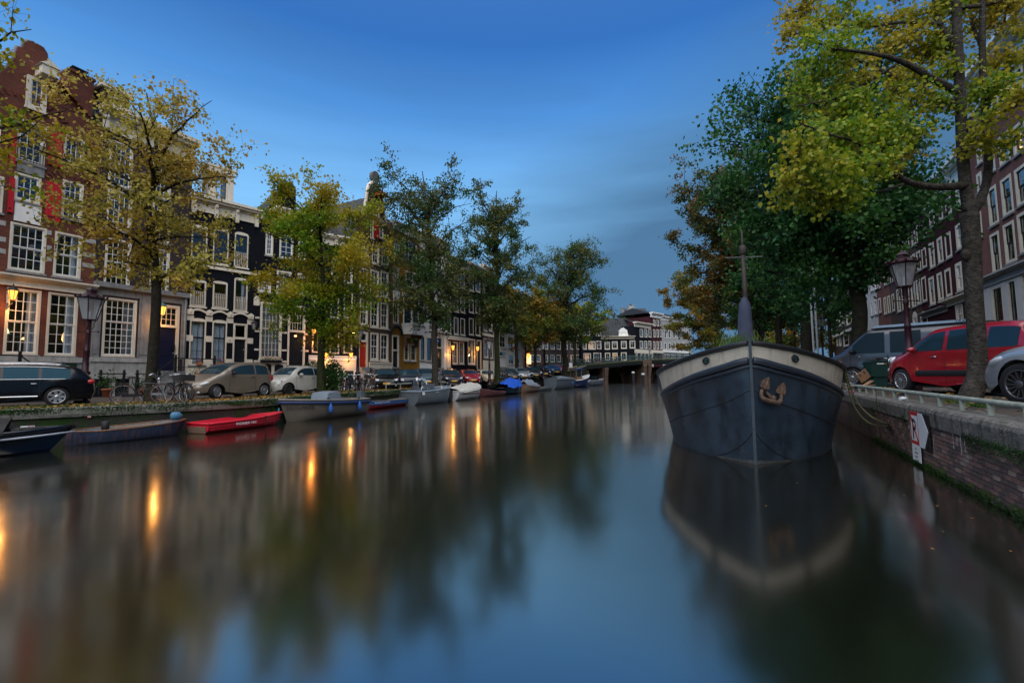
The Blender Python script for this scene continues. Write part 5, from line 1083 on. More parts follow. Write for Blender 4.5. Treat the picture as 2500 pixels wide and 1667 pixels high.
# shrubs and creepers
def bush(label, c, r, n, leaf, lm, name='shrub', stems=7):
    o = thing(name, label, 'shrub', c); b = MB()
    for k in range(stems):
        a = random.uniform(0, 6.28); b.tube([(0, 0, 0), (r[0]*.4*math.cos(a), r[1]*.4*math.sin(a), r[2]*.8), (r[0]*.75*math.cos(a), r[1]*.75*math.sin(a), r[2]*random.uniform(1.2, 1.8))], [.02, .014, .006], 4)
    b.obj('stems', BARK, o); p = rng.normal(size=(n, 3)); p /= np.linalg.norm(p, axis=1)[:, None]; p *= (rng.random(n)[:, None]**.45); p[:, :2] *= 1+.25*np.sin(p[:, 2:3]*5+1)
    p = p*np.array(r)+np.array((0, 0, r[2])); scatter_faces('foliage', p, leaf, lm, o, aspect=.75); return o
bush('leafy green shrub climbing round the trunk beside the small white car', gl(812, 26.2), (.75, .7, .95), 1500, .13, leaf_mat('ivy_leaves', [(.012, .05, .012), (.025, .09, .02), (.05, .14, .02)], [(.02, .06, .012), (.06, .15, .02), (.10, .19, .03)], clump=1.2))
bush('dark shrub on the stoop of the house with the lit porch', tuple(H4.world(H4.W-.2, -1.3, .1)), (1.2, .7, 1.0), 1400, .13, PLANT)
bush('thin shrub by the stoop railing of house number 43', tuple(H3.world(.4, -.7, .1)), (.5, .4, .8), 260, .09, PLANT)
bush('thin green bush under the red flower window box', tuple(H4.world(1.5, -.6, .1)), (.9, .3, .6), 500, .1, PLANT)
# ------------------------------------------------------------------ street lamps, wall lamps, railings, bridge
LPROTO = {}
def lantern_parts(root, z, w=.62):
    """tapered six sided lantern with crown, on a pole top at height z"""
    r0, r1, hh = w*.27, w*.5, w*.98; fr = MB(); gl_ = MB()
    for k in range(6):
        a = k*PI/3; p = (r0*math.cos(a), r0*math.sin(a), z); q = (r1*math.cos(a), r1*math.sin(a), z+hh); fr.bar(p, q, .022, .022)
        a2 = a+PI/3; p2 = (r0*math.cos(a2), r0*math.sin(a2), z); q2 = (r1*math.cos(a2), r1*math.sin(a2), z+hh); fr.bar(p, p2, .03, .03).bar(q, q2, .03, .035)
        gl_.add([p, p2, q2, q], [(0, 1, 2, 3)])
    lo = fr.lathe([(.001, z-.03), (r0, z-.03), (r0+.01, z-.005), (.001, z)], 6).obj('lantern', LAMPM, root)
    gl_.obj('lantern_glass', LGLASS, lo)
    cap = MB(); cap.lathe([(r1*1.16, z+hh), (r1*1.2, z+hh+.03), (r1*1.0, z+hh+.05), (r1*.62, z+hh+w*.20), (r1*.42, z+hh+w*.26), (r1*.40, z+hh+w*.36), (r1*.5, z+hh+w*.38), (r1*.3, z+hh+w*.48), (.03, z+hh+w*.56), (.001, z+hh+w*.62)], 6, sm=False)
    for k in range(12): a = k*PI/6; cap.ell((r1*1.14*math.cos(a), r1*1.14*math.sin(a), z+hh+.075), (.04, .04, .05), 6, 4)
    cap.obj('lantern_cap', LAMPM, lo); MB().lathe([(.05, z+.02), (.05, z+.05), (.035, z+.07), (.035, z+.3), (.001, z+.31)], 8).obj('lamp_bulb', pm('unlit_bulb', (.6, .6, .58), .3, var=0), lo)
def street_lamp(label, loc, height=4.3, w=.66, lean=0):
    o = thing('street_lamp', label, 'street lamp', loc, 0, 'crowned street lamps along the quays')
    zt = height-w*1.6; p = MB()
    p.lathe([(.24, 0), (.24, .10), (.17, .16), (.16, .45), (.19, .5), (.13, .56), (.125, 1.05), (.17, 1.10), (.17, 1.16), (.10, 1.22), (.085, 1.9), (.11, 1.93), (.08, 1.99), (.06, zt-.5), (.085, zt-.47), (.055, zt-.42), (.045, zt-.12), (.075, zt-.08), (.05, zt-.02), (.05, zt)], 14)
    p.obj('pole', LAMPM, o)
    br = MB(); zz = zt-.42; br.tube([(-.34, 0, zz), (.34, 0, zz)], .014, 6).ell((-.36, 0, zz), (.035, .035, .035), 8, 5).ell((.36, 0, zz), (.035, .035, .035), 8, 5); br.obj('ladder_bar', LAMPM, o)
    sc = MB()
    for k in range(4):
        a = k*PI/2+.4; c, s_ = math.cos(a), math.sin(a); sc.tube(smooth_path([(.05*c, .05*s_, zt-.34), (.15*c, .15*s_, zt-.24), (.13*c, .13*s_, zt-.10), (w*.26*c, w*.26*s_, zt)], 3), .013, 5)
    sc.obj('lantern_cradle', LAMPM, o); lantern_parts(o, zt+.02, w); o.rotation_euler.y = lean; return o
street_lamp('plum coloured street lamp behind the black estate car', (fx(203, 16.9), 16.9, ZL), 4.35, .80, lean=.035)
street_lamp('plum coloured street lamp before the red door', (fx(873, 28.4), 28.4, ZL), 4.25, .72)
street_lamp('plum coloured street lamp left of the thin topped elm', (fx(1195, 43), 43, ZL), 4.5, .72)
street_lamp('plum coloured street lamp beside the far dark cars', (fx(1327, 60), 60, zl(60)), 4.9, .72)
street_lamp('plum coloured street lamp behind the red car on the right bank', (fx(2224, 14.0), 14.0, ZR), 4.30, .72)
street_lamp('dark street lamp beside the thick trunk on the right bank', (fx(1945, 45), 45, ZR), 5.5, .62)
street_lamp('dark street lamp under the slender tree on the right bank', (fx(2012, 38), 38, ZR), 5.4, .66)
street_lamp('small far street lamp left of the blue arrow sign', (fx(1873, 78), 78, 2.5), 7, .65)
GLOW = pm('lit_lamp_glass', (1, .55, .15), .4, var=0, emit=(1.0, .42, .07, 9.0))
GLOWP = pm('lit_lamp_pane', (1, .5, .12), .4, var=0, emit=(1.0, .36, .05, 1.3))
BRONZE = pm('verdigris_bronze', (.05, .13, .12), .5, var=.3, vs=9)
def wall_lamp(label, p, n, power, sc=1.0, metal=IRON, arm=.55, col=(1.0, .42, .10), lit=True):
    """lit carriage lamp on a scrolled wall bracket; n points away from the wall"""
    n = Vector(n).normalized(); o = thing('wall_lamp', label, 'wall lamp', tuple(p), math.atan2(n.y, n.x), 'lit wall lamps on the house fronts'); o.scale = (sc,)*3
    b = MB(); b.lathe([(.001, -.18), (.05, -.17), (.06, -.14), (.001, -.13)], 8); h = .36
    for k in range(6):
        a = k*PI/3; b.bar((.075*math.cos(a), .075*math.sin(a), -.13), (.13*math.cos(a), .13*math.sin(a), .18), .014, .014)
    b.lathe([(.15, .18), (.155, .2), (.08, .28), (.05, .3), (.05, .33), (.02, .36), (.025, .39), (.001, .42)], 6, sm=False); b.obj('lamp_frame', metal, o)
    MB().lathe([(.072, -.12), (.125, .175)], 6, sm=False).obj('lamp_glass', GLOWP if lit else LGLASS, o); MB().ell((0, 0, -.01), (.035, .035, .06), 8, 6).obj('lamp_flame', GLOW if lit else MATS['unlit_bulb'], o)
    MB().tube(smooth_path([(-arm, 0, -.5), (-arm*.7, 0, -.42), (-arm*.3, 0, -.3), (0, 0, -.25), (0, 0, -.17)], 4), .016, 6).tube([(-arm+.16+.1*math.cos(t)*(1-t/9), 0, -.3+.1*math.sin(t)*(1-t/9)) for t in np.linspace(0, 7, 20)], .012, 5).box(-arm, -arm+.03, -.05, .05, -.7, -.2).obj('bracket', metal, o)
    if not lit: tag(o, group='unlit wall lamps'); return o
    ld = bpy.data.lights.new('lamp_light', 'POINT'); ld.energy = power*.32; ld.color = col; ld.shadow_soft_size = .05; lo = bpy.data.objects.new('lamp_light', ld); COL.objects.link(lo); lo.parent = o; lo.location = (0, 0, -.45)
    return o
def on_house(h, px, py, off): r = ray(px, py); t = (h.p0.dot(h.n)+off)/(r.x*h.n.x+r.y*h.n.y); return Vector((r.x*t, t, CZ+r.z*t))
wall_lamp('lit orange wall lamp on scrolled bracket at the red brick house', on_house(H1, 31, 722, .6), H1.n, 70, 1.35)
wall_lamp('lit orange wall lamp in green bronze beside the dark blue door', on_house(H2, 396, 760, .55), H2.n, 60, 1.5, BRONZE)
wall_lamp('lit deep orange wall lamp left of the mossy trunk', on_house(H5, 767, 808, .5), H5.n, 75, 1.4, col=(1, .30, .05))
wall_lamp('lit wall lamp on the white basement right of the mossy trunk', on_house(H5, 797, 868, .45), H5.n, 45, 1.15)
wall_lamp('lit wall lamp on the white basement beside the red door house', on_house(H5, 857, 868, .6), H5.n, 45, 1.15)
wall_lamp('lit wall lamp between the windows of the white portal house', on_house(H9, 1106, 850, .5), H9.n, 60, 1.5)
wall_lamp('lit wall lamp beside the door of the dark blue two bay house', on_house(H10, 1166, 852, .5), H10.n, 60, 1.5)
wall_lamp('lit wall lamp at the side street doorway left of the bridge', Vector((fx(1291, 82), 82, at(1291, 868, 82).z)), (.6, -.8, 0), 130, 2.2)
wall_lamp('unlit black wall lamp between house number 43 and the paned cream window', on_house(H3, 620, 798, .4), H3.n, 0, 1.3, lit=False)
# iron stoop rails and pots
def stoop_rail(label, h, u0, u1, z, drop=None, y=-1.1, hh=.95, name='stoop_railing', posts=True):
    o = thing(name, label, 'railing', tuple(h.world(u0, y, z)), h.root.rotation_euler.z); w = u1-u0
    MB().bar((-.1, 0, hh), (w+.1, 0, hh), .075, .06).obj('top_rail', IRON, o); MB().bar((0, 0, hh*.45), (w, 0, hh*.45), .035, .035).obj('middle_rail', IRON, o)
    for u in (0, w): MB().box(u-.05, u+.05, -.05, .05, -.3, hh+.08).ell((u, 0, hh+.15), (.07, .07, .08), 8, 5).obj('post', IRON, o)
    if drop: MB().bar((0 if drop < 0 else w, 0, hh), ((0 if drop < 0 else w)+drop, 0, hh-abs(drop)*.85), .05, .05).bar((0 if drop < 0 else w, 0, hh*.45), ((0 if drop < 0 else w)+drop, 0, hh*.45-abs(drop)*.85), .03, .03).obj('sloping_rail', IRON, o)
    return o
u = H1.uv(0, 880)[0]; stoop_rail('black iron stoop railing in front of the lit window of the red brick house', H1, H1.uv(-40, 880)[0], H1.uv(22, 880)[0], H1.z(10, 880)-.75, drop=.9)
stoop_rail('black iron stoop railing before the dark blue door', H2, H2.uv(413, 870)[0]-.2, H2.W+1.1, H2.z(440, 905)-.25, drop=-1.2)
stoop_rail('low black iron cellar railing left of the red poster box', H2, .15, 1.15, .45, y=-.9, hh=.75)
stoop_rail('low black iron cellar railing with the red poster box', H2, 1.75, 2.8, .45, y=-.9, hh=.75)
stoop_rail('black iron stoop railing before the paned door of the black gabled house', H4, H4.uv(738, 900)[0], H5.uv(790, 900)[0]+3.2, .75, drop=-1.0)
stoop_rail('black iron stoop railing before the red door', H6, .3, 3.0, .45, drop=.7)
stoop_rail('black iron stoop railing before the white portal', H9, 0.2, 2.6, .35)
for h, px in ((H2, 405), (H4, 722), (H6, 886)):
    u = h.uv(px, 900)[0]; o = thing('stone_steps', {405: 'grey stone steps up to the dark blue door', 722: 'grey stone steps up to the paned black door', 886: 'grey stone steps up to the red door'}[px], 'steps', tuple(h.world(u, -.3, 0)), h.root.rotation_euler.z)
    zt = {405: h.z(400, 905), 722: h.z(722, 893), 886: h.z(886, 897)}[px]; n = max(2, int(zt/.2))
    for k in range(n): MB().box(-.75, .75, -.30*(n-k), -.30*(n-k-1)-.004, -.3, zt*(k+1)/n-.03).obj('step', STONE, o)
def pot_plant(label, c, s=1.0, pot=TERRA):
    o = thing('potted_plant', label, 'potted plant', c); MB().lathe([(.001, 0), (.15*s, 0), (.21*s, .32*s), (.235*s, .32*s), (.235*s, .38*s), (.19*s, .38*s), (.18*s, .33*s), (.001, .33*s)], 14).obj('pot', pot, o)
    p = rng.normal(size=(260, 3))*np.array((.2, .2, .22))*s+np.array((0, 0, .68*s)); scatter_faces('foliage', p, .10*s, PLANT, o); return o
pot_plant('terracotta pot with a dark green plant by the cellar railing', tuple(H2.world(.35, -1.2, 0)), 1.15)
pot_plant('terracotta pot half hidden behind the left bicycle', tuple(H2.world(1.95, -1.1, 0)), 1.0)
flower_box(H3, H3.uv(512+15, 885)[0], H3.uv(546, 885)[0], H3.z(535, 890)-.02, 'terracotta box of pink flowers in the second window of number 43', (.55, .04, .22))
flower_box(H3, H3.uv(478, 886)[0], H3.uv(490, 886)[0], H3.z(484, 890)-.02, 'small terracotta pot of pink flowers in the first window of number 43', (.55, .04, .22))
flower_box(H12, H12.uv(1246, 851)[0]-.3, H12.uv(1253, 851)[0], H12.z(1247, 853), 'window box with dark plants on the white corner house', (.3, .1, .05))
o = thing('poster_box', 'red and white poster box on the cellar railing', 'poster box', tuple(H2.world(1.85, -.98, .55)), H2.root.rotation_euler.z)
MB().box(0, .95, -.04, .04, 0, .5).obj('box', WHITE, o); MB().box(.3, .93, -.047, -.041, .02, .16).obj('red_band', REDP, o); MB().prism([(.3, .46), (.42, .44), (.62, .2), (.4, .18)], -.046, -.041).obj('picture', pm('brown_print', (.16, .05, .02), .6), o); MB().box(.0, .28, -.048, -.041, .02, .48).obj('grey_box', STONE_L, o)

# quay rails
def quay_rail(label, pts, hh, r, m, step, loc=(0, 0, 0)):
    o = thing('quay_railing', label, 'railing', loc); P3 = [Vector(p) for p in pts]; sp = smooth_path(P3, 4)
    MB().tube([p+Vector((0, 0, hh)) for p in sp], r, 8).obj('rail', m, o); acc = 0; last = sp[0]; k = 0
    pm_ = MB().lathe([(r*1.05, -.02), (r*.95, .05), (r*.95, hh)], 8).mesh('post', m)
    for p in sp:
        acc += (p-last).length; last = p
        if acc >= step or k == 0: link('post', pm_, o, tuple(p)); acc = 0; k += 1
    return o
RAILP = pm('grey_green_rail_paint', (.28, .32, .27), .5, var=.22, vs=6, streak=(.10, .07, .05), sf=.6)
pts = [(qx(y)-.35, y, zl(y)+.02) for y in np.linspace(qx(0) and 30.2, 88, 22)]
quay_rail('low pale pipe railing along the left quay edge', pts, .36, .045, RAILP, 2.0)
o = quay_rail('low grey green pipe railing on the right quay with a dark worn joint', [wl(s_, -.30, ZQ) for s_ in np.linspace(2.2, 21.5, 24)], .20, .045, RAILP, .95)
jn = [wl(s_, -.30, ZQ+.20) for s_ in (7.05, 7.3, 7.5)]; MB().tube(jn, .043, 8).obj('worn_joint', pm('rusty_dark', (.04, .033, .03), .7, var=.4), o)

# ---- signs
SRED = pm('sign_red', (.42, .025, .03), .5, var=.15, vs=8); SWH = pm('sign_white', (.62, .66, .70), .5, var=.08); SBK = pm('sign_black', (.012, .012, .014), .5)
def up_text(txt, size, x, z, y, m, parent, sx=1.0, name='lettering'):
    t = text_mb(txt, size); t.xf(Matrix.Translation((x, y, z)) @ Matrix.Diagonal((sx, 1, 1, 1)) @ Matrix.Rotation(PI/2, 4, 'X')); return t.obj(name, m, parent)
dR = math.atan2(AX.y, AX.x)+PI       # signs on the right wall face the water
def wallhit(px, py):                 # where a sight line meets the right quay wall
    r = ray(px, py); t = QPERP/(r.x*PX.x+r.y*PX.y); v = Vector((r.x*t, t, 0)); return v.dot(AX), CZ+r.z*t
sA, zA_ = wallhit(2229, 1003); sB, zB_ = wallhit(2281, 1093); sM, zM = wallhit(2255, 1087); s0_, z0_ = wallhit(2236, 1080)
o = thing('mooring_sign', 'red framed sign with struck out P and white arrow on the right quay wall', 'sign', tuple(wl(sA, .045, 0)), dR)
wP = sA-sM; wA = sM-sB; zt_ = wallhit(2229, 1003)[1]; zb_ = wallhit(2229, 1078)[1]; hp = zt_-zb_
b = MB().box(0, wP, -.012, 0, zb_, zt_); b.obj('red_panel', SRED, o); t_ = hp*.11; MB().box(t_*.7, wP-t_*.7, -.015, -.0125, zb_+t_, zt_-t_).obj('white_field', SWH, o)
MB().bar((t_*.6, -.017, zt_-t_), (wP-t_*.6, -.017, zb_+t_), .004, .055).obj('red_stroke', SRED, o); up_text('P', hp*.92, wP*.50, zb_+hp*.16, -.021, SBK, o, .82)
MB().box(wP+.002, wP+wA, -.012, 0, zb_-.02, zt_).obj('black_panel', SBK, o); MB().prism([(wP+.004, zb_-.015), (wP+wA*.5, zb_-.015), (wP+wA*.95, (zb_+zt_)/2), (wP+wA*.42, zt_-.005), (wP+.004, zt_-.005)], -.017, -.0125).obj('white_arrow', SWH, o)
hz = hp*.52; MB().box(0, wP, -.012, 0, zb_-hz, zb_-.003).obj('text_panel', SWH, o)
for k, tx in enumerate(('M.u.v.', 'Vaartuigen', 'afmeren', 'n.v.t. schepen')): up_text(tx, .048, wP/2, zb_-.10-k*.075, -.0135, SBK, o, .9)
p = Vector((qx(14.2), 14.2, 0)); dq = qdir(14.2)
def lhit(px, py, Yq):                # where a sight line meets the left quay wall near Yq
    d_ = qdir(Yq); n_ = Vector((d_.y, -d_.x, 0)); q = Vector((qx(Yq), Yq, 0)); r = ray(px, py); t = (q.dot(n_)+.04)/(r.x*n_.x+r.y*n_.y); return Vector((r.x*t, t, CZ+r.z*t)), math.atan2(d_.y, d_.x)
p, an = lhit(50, 1040, 14.0); p2, _ = lhit(78, 1040, 14.0); wS = max(.3, (p2-p).length); hS = wS*.5
o = thing('mooring_sign', 'small grey mooring sign with black arrow and crossed R on the left quay wall', 'sign', tuple(p), an)
MB().box(0, wS, -.015, 0, -hS, 0).obj('panel', SWH, o); MB().prism([(wS*.08, -hS*.5), (wS*.26, -hS*.25), (wS*.26, -hS*.75)], -.018, -.0155).obj('arrow', SBK, o); MB().box(wS*.27, wS*.48, -.018, -.0155, -hS*.62, -hS*.38).obj('arrow_tail', SBK, o)
f = MB(); a_, c_ = wS*.54, wS*.93
f.box(a_, c_, -.018, -.0155, -hS*.12, -hS*.06).box(a_, c_, -.018, -.0155, -hS*.72, -hS*.66).box(a_, a_+.02, -.018, -.0155, -hS*.66, -hS*.12).box(c_-.02, c_, -.018, -.0155, -hS*.66, -hS*.12).bar((a_, -.0165, -hS*.1), (c_, -.0165, -hS*.7), .002, .02).obj('red_frame', SRED, o); up_text('R', hS*.6, (a_+c_)/2, -hS*.62, -.019, SBK, o)
p, an = lhit(213, 1012, 15.0); o = thing('wall_tag', 'small red and white tag on the mossy left quay wall', 'tag', tuple(p), an); MB().box(0, .1, -.012, 0, -.1, 0).obj('plate', SRED, o); MB().bar((.02, -.0135, -.02), (.08, -.0135, -.08), .002, .016).bar((.08, -.0135, -.02), (.02, -.0135, -.08), .002, .016).box(.015, .085, -.0142, -.0125, -.056, -.044).obj('white_mark', SWH, o)
Ys = 46; o = thing('road_sign', 'blue road sign with white up arrow above the barge', 'sign', (fx(1887, Ys), Ys, ZR)); zt_ = at(1887, 845, Ys).z-ZR; MB().lathe([(.03, 0), (.03, zt_+.3)], 8).obj('pole', STONE_L, o); MB().box(-.26, .26, -.05, -.032, zt_-.26, zt_+.26).obj('panel', pm('sign_blue', (.02, .10, .42), .4, var=.05), o); MB().prism([(-.05, zt_-.18), (.05, zt_-.18), (.05, zt_+.02), (.14, zt_+.02), (0, zt_+.18), (-.14, zt_+.02), (-.05, zt_+.02)], -.055, -.051).obj('arrow', SWH, o)
for px, Y, hgt, lb in ((1990, 27, 5.0, 'shorter grey steel pole beside the thick trunk'), (2000, 26, 8.0, 'taller grey steel pole beside the pale car')):
    o = thing('steel_pole', lb, 'pole', (fx(px, Y), Y, ZR)); MB().lathe([(.055, 0), (.05, hgt), (.001, hgt+.03)], 8).obj('shaft', pm('galvanised', (.28, .31, .33), .5, var=.1), o); MB().lathe([(.075, 0), (.075, .25), (.056, .27)], 8).obj('collar', pm('galvanised', (.28, .31, .33)), o)
p = H8.world(H8.uv(1064, 832)[0], -.1, H8.z(1064, 832)); o = thing('street_name_plate', 'blue street name plate on the white house', 'name plate', tuple(p), H8.root.rotation_euler.z); MB().box(-.35, .35, -.03, 0, -.18, .18).obj('plate', pm('sign_blue', (.02, .10, .42)), o); MB().box(-.25, .25, -.034, -.031, -.02, .04).obj('white_line', SWH, o)

# ------------------------------------------------------------------ bridge
BGD = pm('bridge_girder_iron', (.005, .011, .011), .6, var=.3, vs=3, streak=(.02, .022, .015), sf=.5)
BG = pm('bridge_green_iron', (.030, .085, .085), .5, var=.3, vs=5, streak=(.05, .05, .03), sf=.5); BST = pm('bridge_sandstone', (.125, .082, .062), .85, var=.3, vs=3, bump=.4, streak=(.07, .05, .04), sf=.7)
DECK = pm('mossy_deck_edge', (.085, .09, .05), .9, var=.4, vs=2)
BA = Vector((fx(1433, 93), 93, 0)); BB = Vector((fx(1702, 100), 100, 0)); bd = (BB-BA).normalized(); bl_ = (BB-BA).length; bang = math.atan2(bd.y, bd.x)
br = thing('canal_bridge', 'low iron bridge with sandstone piers and green railings across the canal', 'bridge', tuple(BA), bang)
def bz(t): return 3.95+1.12*math.sin(PI*min(1, max(0, t))*.62)     # deck height along the bridge
n = 24; W_B = 9.0
ts = np.linspace(-.32, 1.15, 34)
MB().grid([[(bl_*t, y, bz(t)) for y in (.0, W_B)] for t in ts], sm=True).obj('deck', PAVE, br)
MB().grid([[(bl_*t, -.25, bz(t)-.22), (bl_*t, -.3, bz(t)-.02), (bl_*t, -.28, bz(t)+.06), (bl_*t, .35, bz(t)+.07)] for t in ts if t >= -.02], sm=False).obj('deck_edge', DECK, br)
for k, (o0, o1, yy) in enumerate(((.22, .62, -.12), (.60, .72, -.22), (.72, .95, -.05))): MB().grid([[(bl_*t, yy, bz(t)-o0), (bl_*t, yy, bz(t)-o1), (bl_*t, yy+.2, bz(t)-o1)] for t in np.linspace(0, 1.02, 20)], sm=False).obj('girder', BGD, br)
MB().grid([[(bl_*t, y, bz(t)-.85) for y in (0, W_B)] for t in np.linspace(0, 1, 12)]).obj('deck_underside', BGD, br)
piers = [.155, .50, .98]
for t in (.16, .525):
    u = bl_*t; zt_ = bz(t)-.2; b = MB(); pw = 1.35 if t > .3 else .85
    b.box(u-pw*.62, u+pw*.62, .1, W_B-.3, -1, zt_-.7); po = b.obj('pier', BST, br)
    for sgn in ((-1, 1) if t > .3 else (0,)):
        uu = u+sgn*pw*.42; wd = pw*.28 if t > .3 else .42
        for k in range(4): z1 = zt_-.75-k*.62; MB().box(uu-wd*(1-.06*k), uu+wd*(1-.06*k), -.55+.11*k, .099, z1-.56, z1).obj('pier_block', BST, po)
        MB().box(uu-wd*.7, uu+wd*.7, -.08, .099, -1, zt_-.75-4*.62).obj('pier_shaft', BST, po)
    if t > .3: MB().box(u-pw*.75, u+pw*.75, -.42, .05, zt_-.74, zt_+.05).ell((u-pw*.5, -.45, zt_-.3), (.2, .1, .2)).ell((u+pw*.5, -.45, zt_-.3), (.2, .1, .2)).obj('pier_capital', BST, po)
AB = brick_mat('abutment_brick', (.11, .065, .055), (.085, .052, .046), (.10, .085, .07), stain=(.03, .03, .02), stf=.5)
MB().box(-4.5, .6, .3, W_B, -1, 3.2).obj('abutment', AB, br); MB().box(bl_*.93, bl_*1.2, -.1, W_B, -1, 4.1).obj('abutment', AB, br)
rt_ = MB()
RPOST = MB().box(-.05, .05, -.05, .05, 0, 1.12).ell((0, 0, 1.16), (.07, .07, .07), 6, 4).mesh('rail_post', BG)
for side, yy in ((0, .18), (1, W_B-.2)):
    for zo, r_ in ((1.06, .05), (.74, .036), (.44, .036), (.14, .036)):
        MB().tube([(bl_*t, yy, bz(t)+zo) for t in ts], r_, 5).obj('rail', BG, br)
    for t in np.arange(-.3, 1.12, .062): link('rail_post', RPOST, br, (bl_*t, yy, bz(t)))
for px, zb2, tp, yy in ((1427, 4, 820, 3.5), (1464, 4.4, 832, 8.4), (1588, 5, 843, 8.6)):
    t = (fx(px, 97)-BA.x)/(BB.x-BA.x); p = BA+bd*bl_*t+Vector((-bd.y, bd.x, 0))*yy; zz = bz(t); street_lamp({1427: 'street lamp at the left end of the bridge', 1464: 'second street lamp on the left part of the bridge', 1588: 'street lamp at the middle of the bridge'}[px], (fx(px, p.y), p.y, zz), at(px, tp, p.y).z-zz, .8)
o = thing('notice_board', 'small white notice board on the railing at the left bridge end', 'notice board', (fx(1394, 87), 87, 3.2)); MB().box(-.32, .32, -.03, .03, .15, 1.0).obj('board', SWH, o); MB().box(-.3, -.26, .031, .07, -.2, 1.0).box(.26, .3, .031, .07, -.2, 1.0).obj('leg', IRON, o)
# the arched brick bridge further on, seen through the openings
Yb = 104.2; ab = thing('arched_bridge', 'old brick bridge with round arches seen through the iron bridge', 'bridge', (fx(1400, Yb), Yb, 0)); w_ = fx(1720, Yb)-fx(1400, Yb); poly = [(0, 3.5), (w_, 3.5), (w_, -1)]
us = [fx(px, Yb)-fx(1400, Yb) for px in (1482, 1520, 1528, 1582, 1590, 1640)]
for i in (4, 2, 0):
    a_, c_ = us[i], us[i+1]; m_, r_ = (a_+c_)/2, (c_-a_)/2; poly += [(c_, -1)]+[(m_+r_*math.cos(t), .2+2.5*math.sin(t)) for t in np.linspace(0, PI, 11)]+[(a_, -1)]
poly += [(0, -1)]; MB().prism(poly[::-1], 0, 1.7).obj('arches', pm('pale_arch_brick', (.22, .15, .12), .85, var=.25, vs=2, streak=(.08, .06, .05)), ab)
for i in (0, 2, 4):
    a_, c_ = us[i], us[i+1]; m_, r_ = (a_+c_)/2, (c_-a_)/2; MB().tube([(m_+r_*math.cos(t), -.03, .2+2.5*math.sin(t)) for t in np.linspace(0, PI, 15)], .22, 5).obj('arch_ring', pm('pale_arch_stone', (.30, .25, .21), .85, var=.2), ab)
for px, Y, h_, lb in ((1546, 88, 2.35, 'black mooring pole with white cap left of the middle bridge pier'), (1570, 80, 2.0, 'black mooring pole with white cap before the middle bridge pier'), (1608, 76, 2.1, 'black mooring pole with white cap beside the barge')):
    o = thing('mooring_pole', lb, 'mooring pole', (fx(px, Y), Y, -.5)); MB().lathe([(.24, 0), (.24, h_+.3)], 12).obj('shaft', pm('tarred_pole', (.016, .02, .03), .6, var=.3), o); MB().lathe([(.29, h_+.3), (.29, h_+.48), (.2, h_+.56), (.001, h_+.58)], 12).obj('cap', SWH, o)
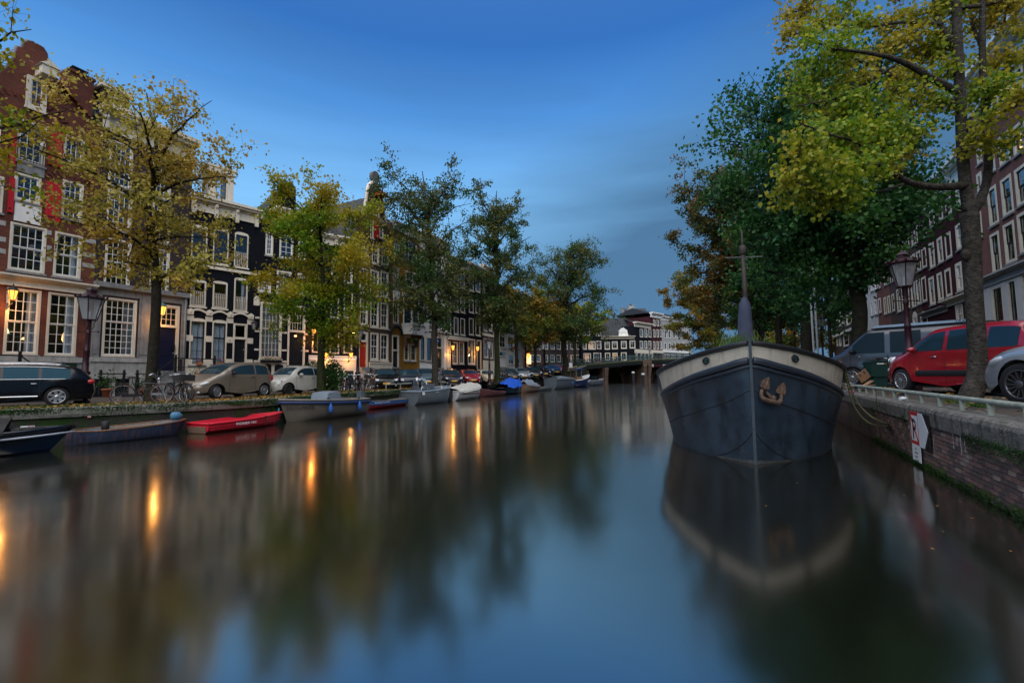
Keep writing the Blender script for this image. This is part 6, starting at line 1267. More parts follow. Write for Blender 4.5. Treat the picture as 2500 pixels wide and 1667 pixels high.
# ------------------------------------------------------------------ cars: bodies swollen from their side profile, arches cut out, glass and lamps set on
def paint(name, c, rough=.28, metal=.0, spec=.4, coat=.8): return pm('car_paint_'+name, c, rough, metal, var=.04, vs=30, coat=coat, spec=spec)
def car_proto(T, bodymat, label, detail=.14):
    L, H, W = T['L'], T['H'], T['W']; r = T['r']; xr, xf = T['wx']; root = thing('parked_car', label, 'car')
    top = [(p.x, p.z) for p in smooth_path([(a, 0, c) for a, c in T['top']], 4)]
    top = [(min(L, max(0, a)), c) for a, c in top]
    zs = T.get('sill', .2); ra = r+.055; low = []
    xs, xe = top[0][0]+.02, top[-1][0]-.02
    def arch(xc): return [(xc+ra*math.cos(t), r+ra*math.sin(t)) for t in np.linspace(PI-.0, 0, 13) if r+ra*math.sin(t) > zs]
    bot = [(xs, zs)]+[p for p in arch(xr) if p[0] > xs+.04]+[((xr+xf)/2, zs)]+[p for p in arch(xf) if p[0] < xe-.04]+[(xe, zs)]
    outline = bot+top[::-1]          # rear->front along the bottom, front->rear over the top
    tp = np.array(top)
    def dtop(x, z):
        p = np.array((x, z)); a, b_ = tp[:-1], tp[1:]; ab = b_-a; t = np.clip(((p-a)*ab).sum(1)/(np.maximum((ab**2).sum(1), 1e-9)), 0, 1); return np.sqrt((((a+ab*t[:, None])-p)**2).sum(1)).min()
    zb = T['belt']; tum = T.get('tum', .30); rd = T.get('round', .16); fr, rr_ = T.get('fplan', .30), T.get('rplan', .18)
    def hw(x, z, d=None):
        d = dtop(x, z) if d is None else d
        w = W/2-max(0, z-zb)*tum-max(0, .42-z)*.16-.02*max(0, z-.6)
        lf = L*.30; w -= fr*max(0, (x-(L-lf))/lf)**2.4; lr = L*.22; w -= rr_*max(0, (lr-x)/lr)**2.4
        for xc in (xr, xf):            # swollen wings round the wheels
            q = math.hypot(x-xc, (z-r)*.9); w += .022*math.exp(-((q-ra)/.12)**2)
        if d < rd: w -= rd*.55*(1-math.sqrt(max(0, 1-(1-d/rd)**2)))
        return max(.05, w)
    pts = [Vector(p) for p in outline]; n = len(pts); extra = []
    for gx in np.arange(.06, L, detail):
        for gz in np.arange(zs+.05, H, detail*.8):
            extra.append(Vector((gx, gz)))
    co, _, faces, *_r = geometry.delaunay_2d_cdt(pts+extra, [], [list(range(n))], 1, 1e-5)
    b = MB(); ds = [dtop(c.x, c.y) for c in co]
    for sgn in (1, -1):
        vs = [(c.x, sgn*hw(c.x, c.y, d), c.y) for c, d in zip(co, ds)]; b.add(vs, [tuple(f) if sgn < 0 else tuple(f)[::-1] for f in faces], 0, True)
    N = len(top); nrm = []
    for i in range(N):
        a, c = top[max(0, i-1)], top[min(N-1, i+1)]; tx, tz = c[0]-a[0], c[1]-a[1]; l_ = math.hypot(tx, tz)+1e-9; nrm.append((-tz/l_, tx/l_))
    fs = np.linspace(-1, 1, 11)
    def topskin(i, f, off=0.0, wl_=None):
        x, z = top[i]; w = hw(x, z, 0) if wl_ is None else wl_; cr = .035*(1-f*f)*min(1, max(.3, z))+off; plan = (.10 if nrm[i][0] > .5 else (.06 if nrm[i][0] < -.5 else 0))*(1-f*f)
        return (x+nrm[i][0]*(cr+plan), f*w, z+nrm[i][1]*cr)
    b.grid([[topskin(i, f) for f in fs] for i in range(N)], 0, True)
    b.obj('body', bodymat, root)
    MB().box(.3, L-.4, -W/2+.24, W/2-.24, zs-.02, r*2+.12).box(.3, L-.5, -W/2+.14, W/2-.14, zs-.03, zs+.02).obj('underbody', TRIM, root)
    def ztop(x): return float(np.interp(x, *zip(*T['_roof']))) if '_roof' in T else None
    up = sorted([p for p in top if p[1] > zb-.02]); ux = [p[0] for p in up]; uz = [p[1] for p in up]
    # side glass between the pillars
    for sgn in (1, -1):
        for (xa, xb) in T['side']:
            rows = []; m = max(4, int((xb-xa)/.1)); col = []
            for i in range(m+1):
                x = xa+(xb-xa)*i/m; zt = float(np.interp(x, ux, uz))-T.get('hdr', .105); z0 = zb+.035+T.get('rake', .0)*(x-L/2); zt = max(zt, z0+.012)
                col.append([(x, sgn*(hw(x, z)+.006), z) for z in np.linspace(z0, zt, 5)])
            MB().grid(col, 0, True, flip=sgn > 0).obj('side_window', T.get('glass', CGLASS), root)
    def strip(name, pred, fw, mat, off=.008, nf=9, y0=None):
        idx = [i for i in range(N) if pred(*top[i])]
        if len(idx) < 2: return None
        rows = []
        for i in idx:
            w = hw(*top[i], 0); fl = np.linspace(-fw, fw, nf) if y0 is None else np.linspace(y0[0]/w, y0[1]/w, nf); rows.append([topskin(i, f, off) for f in fl])
        return MB().grid(rows, 0, True).obj(name, mat, root)
    w0, w1 = T['wind']; strip('windscreen', lambda x, z: w0 <= x <= w1 and z > zb-.06, .90, T.get('glass', CGLASS))
    q0, q1 = T['rearw']; strip('rear_window', lambda x, z: q0 <= x <= q1 and z > zb, .84, CGLASS)
    fi = [i for i in range(N) if top[i][0] > L*.8]; fz = [(top[i][1], i) for i in fi]
    def front_patch(name, z0, z1, ya, yb, mat, off=.012, nf=6, sgnz=1, rear=False, par=None):
        sel = sorted([(top[i][1], i) for i in range(N) if (top[i][0] > L*.75 if not rear else top[i][0] < L*.25)])
        zz = [s_[0] for s_ in sel]; rows = []
        for z in np.linspace(z0, z1, 4):
            x = float(np.interp(z, zz, [top[s_[1]][0] for s_ in sel])); w = hw(x, z, 0); dx = (1 if not rear else -1)
            rows.append([(x+dx*((.10 if not rear else .06)*(1-min(1, (y/w)**2))*.98+off), y, z) for y in np.linspace(ya, yb, nf)])
        return MB().grid(rows, 0, True, flip=rear).obj(name, mat, par or root)
    T['front'](front_patch, hw, root, top)
    pz = T.get('platez', .42)
    pl = front_patch('number_plate', pz-.055, pz+.055, -.26, .26, YPLATE, .022); front_patch('country_band', pz-.05, pz+.05, .205, .255, BLUE, .025, par=pl)
    front_patch('rear_number_plate', T.get('rplate', .6)-.055, T.get('rplate', .6)+.055, -.26, .26, YPLATE, .022, rear=True)
    for sgn in (1, -1):
        zt = T.get('tail', (.75, .95)); x = .10; MB().ell((x+.03, sgn*(hw(.15, zt[0])-.05), (zt[0]+zt[1])/2), (.14, .075, (zt[1]-zt[0])/2), 10, 8).obj('tail_lamp', RLAMP, root)
        mx, mz = T['mirror']; m = MB().ell((mx, sgn*(hw(mx, mz)+.12), mz+.05), (.09, .11, .075), 10, 6).bar((mx+.02, sgn*(hw(mx, mz)-.03), mz-.02), (mx+.02, sgn*(hw(mx, mz)+.1), mz+.02), .05, .03); m.obj('wing_mirror', bodymat if T.get('cmirror', 1) else TRIM, root)
        for hx in T.get('handles', ()): hz = T.get('hz', zb-.10); MB().tube([(hx-.09, sgn*(hw(hx, hz)+.004), hz), (hx-.06, sgn*(hw(hx, hz)+.028), hz), (hx+.06, sgn*(hw(hx, hz)+.028), hz), (hx+.09, sgn*(hw(hx, hz)+.004), hz)], .013, 5).obj('door_handle', T.get('hmat', CHROME), root)
        for sx in T.get('seams', ()):
            zz = np.linspace(zs+.12, zb-.01, 8); MB().tube([(sx+T.get('seamrake', 0)*(z-.5), sgn*(hw(sx, z)+.001), z) for z in zz], .006, 4, cap=False).obj('door_seam', TRIM, root)
        if 'rub' in T:
            z, x0, x1, hh, m_ = T['rub']; MB().grid([[(x, sgn*(hw(x, z+o)+d), z+o) for o, d in ((-hh, .002), (-hh*.6, .02), (hh*.6, .02), (hh, .002))] for x in np.linspace(x0, x1, 12)], flip=sgn < 0).obj('rubbing_strip', m_, root)
        if T.get('chromeline'):
            x0, x1 = T['chromeline']; MB().tube([(x, sgn*(hw(x, zb+.02)+.008), zb+.02) for x in np.linspace(x0, x1, 14)], .012, 5).obj('chrome_line', CHROME, root)
            xs_ = np.linspace(x0+.05, x1-.35, 16); MB().tube([(x, sgn*(hw(x, float(np.interp(x, ux, uz))-.09)+.008), float(np.interp(x, ux, uz))-.085) for x in xs_], .011, 5).obj('window_line', CHROME, root)
            MB().tube([(x, sgn*(hw(x, float(np.interp(x, ux, uz)), 0)-.06), float(np.interp(x, ux, uz))+.05) for x in np.linspace(.75, 2.9, 12)], .018, 6).obj('roof_rail', CHROME, root)
    # wheels
    wm = MB(); wd = .20
    wm.lathe([(r*.66, -wd/2), (r*.9, -wd/2-.004), (r*.985, -wd/2+.03), (r, -wd*.2), (r, wd*.2), (r*.985, wd/2-.03), (r*.9, wd/2+.004), (r*.66, wd/2)], 28, axis='y'); tyre = wm.mesh('wheel', RUBBER)
    rim = MB(); rim.lathe([(r*.68, -wd/2+.005), (r*.64, -wd/2+.02), (r*.60, -wd/2+.07), (.001, -wd/2+.09)], 28, axis='y', mi=1); rim.lathe([(r*.69, -wd/2+.004), (r*.69, -wd/2-.008), (r*.62, -wd/2-.006), (r*.61, -wd/2+.03)], 28, axis='y')
    ns, sw_ = T.get('spokes', (7, .055))
    for k in range(ns):
        a = 2*PI*k/ns; c, s_ = math.cos(a), math.sin(a); pw = sw_
        rim.add([(c*.03-s_*pw*.7, -wd/2+.01, s_*.03+c*pw*.7), (c*.03+s_*pw*.7, -wd/2+.01, s_*.03-c*pw*.7), (c*r*.65+s_*pw, -wd/2-.002, s_*r*.65-c*pw), (c*r*.65-s_*pw, -wd/2-.002, s_*r*.65+c*pw),
                 (c*.03-s_*pw*.5, -wd/2+.05, s_*.03+c*pw*.5), (c*.03+s_*pw*.5, -wd/2+.05, s_*.03-c*pw*.5), (c*r*.64+s_*pw*.8, -wd/2+.05, s_*r*.64-c*pw*.8), (c*r*.64-s_*pw*.8, -wd/2+.05, s_*r*.64+c*pw*.8)], [(0, 1, 2, 3), (0, 3, 7, 4), (1, 5, 6, 2)])
    rim.lathe([(.065, -wd/2-.012), (.055, -wd/2-.02), (.001, -wd/2-.022)], 12, axis='y'); rimm = rim.mesh('rim', [T.get('rimm', ALLOY), TRIM])
    for x in (xr, xf):
        for sgn in (-1, 1):
            st = T.get('steer', 0) if x == xf else 0
            w = link('wheel', tyre, root, (x, sgn*(W/2-wd/2-.025), r), (0, 0, (PI if sgn > 0 else 0)+st)); link('rim', rimm, w)
    return root
def lamps_round(y, z, rr, x, par, fog=None):
    def f(fp, hw, root, top):
        L = top[-1][0]
        for s_ in (1, -1):
            o = MB().ell((x, s_*y, z), (rr*.75, rr, rr), 12, 8).obj('headlamp', HLAMP, root); MB().tube([(x+rr*.55, s_*y+rr*.95*math.cos(t), z+rr*.95*math.sin(t)) for t in np.linspace(0, 2*PI, 13)[:-1]], .012, 5, closed=True).obj('lamp_ring', CHROME, o)
            if fog: MB().ell((fog[0], s_*fog[1], fog[2]), (.06, .07, .065), 10, 6).obj('fog_lamp', HLAMP, root)
        for a in par: fp(*a)
    return f
def lamps_swept(x, y, z, rx, ry, rz, par, tilt=0, fog=None):
    def f(fp, hw, root, top):
        for s_ in (1, -1):
            m = MB().ell((0, 0, 0), (rx, ry, rz), 14, 8); m.xf(Matrix.Translation((x, s_*y, z)) @ Matrix.Rotation(-s_*.55, 4, 'Z') @ Matrix.Rotation(tilt, 4, 'Y')); o = m.obj('headlamp', HLAMP, root)
            m = MB().ell((0, 0, 0), (rx*.5, ry*.35, rz*.6), 10, 6); m.xf(Matrix.Translation((x+rx*.36, s_*(y-ry*.1), z+rz*.2)) @ Matrix.Rotation(-s_*.55, 4, 'Z')); m.obj('lamp_reflector', CHROME, o)
            if fog: MB().ell((fog[0], s_*fog[1], fog[2]), (.05, .08, .05), 10, 6).obj('fog_lamp', HLAMP, root)
        for a in par: fp(*a)
    return f
GR = TRIM
T_EST = dict(L=4.93, H=1.46, W=1.86, r=.335, wx=(.98, 3.83), belt=.93, top=[(.06, .30), (.0, .52), (.03, .72), (.09, .92), (.36, 1.24), (.60, 1.38), (1.3, 1.45), (2.2, 1.46), (2.9, 1.40), (3.5, 1.08), (3.72, .98), (4.35, .90), (4.72, .76), (4.9, .58), (4.93, .40), (4.86, .24)],
    side=[(.66, 1.38), (1.46, 2.28), (2.36, 3.38)], wind=(2.95, 3.62), rearw=(.10, .42), mirror=(3.22, .96), handles=(1.55, 2.5), seams=(1.42, 2.33, 3.45), chromeline=(.62, 3.42), spokes=(7, .05), tail=(.76, .93), hz=.80, rub=(.36, 1.45, 3.35, .03, CHROME), front=lamps_swept(4.72, .66, .66, .2, .2, .10, [('grille', .35, .75, -.28, .28, GR)]))
T_ACL = dict(L=3.84, H=1.59, W=1.76, r=.305, wx=(.64, 3.10), belt=1.02, tum=.26, top=[(.06, .32), (.0, .55), (.03, .85), (.10, 1.08), (.26, 1.40), (.48, 1.54), (1.2, 1.59), (1.75, 1.56), (2.2, 1.44), (2.85, 1.10), (3.02, 1.03), (3.45, .86), (3.70, .68), (3.82, .5), (3.84, .36), (3.78, .2)],
    side=[(.42, 1.12), (1.20, 2.42)], wind=(1.85, 2.95), rearw=(.12, .4), mirror=(2.4, 1.06), handles=(1.32,), seams=(1.16, 2.52), spokes=(9, .035), tail=(.72, 1.05), hz=.92, hmat=TRIM, cmirror=0, steer=.2, platez=.40, front=lamps_swept(3.50, .60, .66, .24, .20, .085, [('grille', .56, .68, -.34, .34, GR), ('lower_grille', .22, .32, -.3, .3, GR)], tilt=.32, fog=(3.74, .6, .3)))
T_500 = dict(L=3.55, H=1.49, W=1.63, r=.30, wx=(.58, 2.88), belt=.97, tum=.30, round=.22, top=[(.10, .30), (.02, .48), (.03, .80), (.16, 1.08), (.42, 1.36), (.80, 1.47), (1.4, 1.49), (1.85, 1.45), (2.2, 1.30), (2.55, 1.04), (2.72, .97), (3.1, .88), (3.36, .76), (3.50, .58), (3.55, .42), (3.48, .2)],
    side=[(.55, 1.05), (1.12, 2.30)], wind=(1.95, 2.62), rearw=(.2, .5), mirror=(2.18, .99), handles=(1.28,), seams=(1.1, 2.42), spokes=(8, .04), rimm=pm('black_alloy', (.02, .02, .022), .35), tail=(.72, .98), hz=.86, platez=.40, front=lamps_round(.58, .72, .12, 3.20, [('front_grille', .24, .34, -.36, .36, GR), ('chrome_bar', .60, .625, -.2, .2, CHROME)], fog=(3.36, .58, .55)))
T_MINI = dict(T_500, L=3.70, H=1.41, W=1.68, wx=(.52, 2.98), belt=.93, round=.12, top=[(.06, .30), (.0, .5), (.03, .85), (.10, 1.02), (.34, 1.33), (.5, 1.40), (1.3, 1.41), (2.1, 1.36), (2.55, 1.02), (2.68, .95), (3.28, .90), (3.56, .80), (3.67, .60), (3.70, .42), (3.62, .2)],
    side=[(.42, 1.12), (1.2, 2.38)], wind=(2.15, 2.62), rearw=(.1, .36), mirror=(2.3, .96), rimm=ALLOY, front=lamps_round(.60, .72, .13, 3.42, [('grille', .48, .66, -.33, .33, GR), ('lower_grille', .24, .33, -.4, .4, GR), ('chrome_bar', .55, .58, -.32, .32, CHROME)], fog=(3.6, .52, .36)))
T_HAT = dict(L=4.05, H=1.46, W=1.74, r=.315, wx=(.72, 3.22), belt=.94, top=[(.06, .3), (.0, .5), (.05, .85), (.12, 1.0), (.36, 1.30), (.62, 1.41), (1.4, 1.46), (2.0, 1.43), (2.35, 1.33), (2.92, 1.02), (3.08, .95), (3.55, .86), (3.85, .72), (4.0, .55), (4.05, .38), (3.96, .2)],
    side=[(.5, 1.05), (1.12, 1.9), (1.98, 2.72)], wind=(2.25, 2.98), rearw=(.1, .4), mirror=(2.6, .97), handles=(1.25, 2.1), seams=(1.08, 1.94, 2.8), spokes=(5, .06), tail=(.74, 1.0), hmat=TRIM, front=lamps_swept(3.74, .58, .66, .22, .19, .095, [('grille', .55, .66, -.3, .3, GR), ('lower_grille', .22, .34, -.5, .5, GR)], tilt=.3, fog=(3.92, .58, .28)))
T_VOL = dict(L=4.66, H=1.42, W=1.76, r=.31, wx=(.95, 3.65), belt=.95, round=.07, fplan=.10, rplan=.06, top=[(.05, .3), (.0, .6), (.03, .88), (.1, .97), (.85, 1.0), (1.35, 1.35), (1.6, 1.41), (2.5, 1.42), (2.75, 1.38), (3.28, 1.0), (3.42, .95), (4.35, .85), (4.6, .78), (4.66, .5), (4.62, .25)],
    side=[(1.3, 1.85), (1.93, 2.6), (2.68, 3.08)], wind=(2.72, 3.32), rearw=(.9, 1.4), mirror=(3.0, .98), spokes=(5, .06), front=lambda fp, hw, root, top: [fp(*a) for a in (('grille', .56, .74, -.28, .28, GR), ('headlamp', .58, .73, .38, .72, HLAMP), ('headlamp', .58, .73, -.72, -.38, HLAMP), ('bumper', .30, .50, -.74, .74, TRIM, .03))])
T_MPV = dict(L=4.15, H=1.67, W=1.78, r=.325, wx=(.82, 3.36), belt=1.05, tum=.24, round=.2, top=[(.10, .35), (.02, .6), (.03, .98), (.10, 1.18), (.28, 1.50), (.5, 1.61), (1.3, 1.67), (2.2, 1.65), (2.62, 1.55), (3.12, 1.17), (3.28, 1.07), (3.7, .97), (3.96, .84), (4.10, .64), (4.15, .42), (4.08, .22)],
    side=[(.42, 1.02), (1.12, 1.98), (2.08, 2.92)], wind=(2.5, 3.2), rearw=(.1, .3), mirror=(2.82, 1.08), handles=(1.36, 2.32), seams=(1.06, 2.03, 3.02), spokes=(12, .026), hz=.93, rub=(.52, 1.35, 2.85, .075, TRIM), tail=(.85, 1.1), steer=-.08, front=lamps_round(.64, .86, .13, 3.78, [('lower_grille', .26, .36, -.5, .5, GR)], fog=(3.98, .62, .62)))
T_SED = dict(L=4.70, H=1.44, W=1.81, r=.345, wx=(.95, 3.80), belt=.95, round=.2, top=[(.08, .3), (.02, .55), (.03, .85), (.12, 1.0), (.7, 1.08), (1.3, 1.36), (1.7, 1.43), (2.4, 1.44), (2.8, 1.36), (3.35, 1.06), (3.52, .99), (4.05, .92), (4.42, .80), (4.64, .60), (4.70, .40), (4.60, .17)],
    side=[(.95, 1.5), (1.58, 2.3), (2.38, 3.1)], wind=(2.85, 3.42), rearw=(.75, 1.28), mirror=(3.05, .98), handles=(1.7, 2.5), seams=(2.34, 3.3), spokes=(14, .013), rimm=pm('graphite_alloy', (.10, .10, .105), .3, metal=.7), front=lamps_swept(4.25, .66, .70, .27, .17, .085, [('grille', .38, .68, -.42, .42, GR), ('lower_grille', .22, .30, -.4, .4, GR, .002)], tilt=.35))
T_VAN = dict(glass=CGLASS_D, L=5.0, H=1.97, W=1.96, r=.33, wx=(.92, 3.98), belt=1.12, tum=.13, round=.14, rplan=.05, top=[(.03, .35), (.0, .6), (.02, 1.0), (.08, 1.7), (.2, 1.92), (.5, 1.97), (3.2, 1.97), (3.55, 1.90), (4.12, 1.38), (4.38, 1.18), (4.74, 1.02), (4.92, .80), (5.0, .52), (4.93, .25)],
    side=[(2.02, 2.85), (3.0, 3.95)], wind=(3.45, 4.3), rearw=(.02, .06), mirror=(3.95, 1.18), handles=(2.9, 3.15), seams=(1.95, 2.93, 4.02), spokes=(10, .03), hmat=TRIM, cmirror=0, hz=1.0, steer=-.3, tail=(.8, 1.2), front=lamps_swept(4.72, .72, .86, .22, .14, .14, [('grille', .62, .74, -.5, .5, GR), ('lower_grille', .28, .42, -.6, .6, GR)], tilt=.3))
def place(o, p, heading, z, yoff=0, xo=0):
    a = math.atan2(heading[1], heading[0]); o.rotation_euler = (0, 0, a); f = Vector((math.cos(a), math.sin(a), 0)); l = Vector((-f.y, f.x, 0)); v = Vector((p[0], p[1], z))-f*xo-l*yoff; o.location = v; return o
def recolor(o, m_old, m_new):
    for c in o.children_recursive:
        if c.type == 'MESH' and m_old.name in [s_.material.name for s_ in c.material_slots]:
            c.data = c.data.copy()
            for i, s_ in enumerate(c.data.materials):
                if s_ == m_old: c.data.materials[i] = m_new
PB = paint('black', (.003, .004, .006), .2, spec=.25, coat=.35); PGOLD = paint('beige', (.20, .165, .125), .3, .35); PWH = paint('pearl', (.50, .49, .44), .3); PRED = paint('red', (.30, .007, .018), .25); PSIL = paint('silver', (.33, .36, .40), .28, .4); PGREY = paint('slate', (.050, .056, .072), .3, .2)
PNAVY = paint('navy', (.008, .013, .026), coat=.5); PBLUE = paint('steel_blue', (.10, .17, .22), .3, .3); PCRM = paint('cream', (.55, .50, .36)); PDK = paint('anthracite', (.028, .036, .045), .3, .3); PLB = paint('ice_blue', (.36, .43, .50), .3, .3)
# black estate, broadside at the left edge
o = car_proto(T_EST, PB, 'black estate car parked broadside at the left edge, chrome window line', .12); o.scale = (.96,)*3
wp = Vector((fx(141, 15.5), 15.5, 0)); place(o, wp, (-.69, -.72), ZL, yoff=.9, xo=.98*.96)
f17 = (-.30, -.954)
o = car_proto(T_ACL, PGOLD, 'beige compact car with full hubcaps beside the parked bicycles', .12); place(o, (fx(525, 19.6), 19.6), f17, ZL, yoff=.72, xo=3.1)
t = text_mb('00-RG-TB', .085); t.xf(Matrix.Translation((3.978, 0, .372)) @ Matrix.Rotation(PI/2, 4, 'Z') @ Matrix.Rotation(PI/2, 4, 'X')); t.obj('plate_lettering', SBK, o)
o = car_proto(T_500, PWH, 'small pearl white rounded car with black wheels next to the beige car', .11); place(o, (fx(701, 23.4), 23.4), f17, ZL, yoff=.66, xo=2.88)
hat = car_proto(T_HAT, PB, 'black hatchback parked nose to the canal beside the bicycle cluster', .13); proto_hat = hat
def nose(o, px, Y, L, hd=(.34, -.94)): z = zl(Y); place(o, (fx(px, Y), Y), hd, z, xo=L)
nose(hat, 945, 31.2, 4.05)
vol = car_proto(T_VOL, PNAVY, 'boxy dark navy saloon with rectangular headlamps between two hatchbacks', .13); nose(vol, 1003, 34.2, 4.66)
def hatch(label, col, px, Y, hd=(.34, -.94), sc=1): c = clone(proto_hat, label=label); recolor(c, PB, col); c.scale = (sc,)*3; nose(c, px, Y, 4.05*sc, hd); return c
hatch('steel blue hatchback parked left of the forked grey elm', PBLUE, 1049, 37.6, sc=1.08)
hatch('dark navy car parked right of the forked grey elm', PNAVY, 1110, 41.6, sc=1.05)
hatch('bright red hatchback parked between the navy and the cream car', PRED, 1157, 44.6)
mini = car_proto(T_MINI, PCRM, 'cream coloured small car with round headlamps and dark roof', .13); nose(mini, 1199, 47.6, 3.7)
hatch('dark anthracite hatchback parked after the gap with the bicycles', PDK, 1257, 55.0)
hatch('silver hatchback parked between two dark hatchbacks', PSIL, 1284, 57.6)
hatch('dark hatchback parked right of the silver hatchback', PDK, 1311, 60.3, sc=1.04)
hatch('long black car parked left of the climbing row', PB, 1333, 64.0, sc=1.12)
hatch('dark navy car parked before the last red one, on the slope', PNAVY, 1362, 70.5, sc=1.08)
hatch('small red car last of the row by the bridge', PRED, 1378, 75.5, sc=.95)
# right bank
o = car_proto(T_MPV, PRED, 'red rounded family car with silver hubcaps behind the linden trunk', .10); place(o, (10.58, 12.6), (0.0, 1), ZR, yoff=.86, xo=3.36)
o = car_proto(T_SED, PSIL, 'silver saloon with many spoked dark alloy wheels at the right edge', .10); place(o, (8.12, 7.4), (.02, 1), ZR, yoff=.86, xo=3.80)
o = car_proto(T_VAN, PGREY, 'slate grey panel van with roof rack parked behind the red car', .12); o.scale = (1.06, 1.06, 1.10); place(o, (fx(2083, 18.0), 18.0), (-.62, .785), ZR, yoff=.95, xo=3.98*1.06)
for s_ in (-1, 1): MB().bar((.6, s_*.80, 2.06), (3.3, s_*.80, 2.06), .07, .08).obj('roof_bar', ALLOY, o)
MB().box(.3, 3.4, -.72, .72, 1.985, 2.02).obj('roof_rack', TRIM, o); t = text_mb('TRAFIC', .13); t.xf(Matrix.Translation((.95, .842, 2.01)) @ Matrix.Rotation(PI, 4, 'Z') @ Matrix.Rotation(PI/2, 4, 'X')); t.obj('rack_lettering', SBK, o)
c = clone(proto_hat, label='pale ice blue car parked behind the van and the barge'); recolor(c, PB, PLB); place(c, (fx(2042, 26), 26), (-.35, .94), ZR, yoff=.85, xo=3.2)
c = clone(proto_hat, label='dark car far behind the steel poles on the right bank'); recolor(c, PB, PDK); place(c, (fx(2020, 36), 36), (-.35, .94), ZR, yoff=.85, xo=3.2)

# ------------------------------------------------------------------ bicycles
BK = pm('bicycle_black', (.012, .013, .015), .35, var=.2); BKR = pm('bicycle_red', (.32, .02, .03), .35, var=.2); BKB = pm('bicycle_blue', (.02, .12, .38), .35); BKG = pm('bicycle_grey', (.16, .17, .18), .4); REDT = pm('worn_tyre', (.09, .035, .03), .8); SADDLE = pm('saddle', (.02, .018, .017), .5)
def bike_proto(label, frame, basket=False, tyre=RUBBER, fine=True, group=None):
    o = thing('bicycle', label, 'bicycle', (0, 0, 0), 0, group); r = .345; wb = 1.10; hx, hz = wb*.5, r
    wh = MB(); wh.tube([(r*math.cos(t), 0, r*math.sin(t)) for t in np.linspace(0, 2*PI, 23)[:-1]], .019, 5, 0, closed=True); wh.tube([((r-.025)*math.cos(t), 0, (r-.025)*math.sin(t)) for t in np.linspace(0, 2*PI, 19)[:-1]], .010, 4, 1, closed=True)
    for k in range(14 if fine else 8): a = 2*PI*k/(14 if fine else 8); wh.tube([(0, .02*(-1)**k, 0), ((r-.03)*math.cos(a), 0, (r-.03)*math.sin(a))], .0022 if fine else .004, 3, 1, cap=False)
    wh.tube([(0, -.04, 0), (0, .04, 0)], .022, 6, 1); wmesh = wh.mesh('wheel', [tyre, ALLOY])
    link('wheel', wmesh, o, (-hx, 0, r)); link('wheel', wmesh, o, (hx, 0, r), (0, 0, .12))
    bb = (-.10, 0, .29); st = (-.30, 0, .80); hd = (.36, 0, .86); hl = (.40, 0, .70)
    f = MB().tube([bb, st], .017, 6).tube([st, (-.305, 0, .92)], .013, 6).tube([bb, hl], .019, 6).tube([(-.27, 0, .72), (.37, 0, .80)], .016, 6).tube([hl, hd, (.34, 0, .98)], .018, 6)
    for s_ in (-.05, .05): f.tube([bb, (-hx, s_, r)], .010, 5).tube([(-.285, 0, .76), (-hx, s_, r)], .010, 5).tube([hl, (.43, s_, .62), (hx, s_, r)], .011, 5)
    f.obj('frame', frame, o)
    fd = MB()
    for xc, a0, a1 in ((-hx, .25, 2.9), (hx, .55, 2.5)): fd.grid([[(xc+(r+.03)*math.cos(t), s_, r+(r+.03)*math.sin(t)) for s_ in (-.028, 0, .028)] for t in np.linspace(a0, a1, 11)])
    fd.obj('mudguard', frame, o); MB().box(-hx-.02, -.02, -.055, -.035, .27, .37).obj('chain_case', BK, o)
    MB().tube(smooth_path([(.16, -.30, 1.03), (.25, -.29, 1.05), (.34, -.16, 1.03), (.35, 0, 1.0), (.34, .16, 1.03), (.25, .29, 1.05), (.16, .30, 1.03)], 3), .012, 5).obj('handlebar', CHROME, o)
    MB().ell((-.33, 0, .95), (.14, .085, .035), 10, 6).obj('saddle', SADDLE, o); MB().bar((-.75, 0, .73), (-.36, 0, .73), .12, .015).tube([(-.72, .06, .73), (-hx, .06, r)], .007, 4).tube([(-.72, -.06, .73), (-hx, -.06, r)], .007, 4).obj('luggage_rack', BK, o)
    MB().bar((-.10, -.09, .29), (-.02, -.09, .14), .016, .02).bar((-.06, -.13, .13), (.03, -.13, .13), .06, .02).bar((-.10, .07, .29), (-.18, .07, .44), .016, .02).bar((-.22, .11, .45), (-.13, .11, .45), .06, .02).obj('crank', CHROME, o); MB().ell((.44, 0, .88), (.05, .045, .045), 8, 5).obj('headlight', CHROME, o)
    if basket:
        q = MB().box(.42, .74, -.19, .19, .80, .82); q.box(.42, .435, -.19, .19, .82, 1.02).box(.725, .74, -.19, .19, .82, 1.02).box(.435, .725, -.19, -.175, .82, 1.02).box(.435, .725, .175, .19, .82, 1.02); q.obj('basket', TRIM, o)
    return o
def pbike(o, px, Y, rz, z=None, lean=0): o.location = (fx(px, Y), Y, (zl(Y) if z is None else z)); o.rotation_euler = (lean, 0, rz); return o
bk1 = bike_proto('black bicycle side on with worn reddish tyres, leaning on the linden', BK, tyre=REDT); pbike(bk1, 350, 16.45, .62, lean=.08)
bk2 = bike_proto('black bicycle with front basket turned towards the canal beside the beige car', BK, basket=True); pbike(bk2, 432, 17.1, -.5, lean=-.06)
c = clone(bk1, label='grey framed bicycle squeezed between the linden trunk and the basket bicycle'); recolor(c, BK, BKG); pbike(c, 408, 17.7, .35, lean=.07)
c = clone(bk2, label='bicycle with white rimmed front wheel nearest the beige car'); pbike(c, 449, 17.9, -1.1, lean=.05)
far = bike_proto('black bicycle at the left end of the bicycle cluster, beside the shrub', BK, fine=True, group='bicycles parked in a cluster'); pbike(far, 846, 27.6, -1.05, lean=.06)
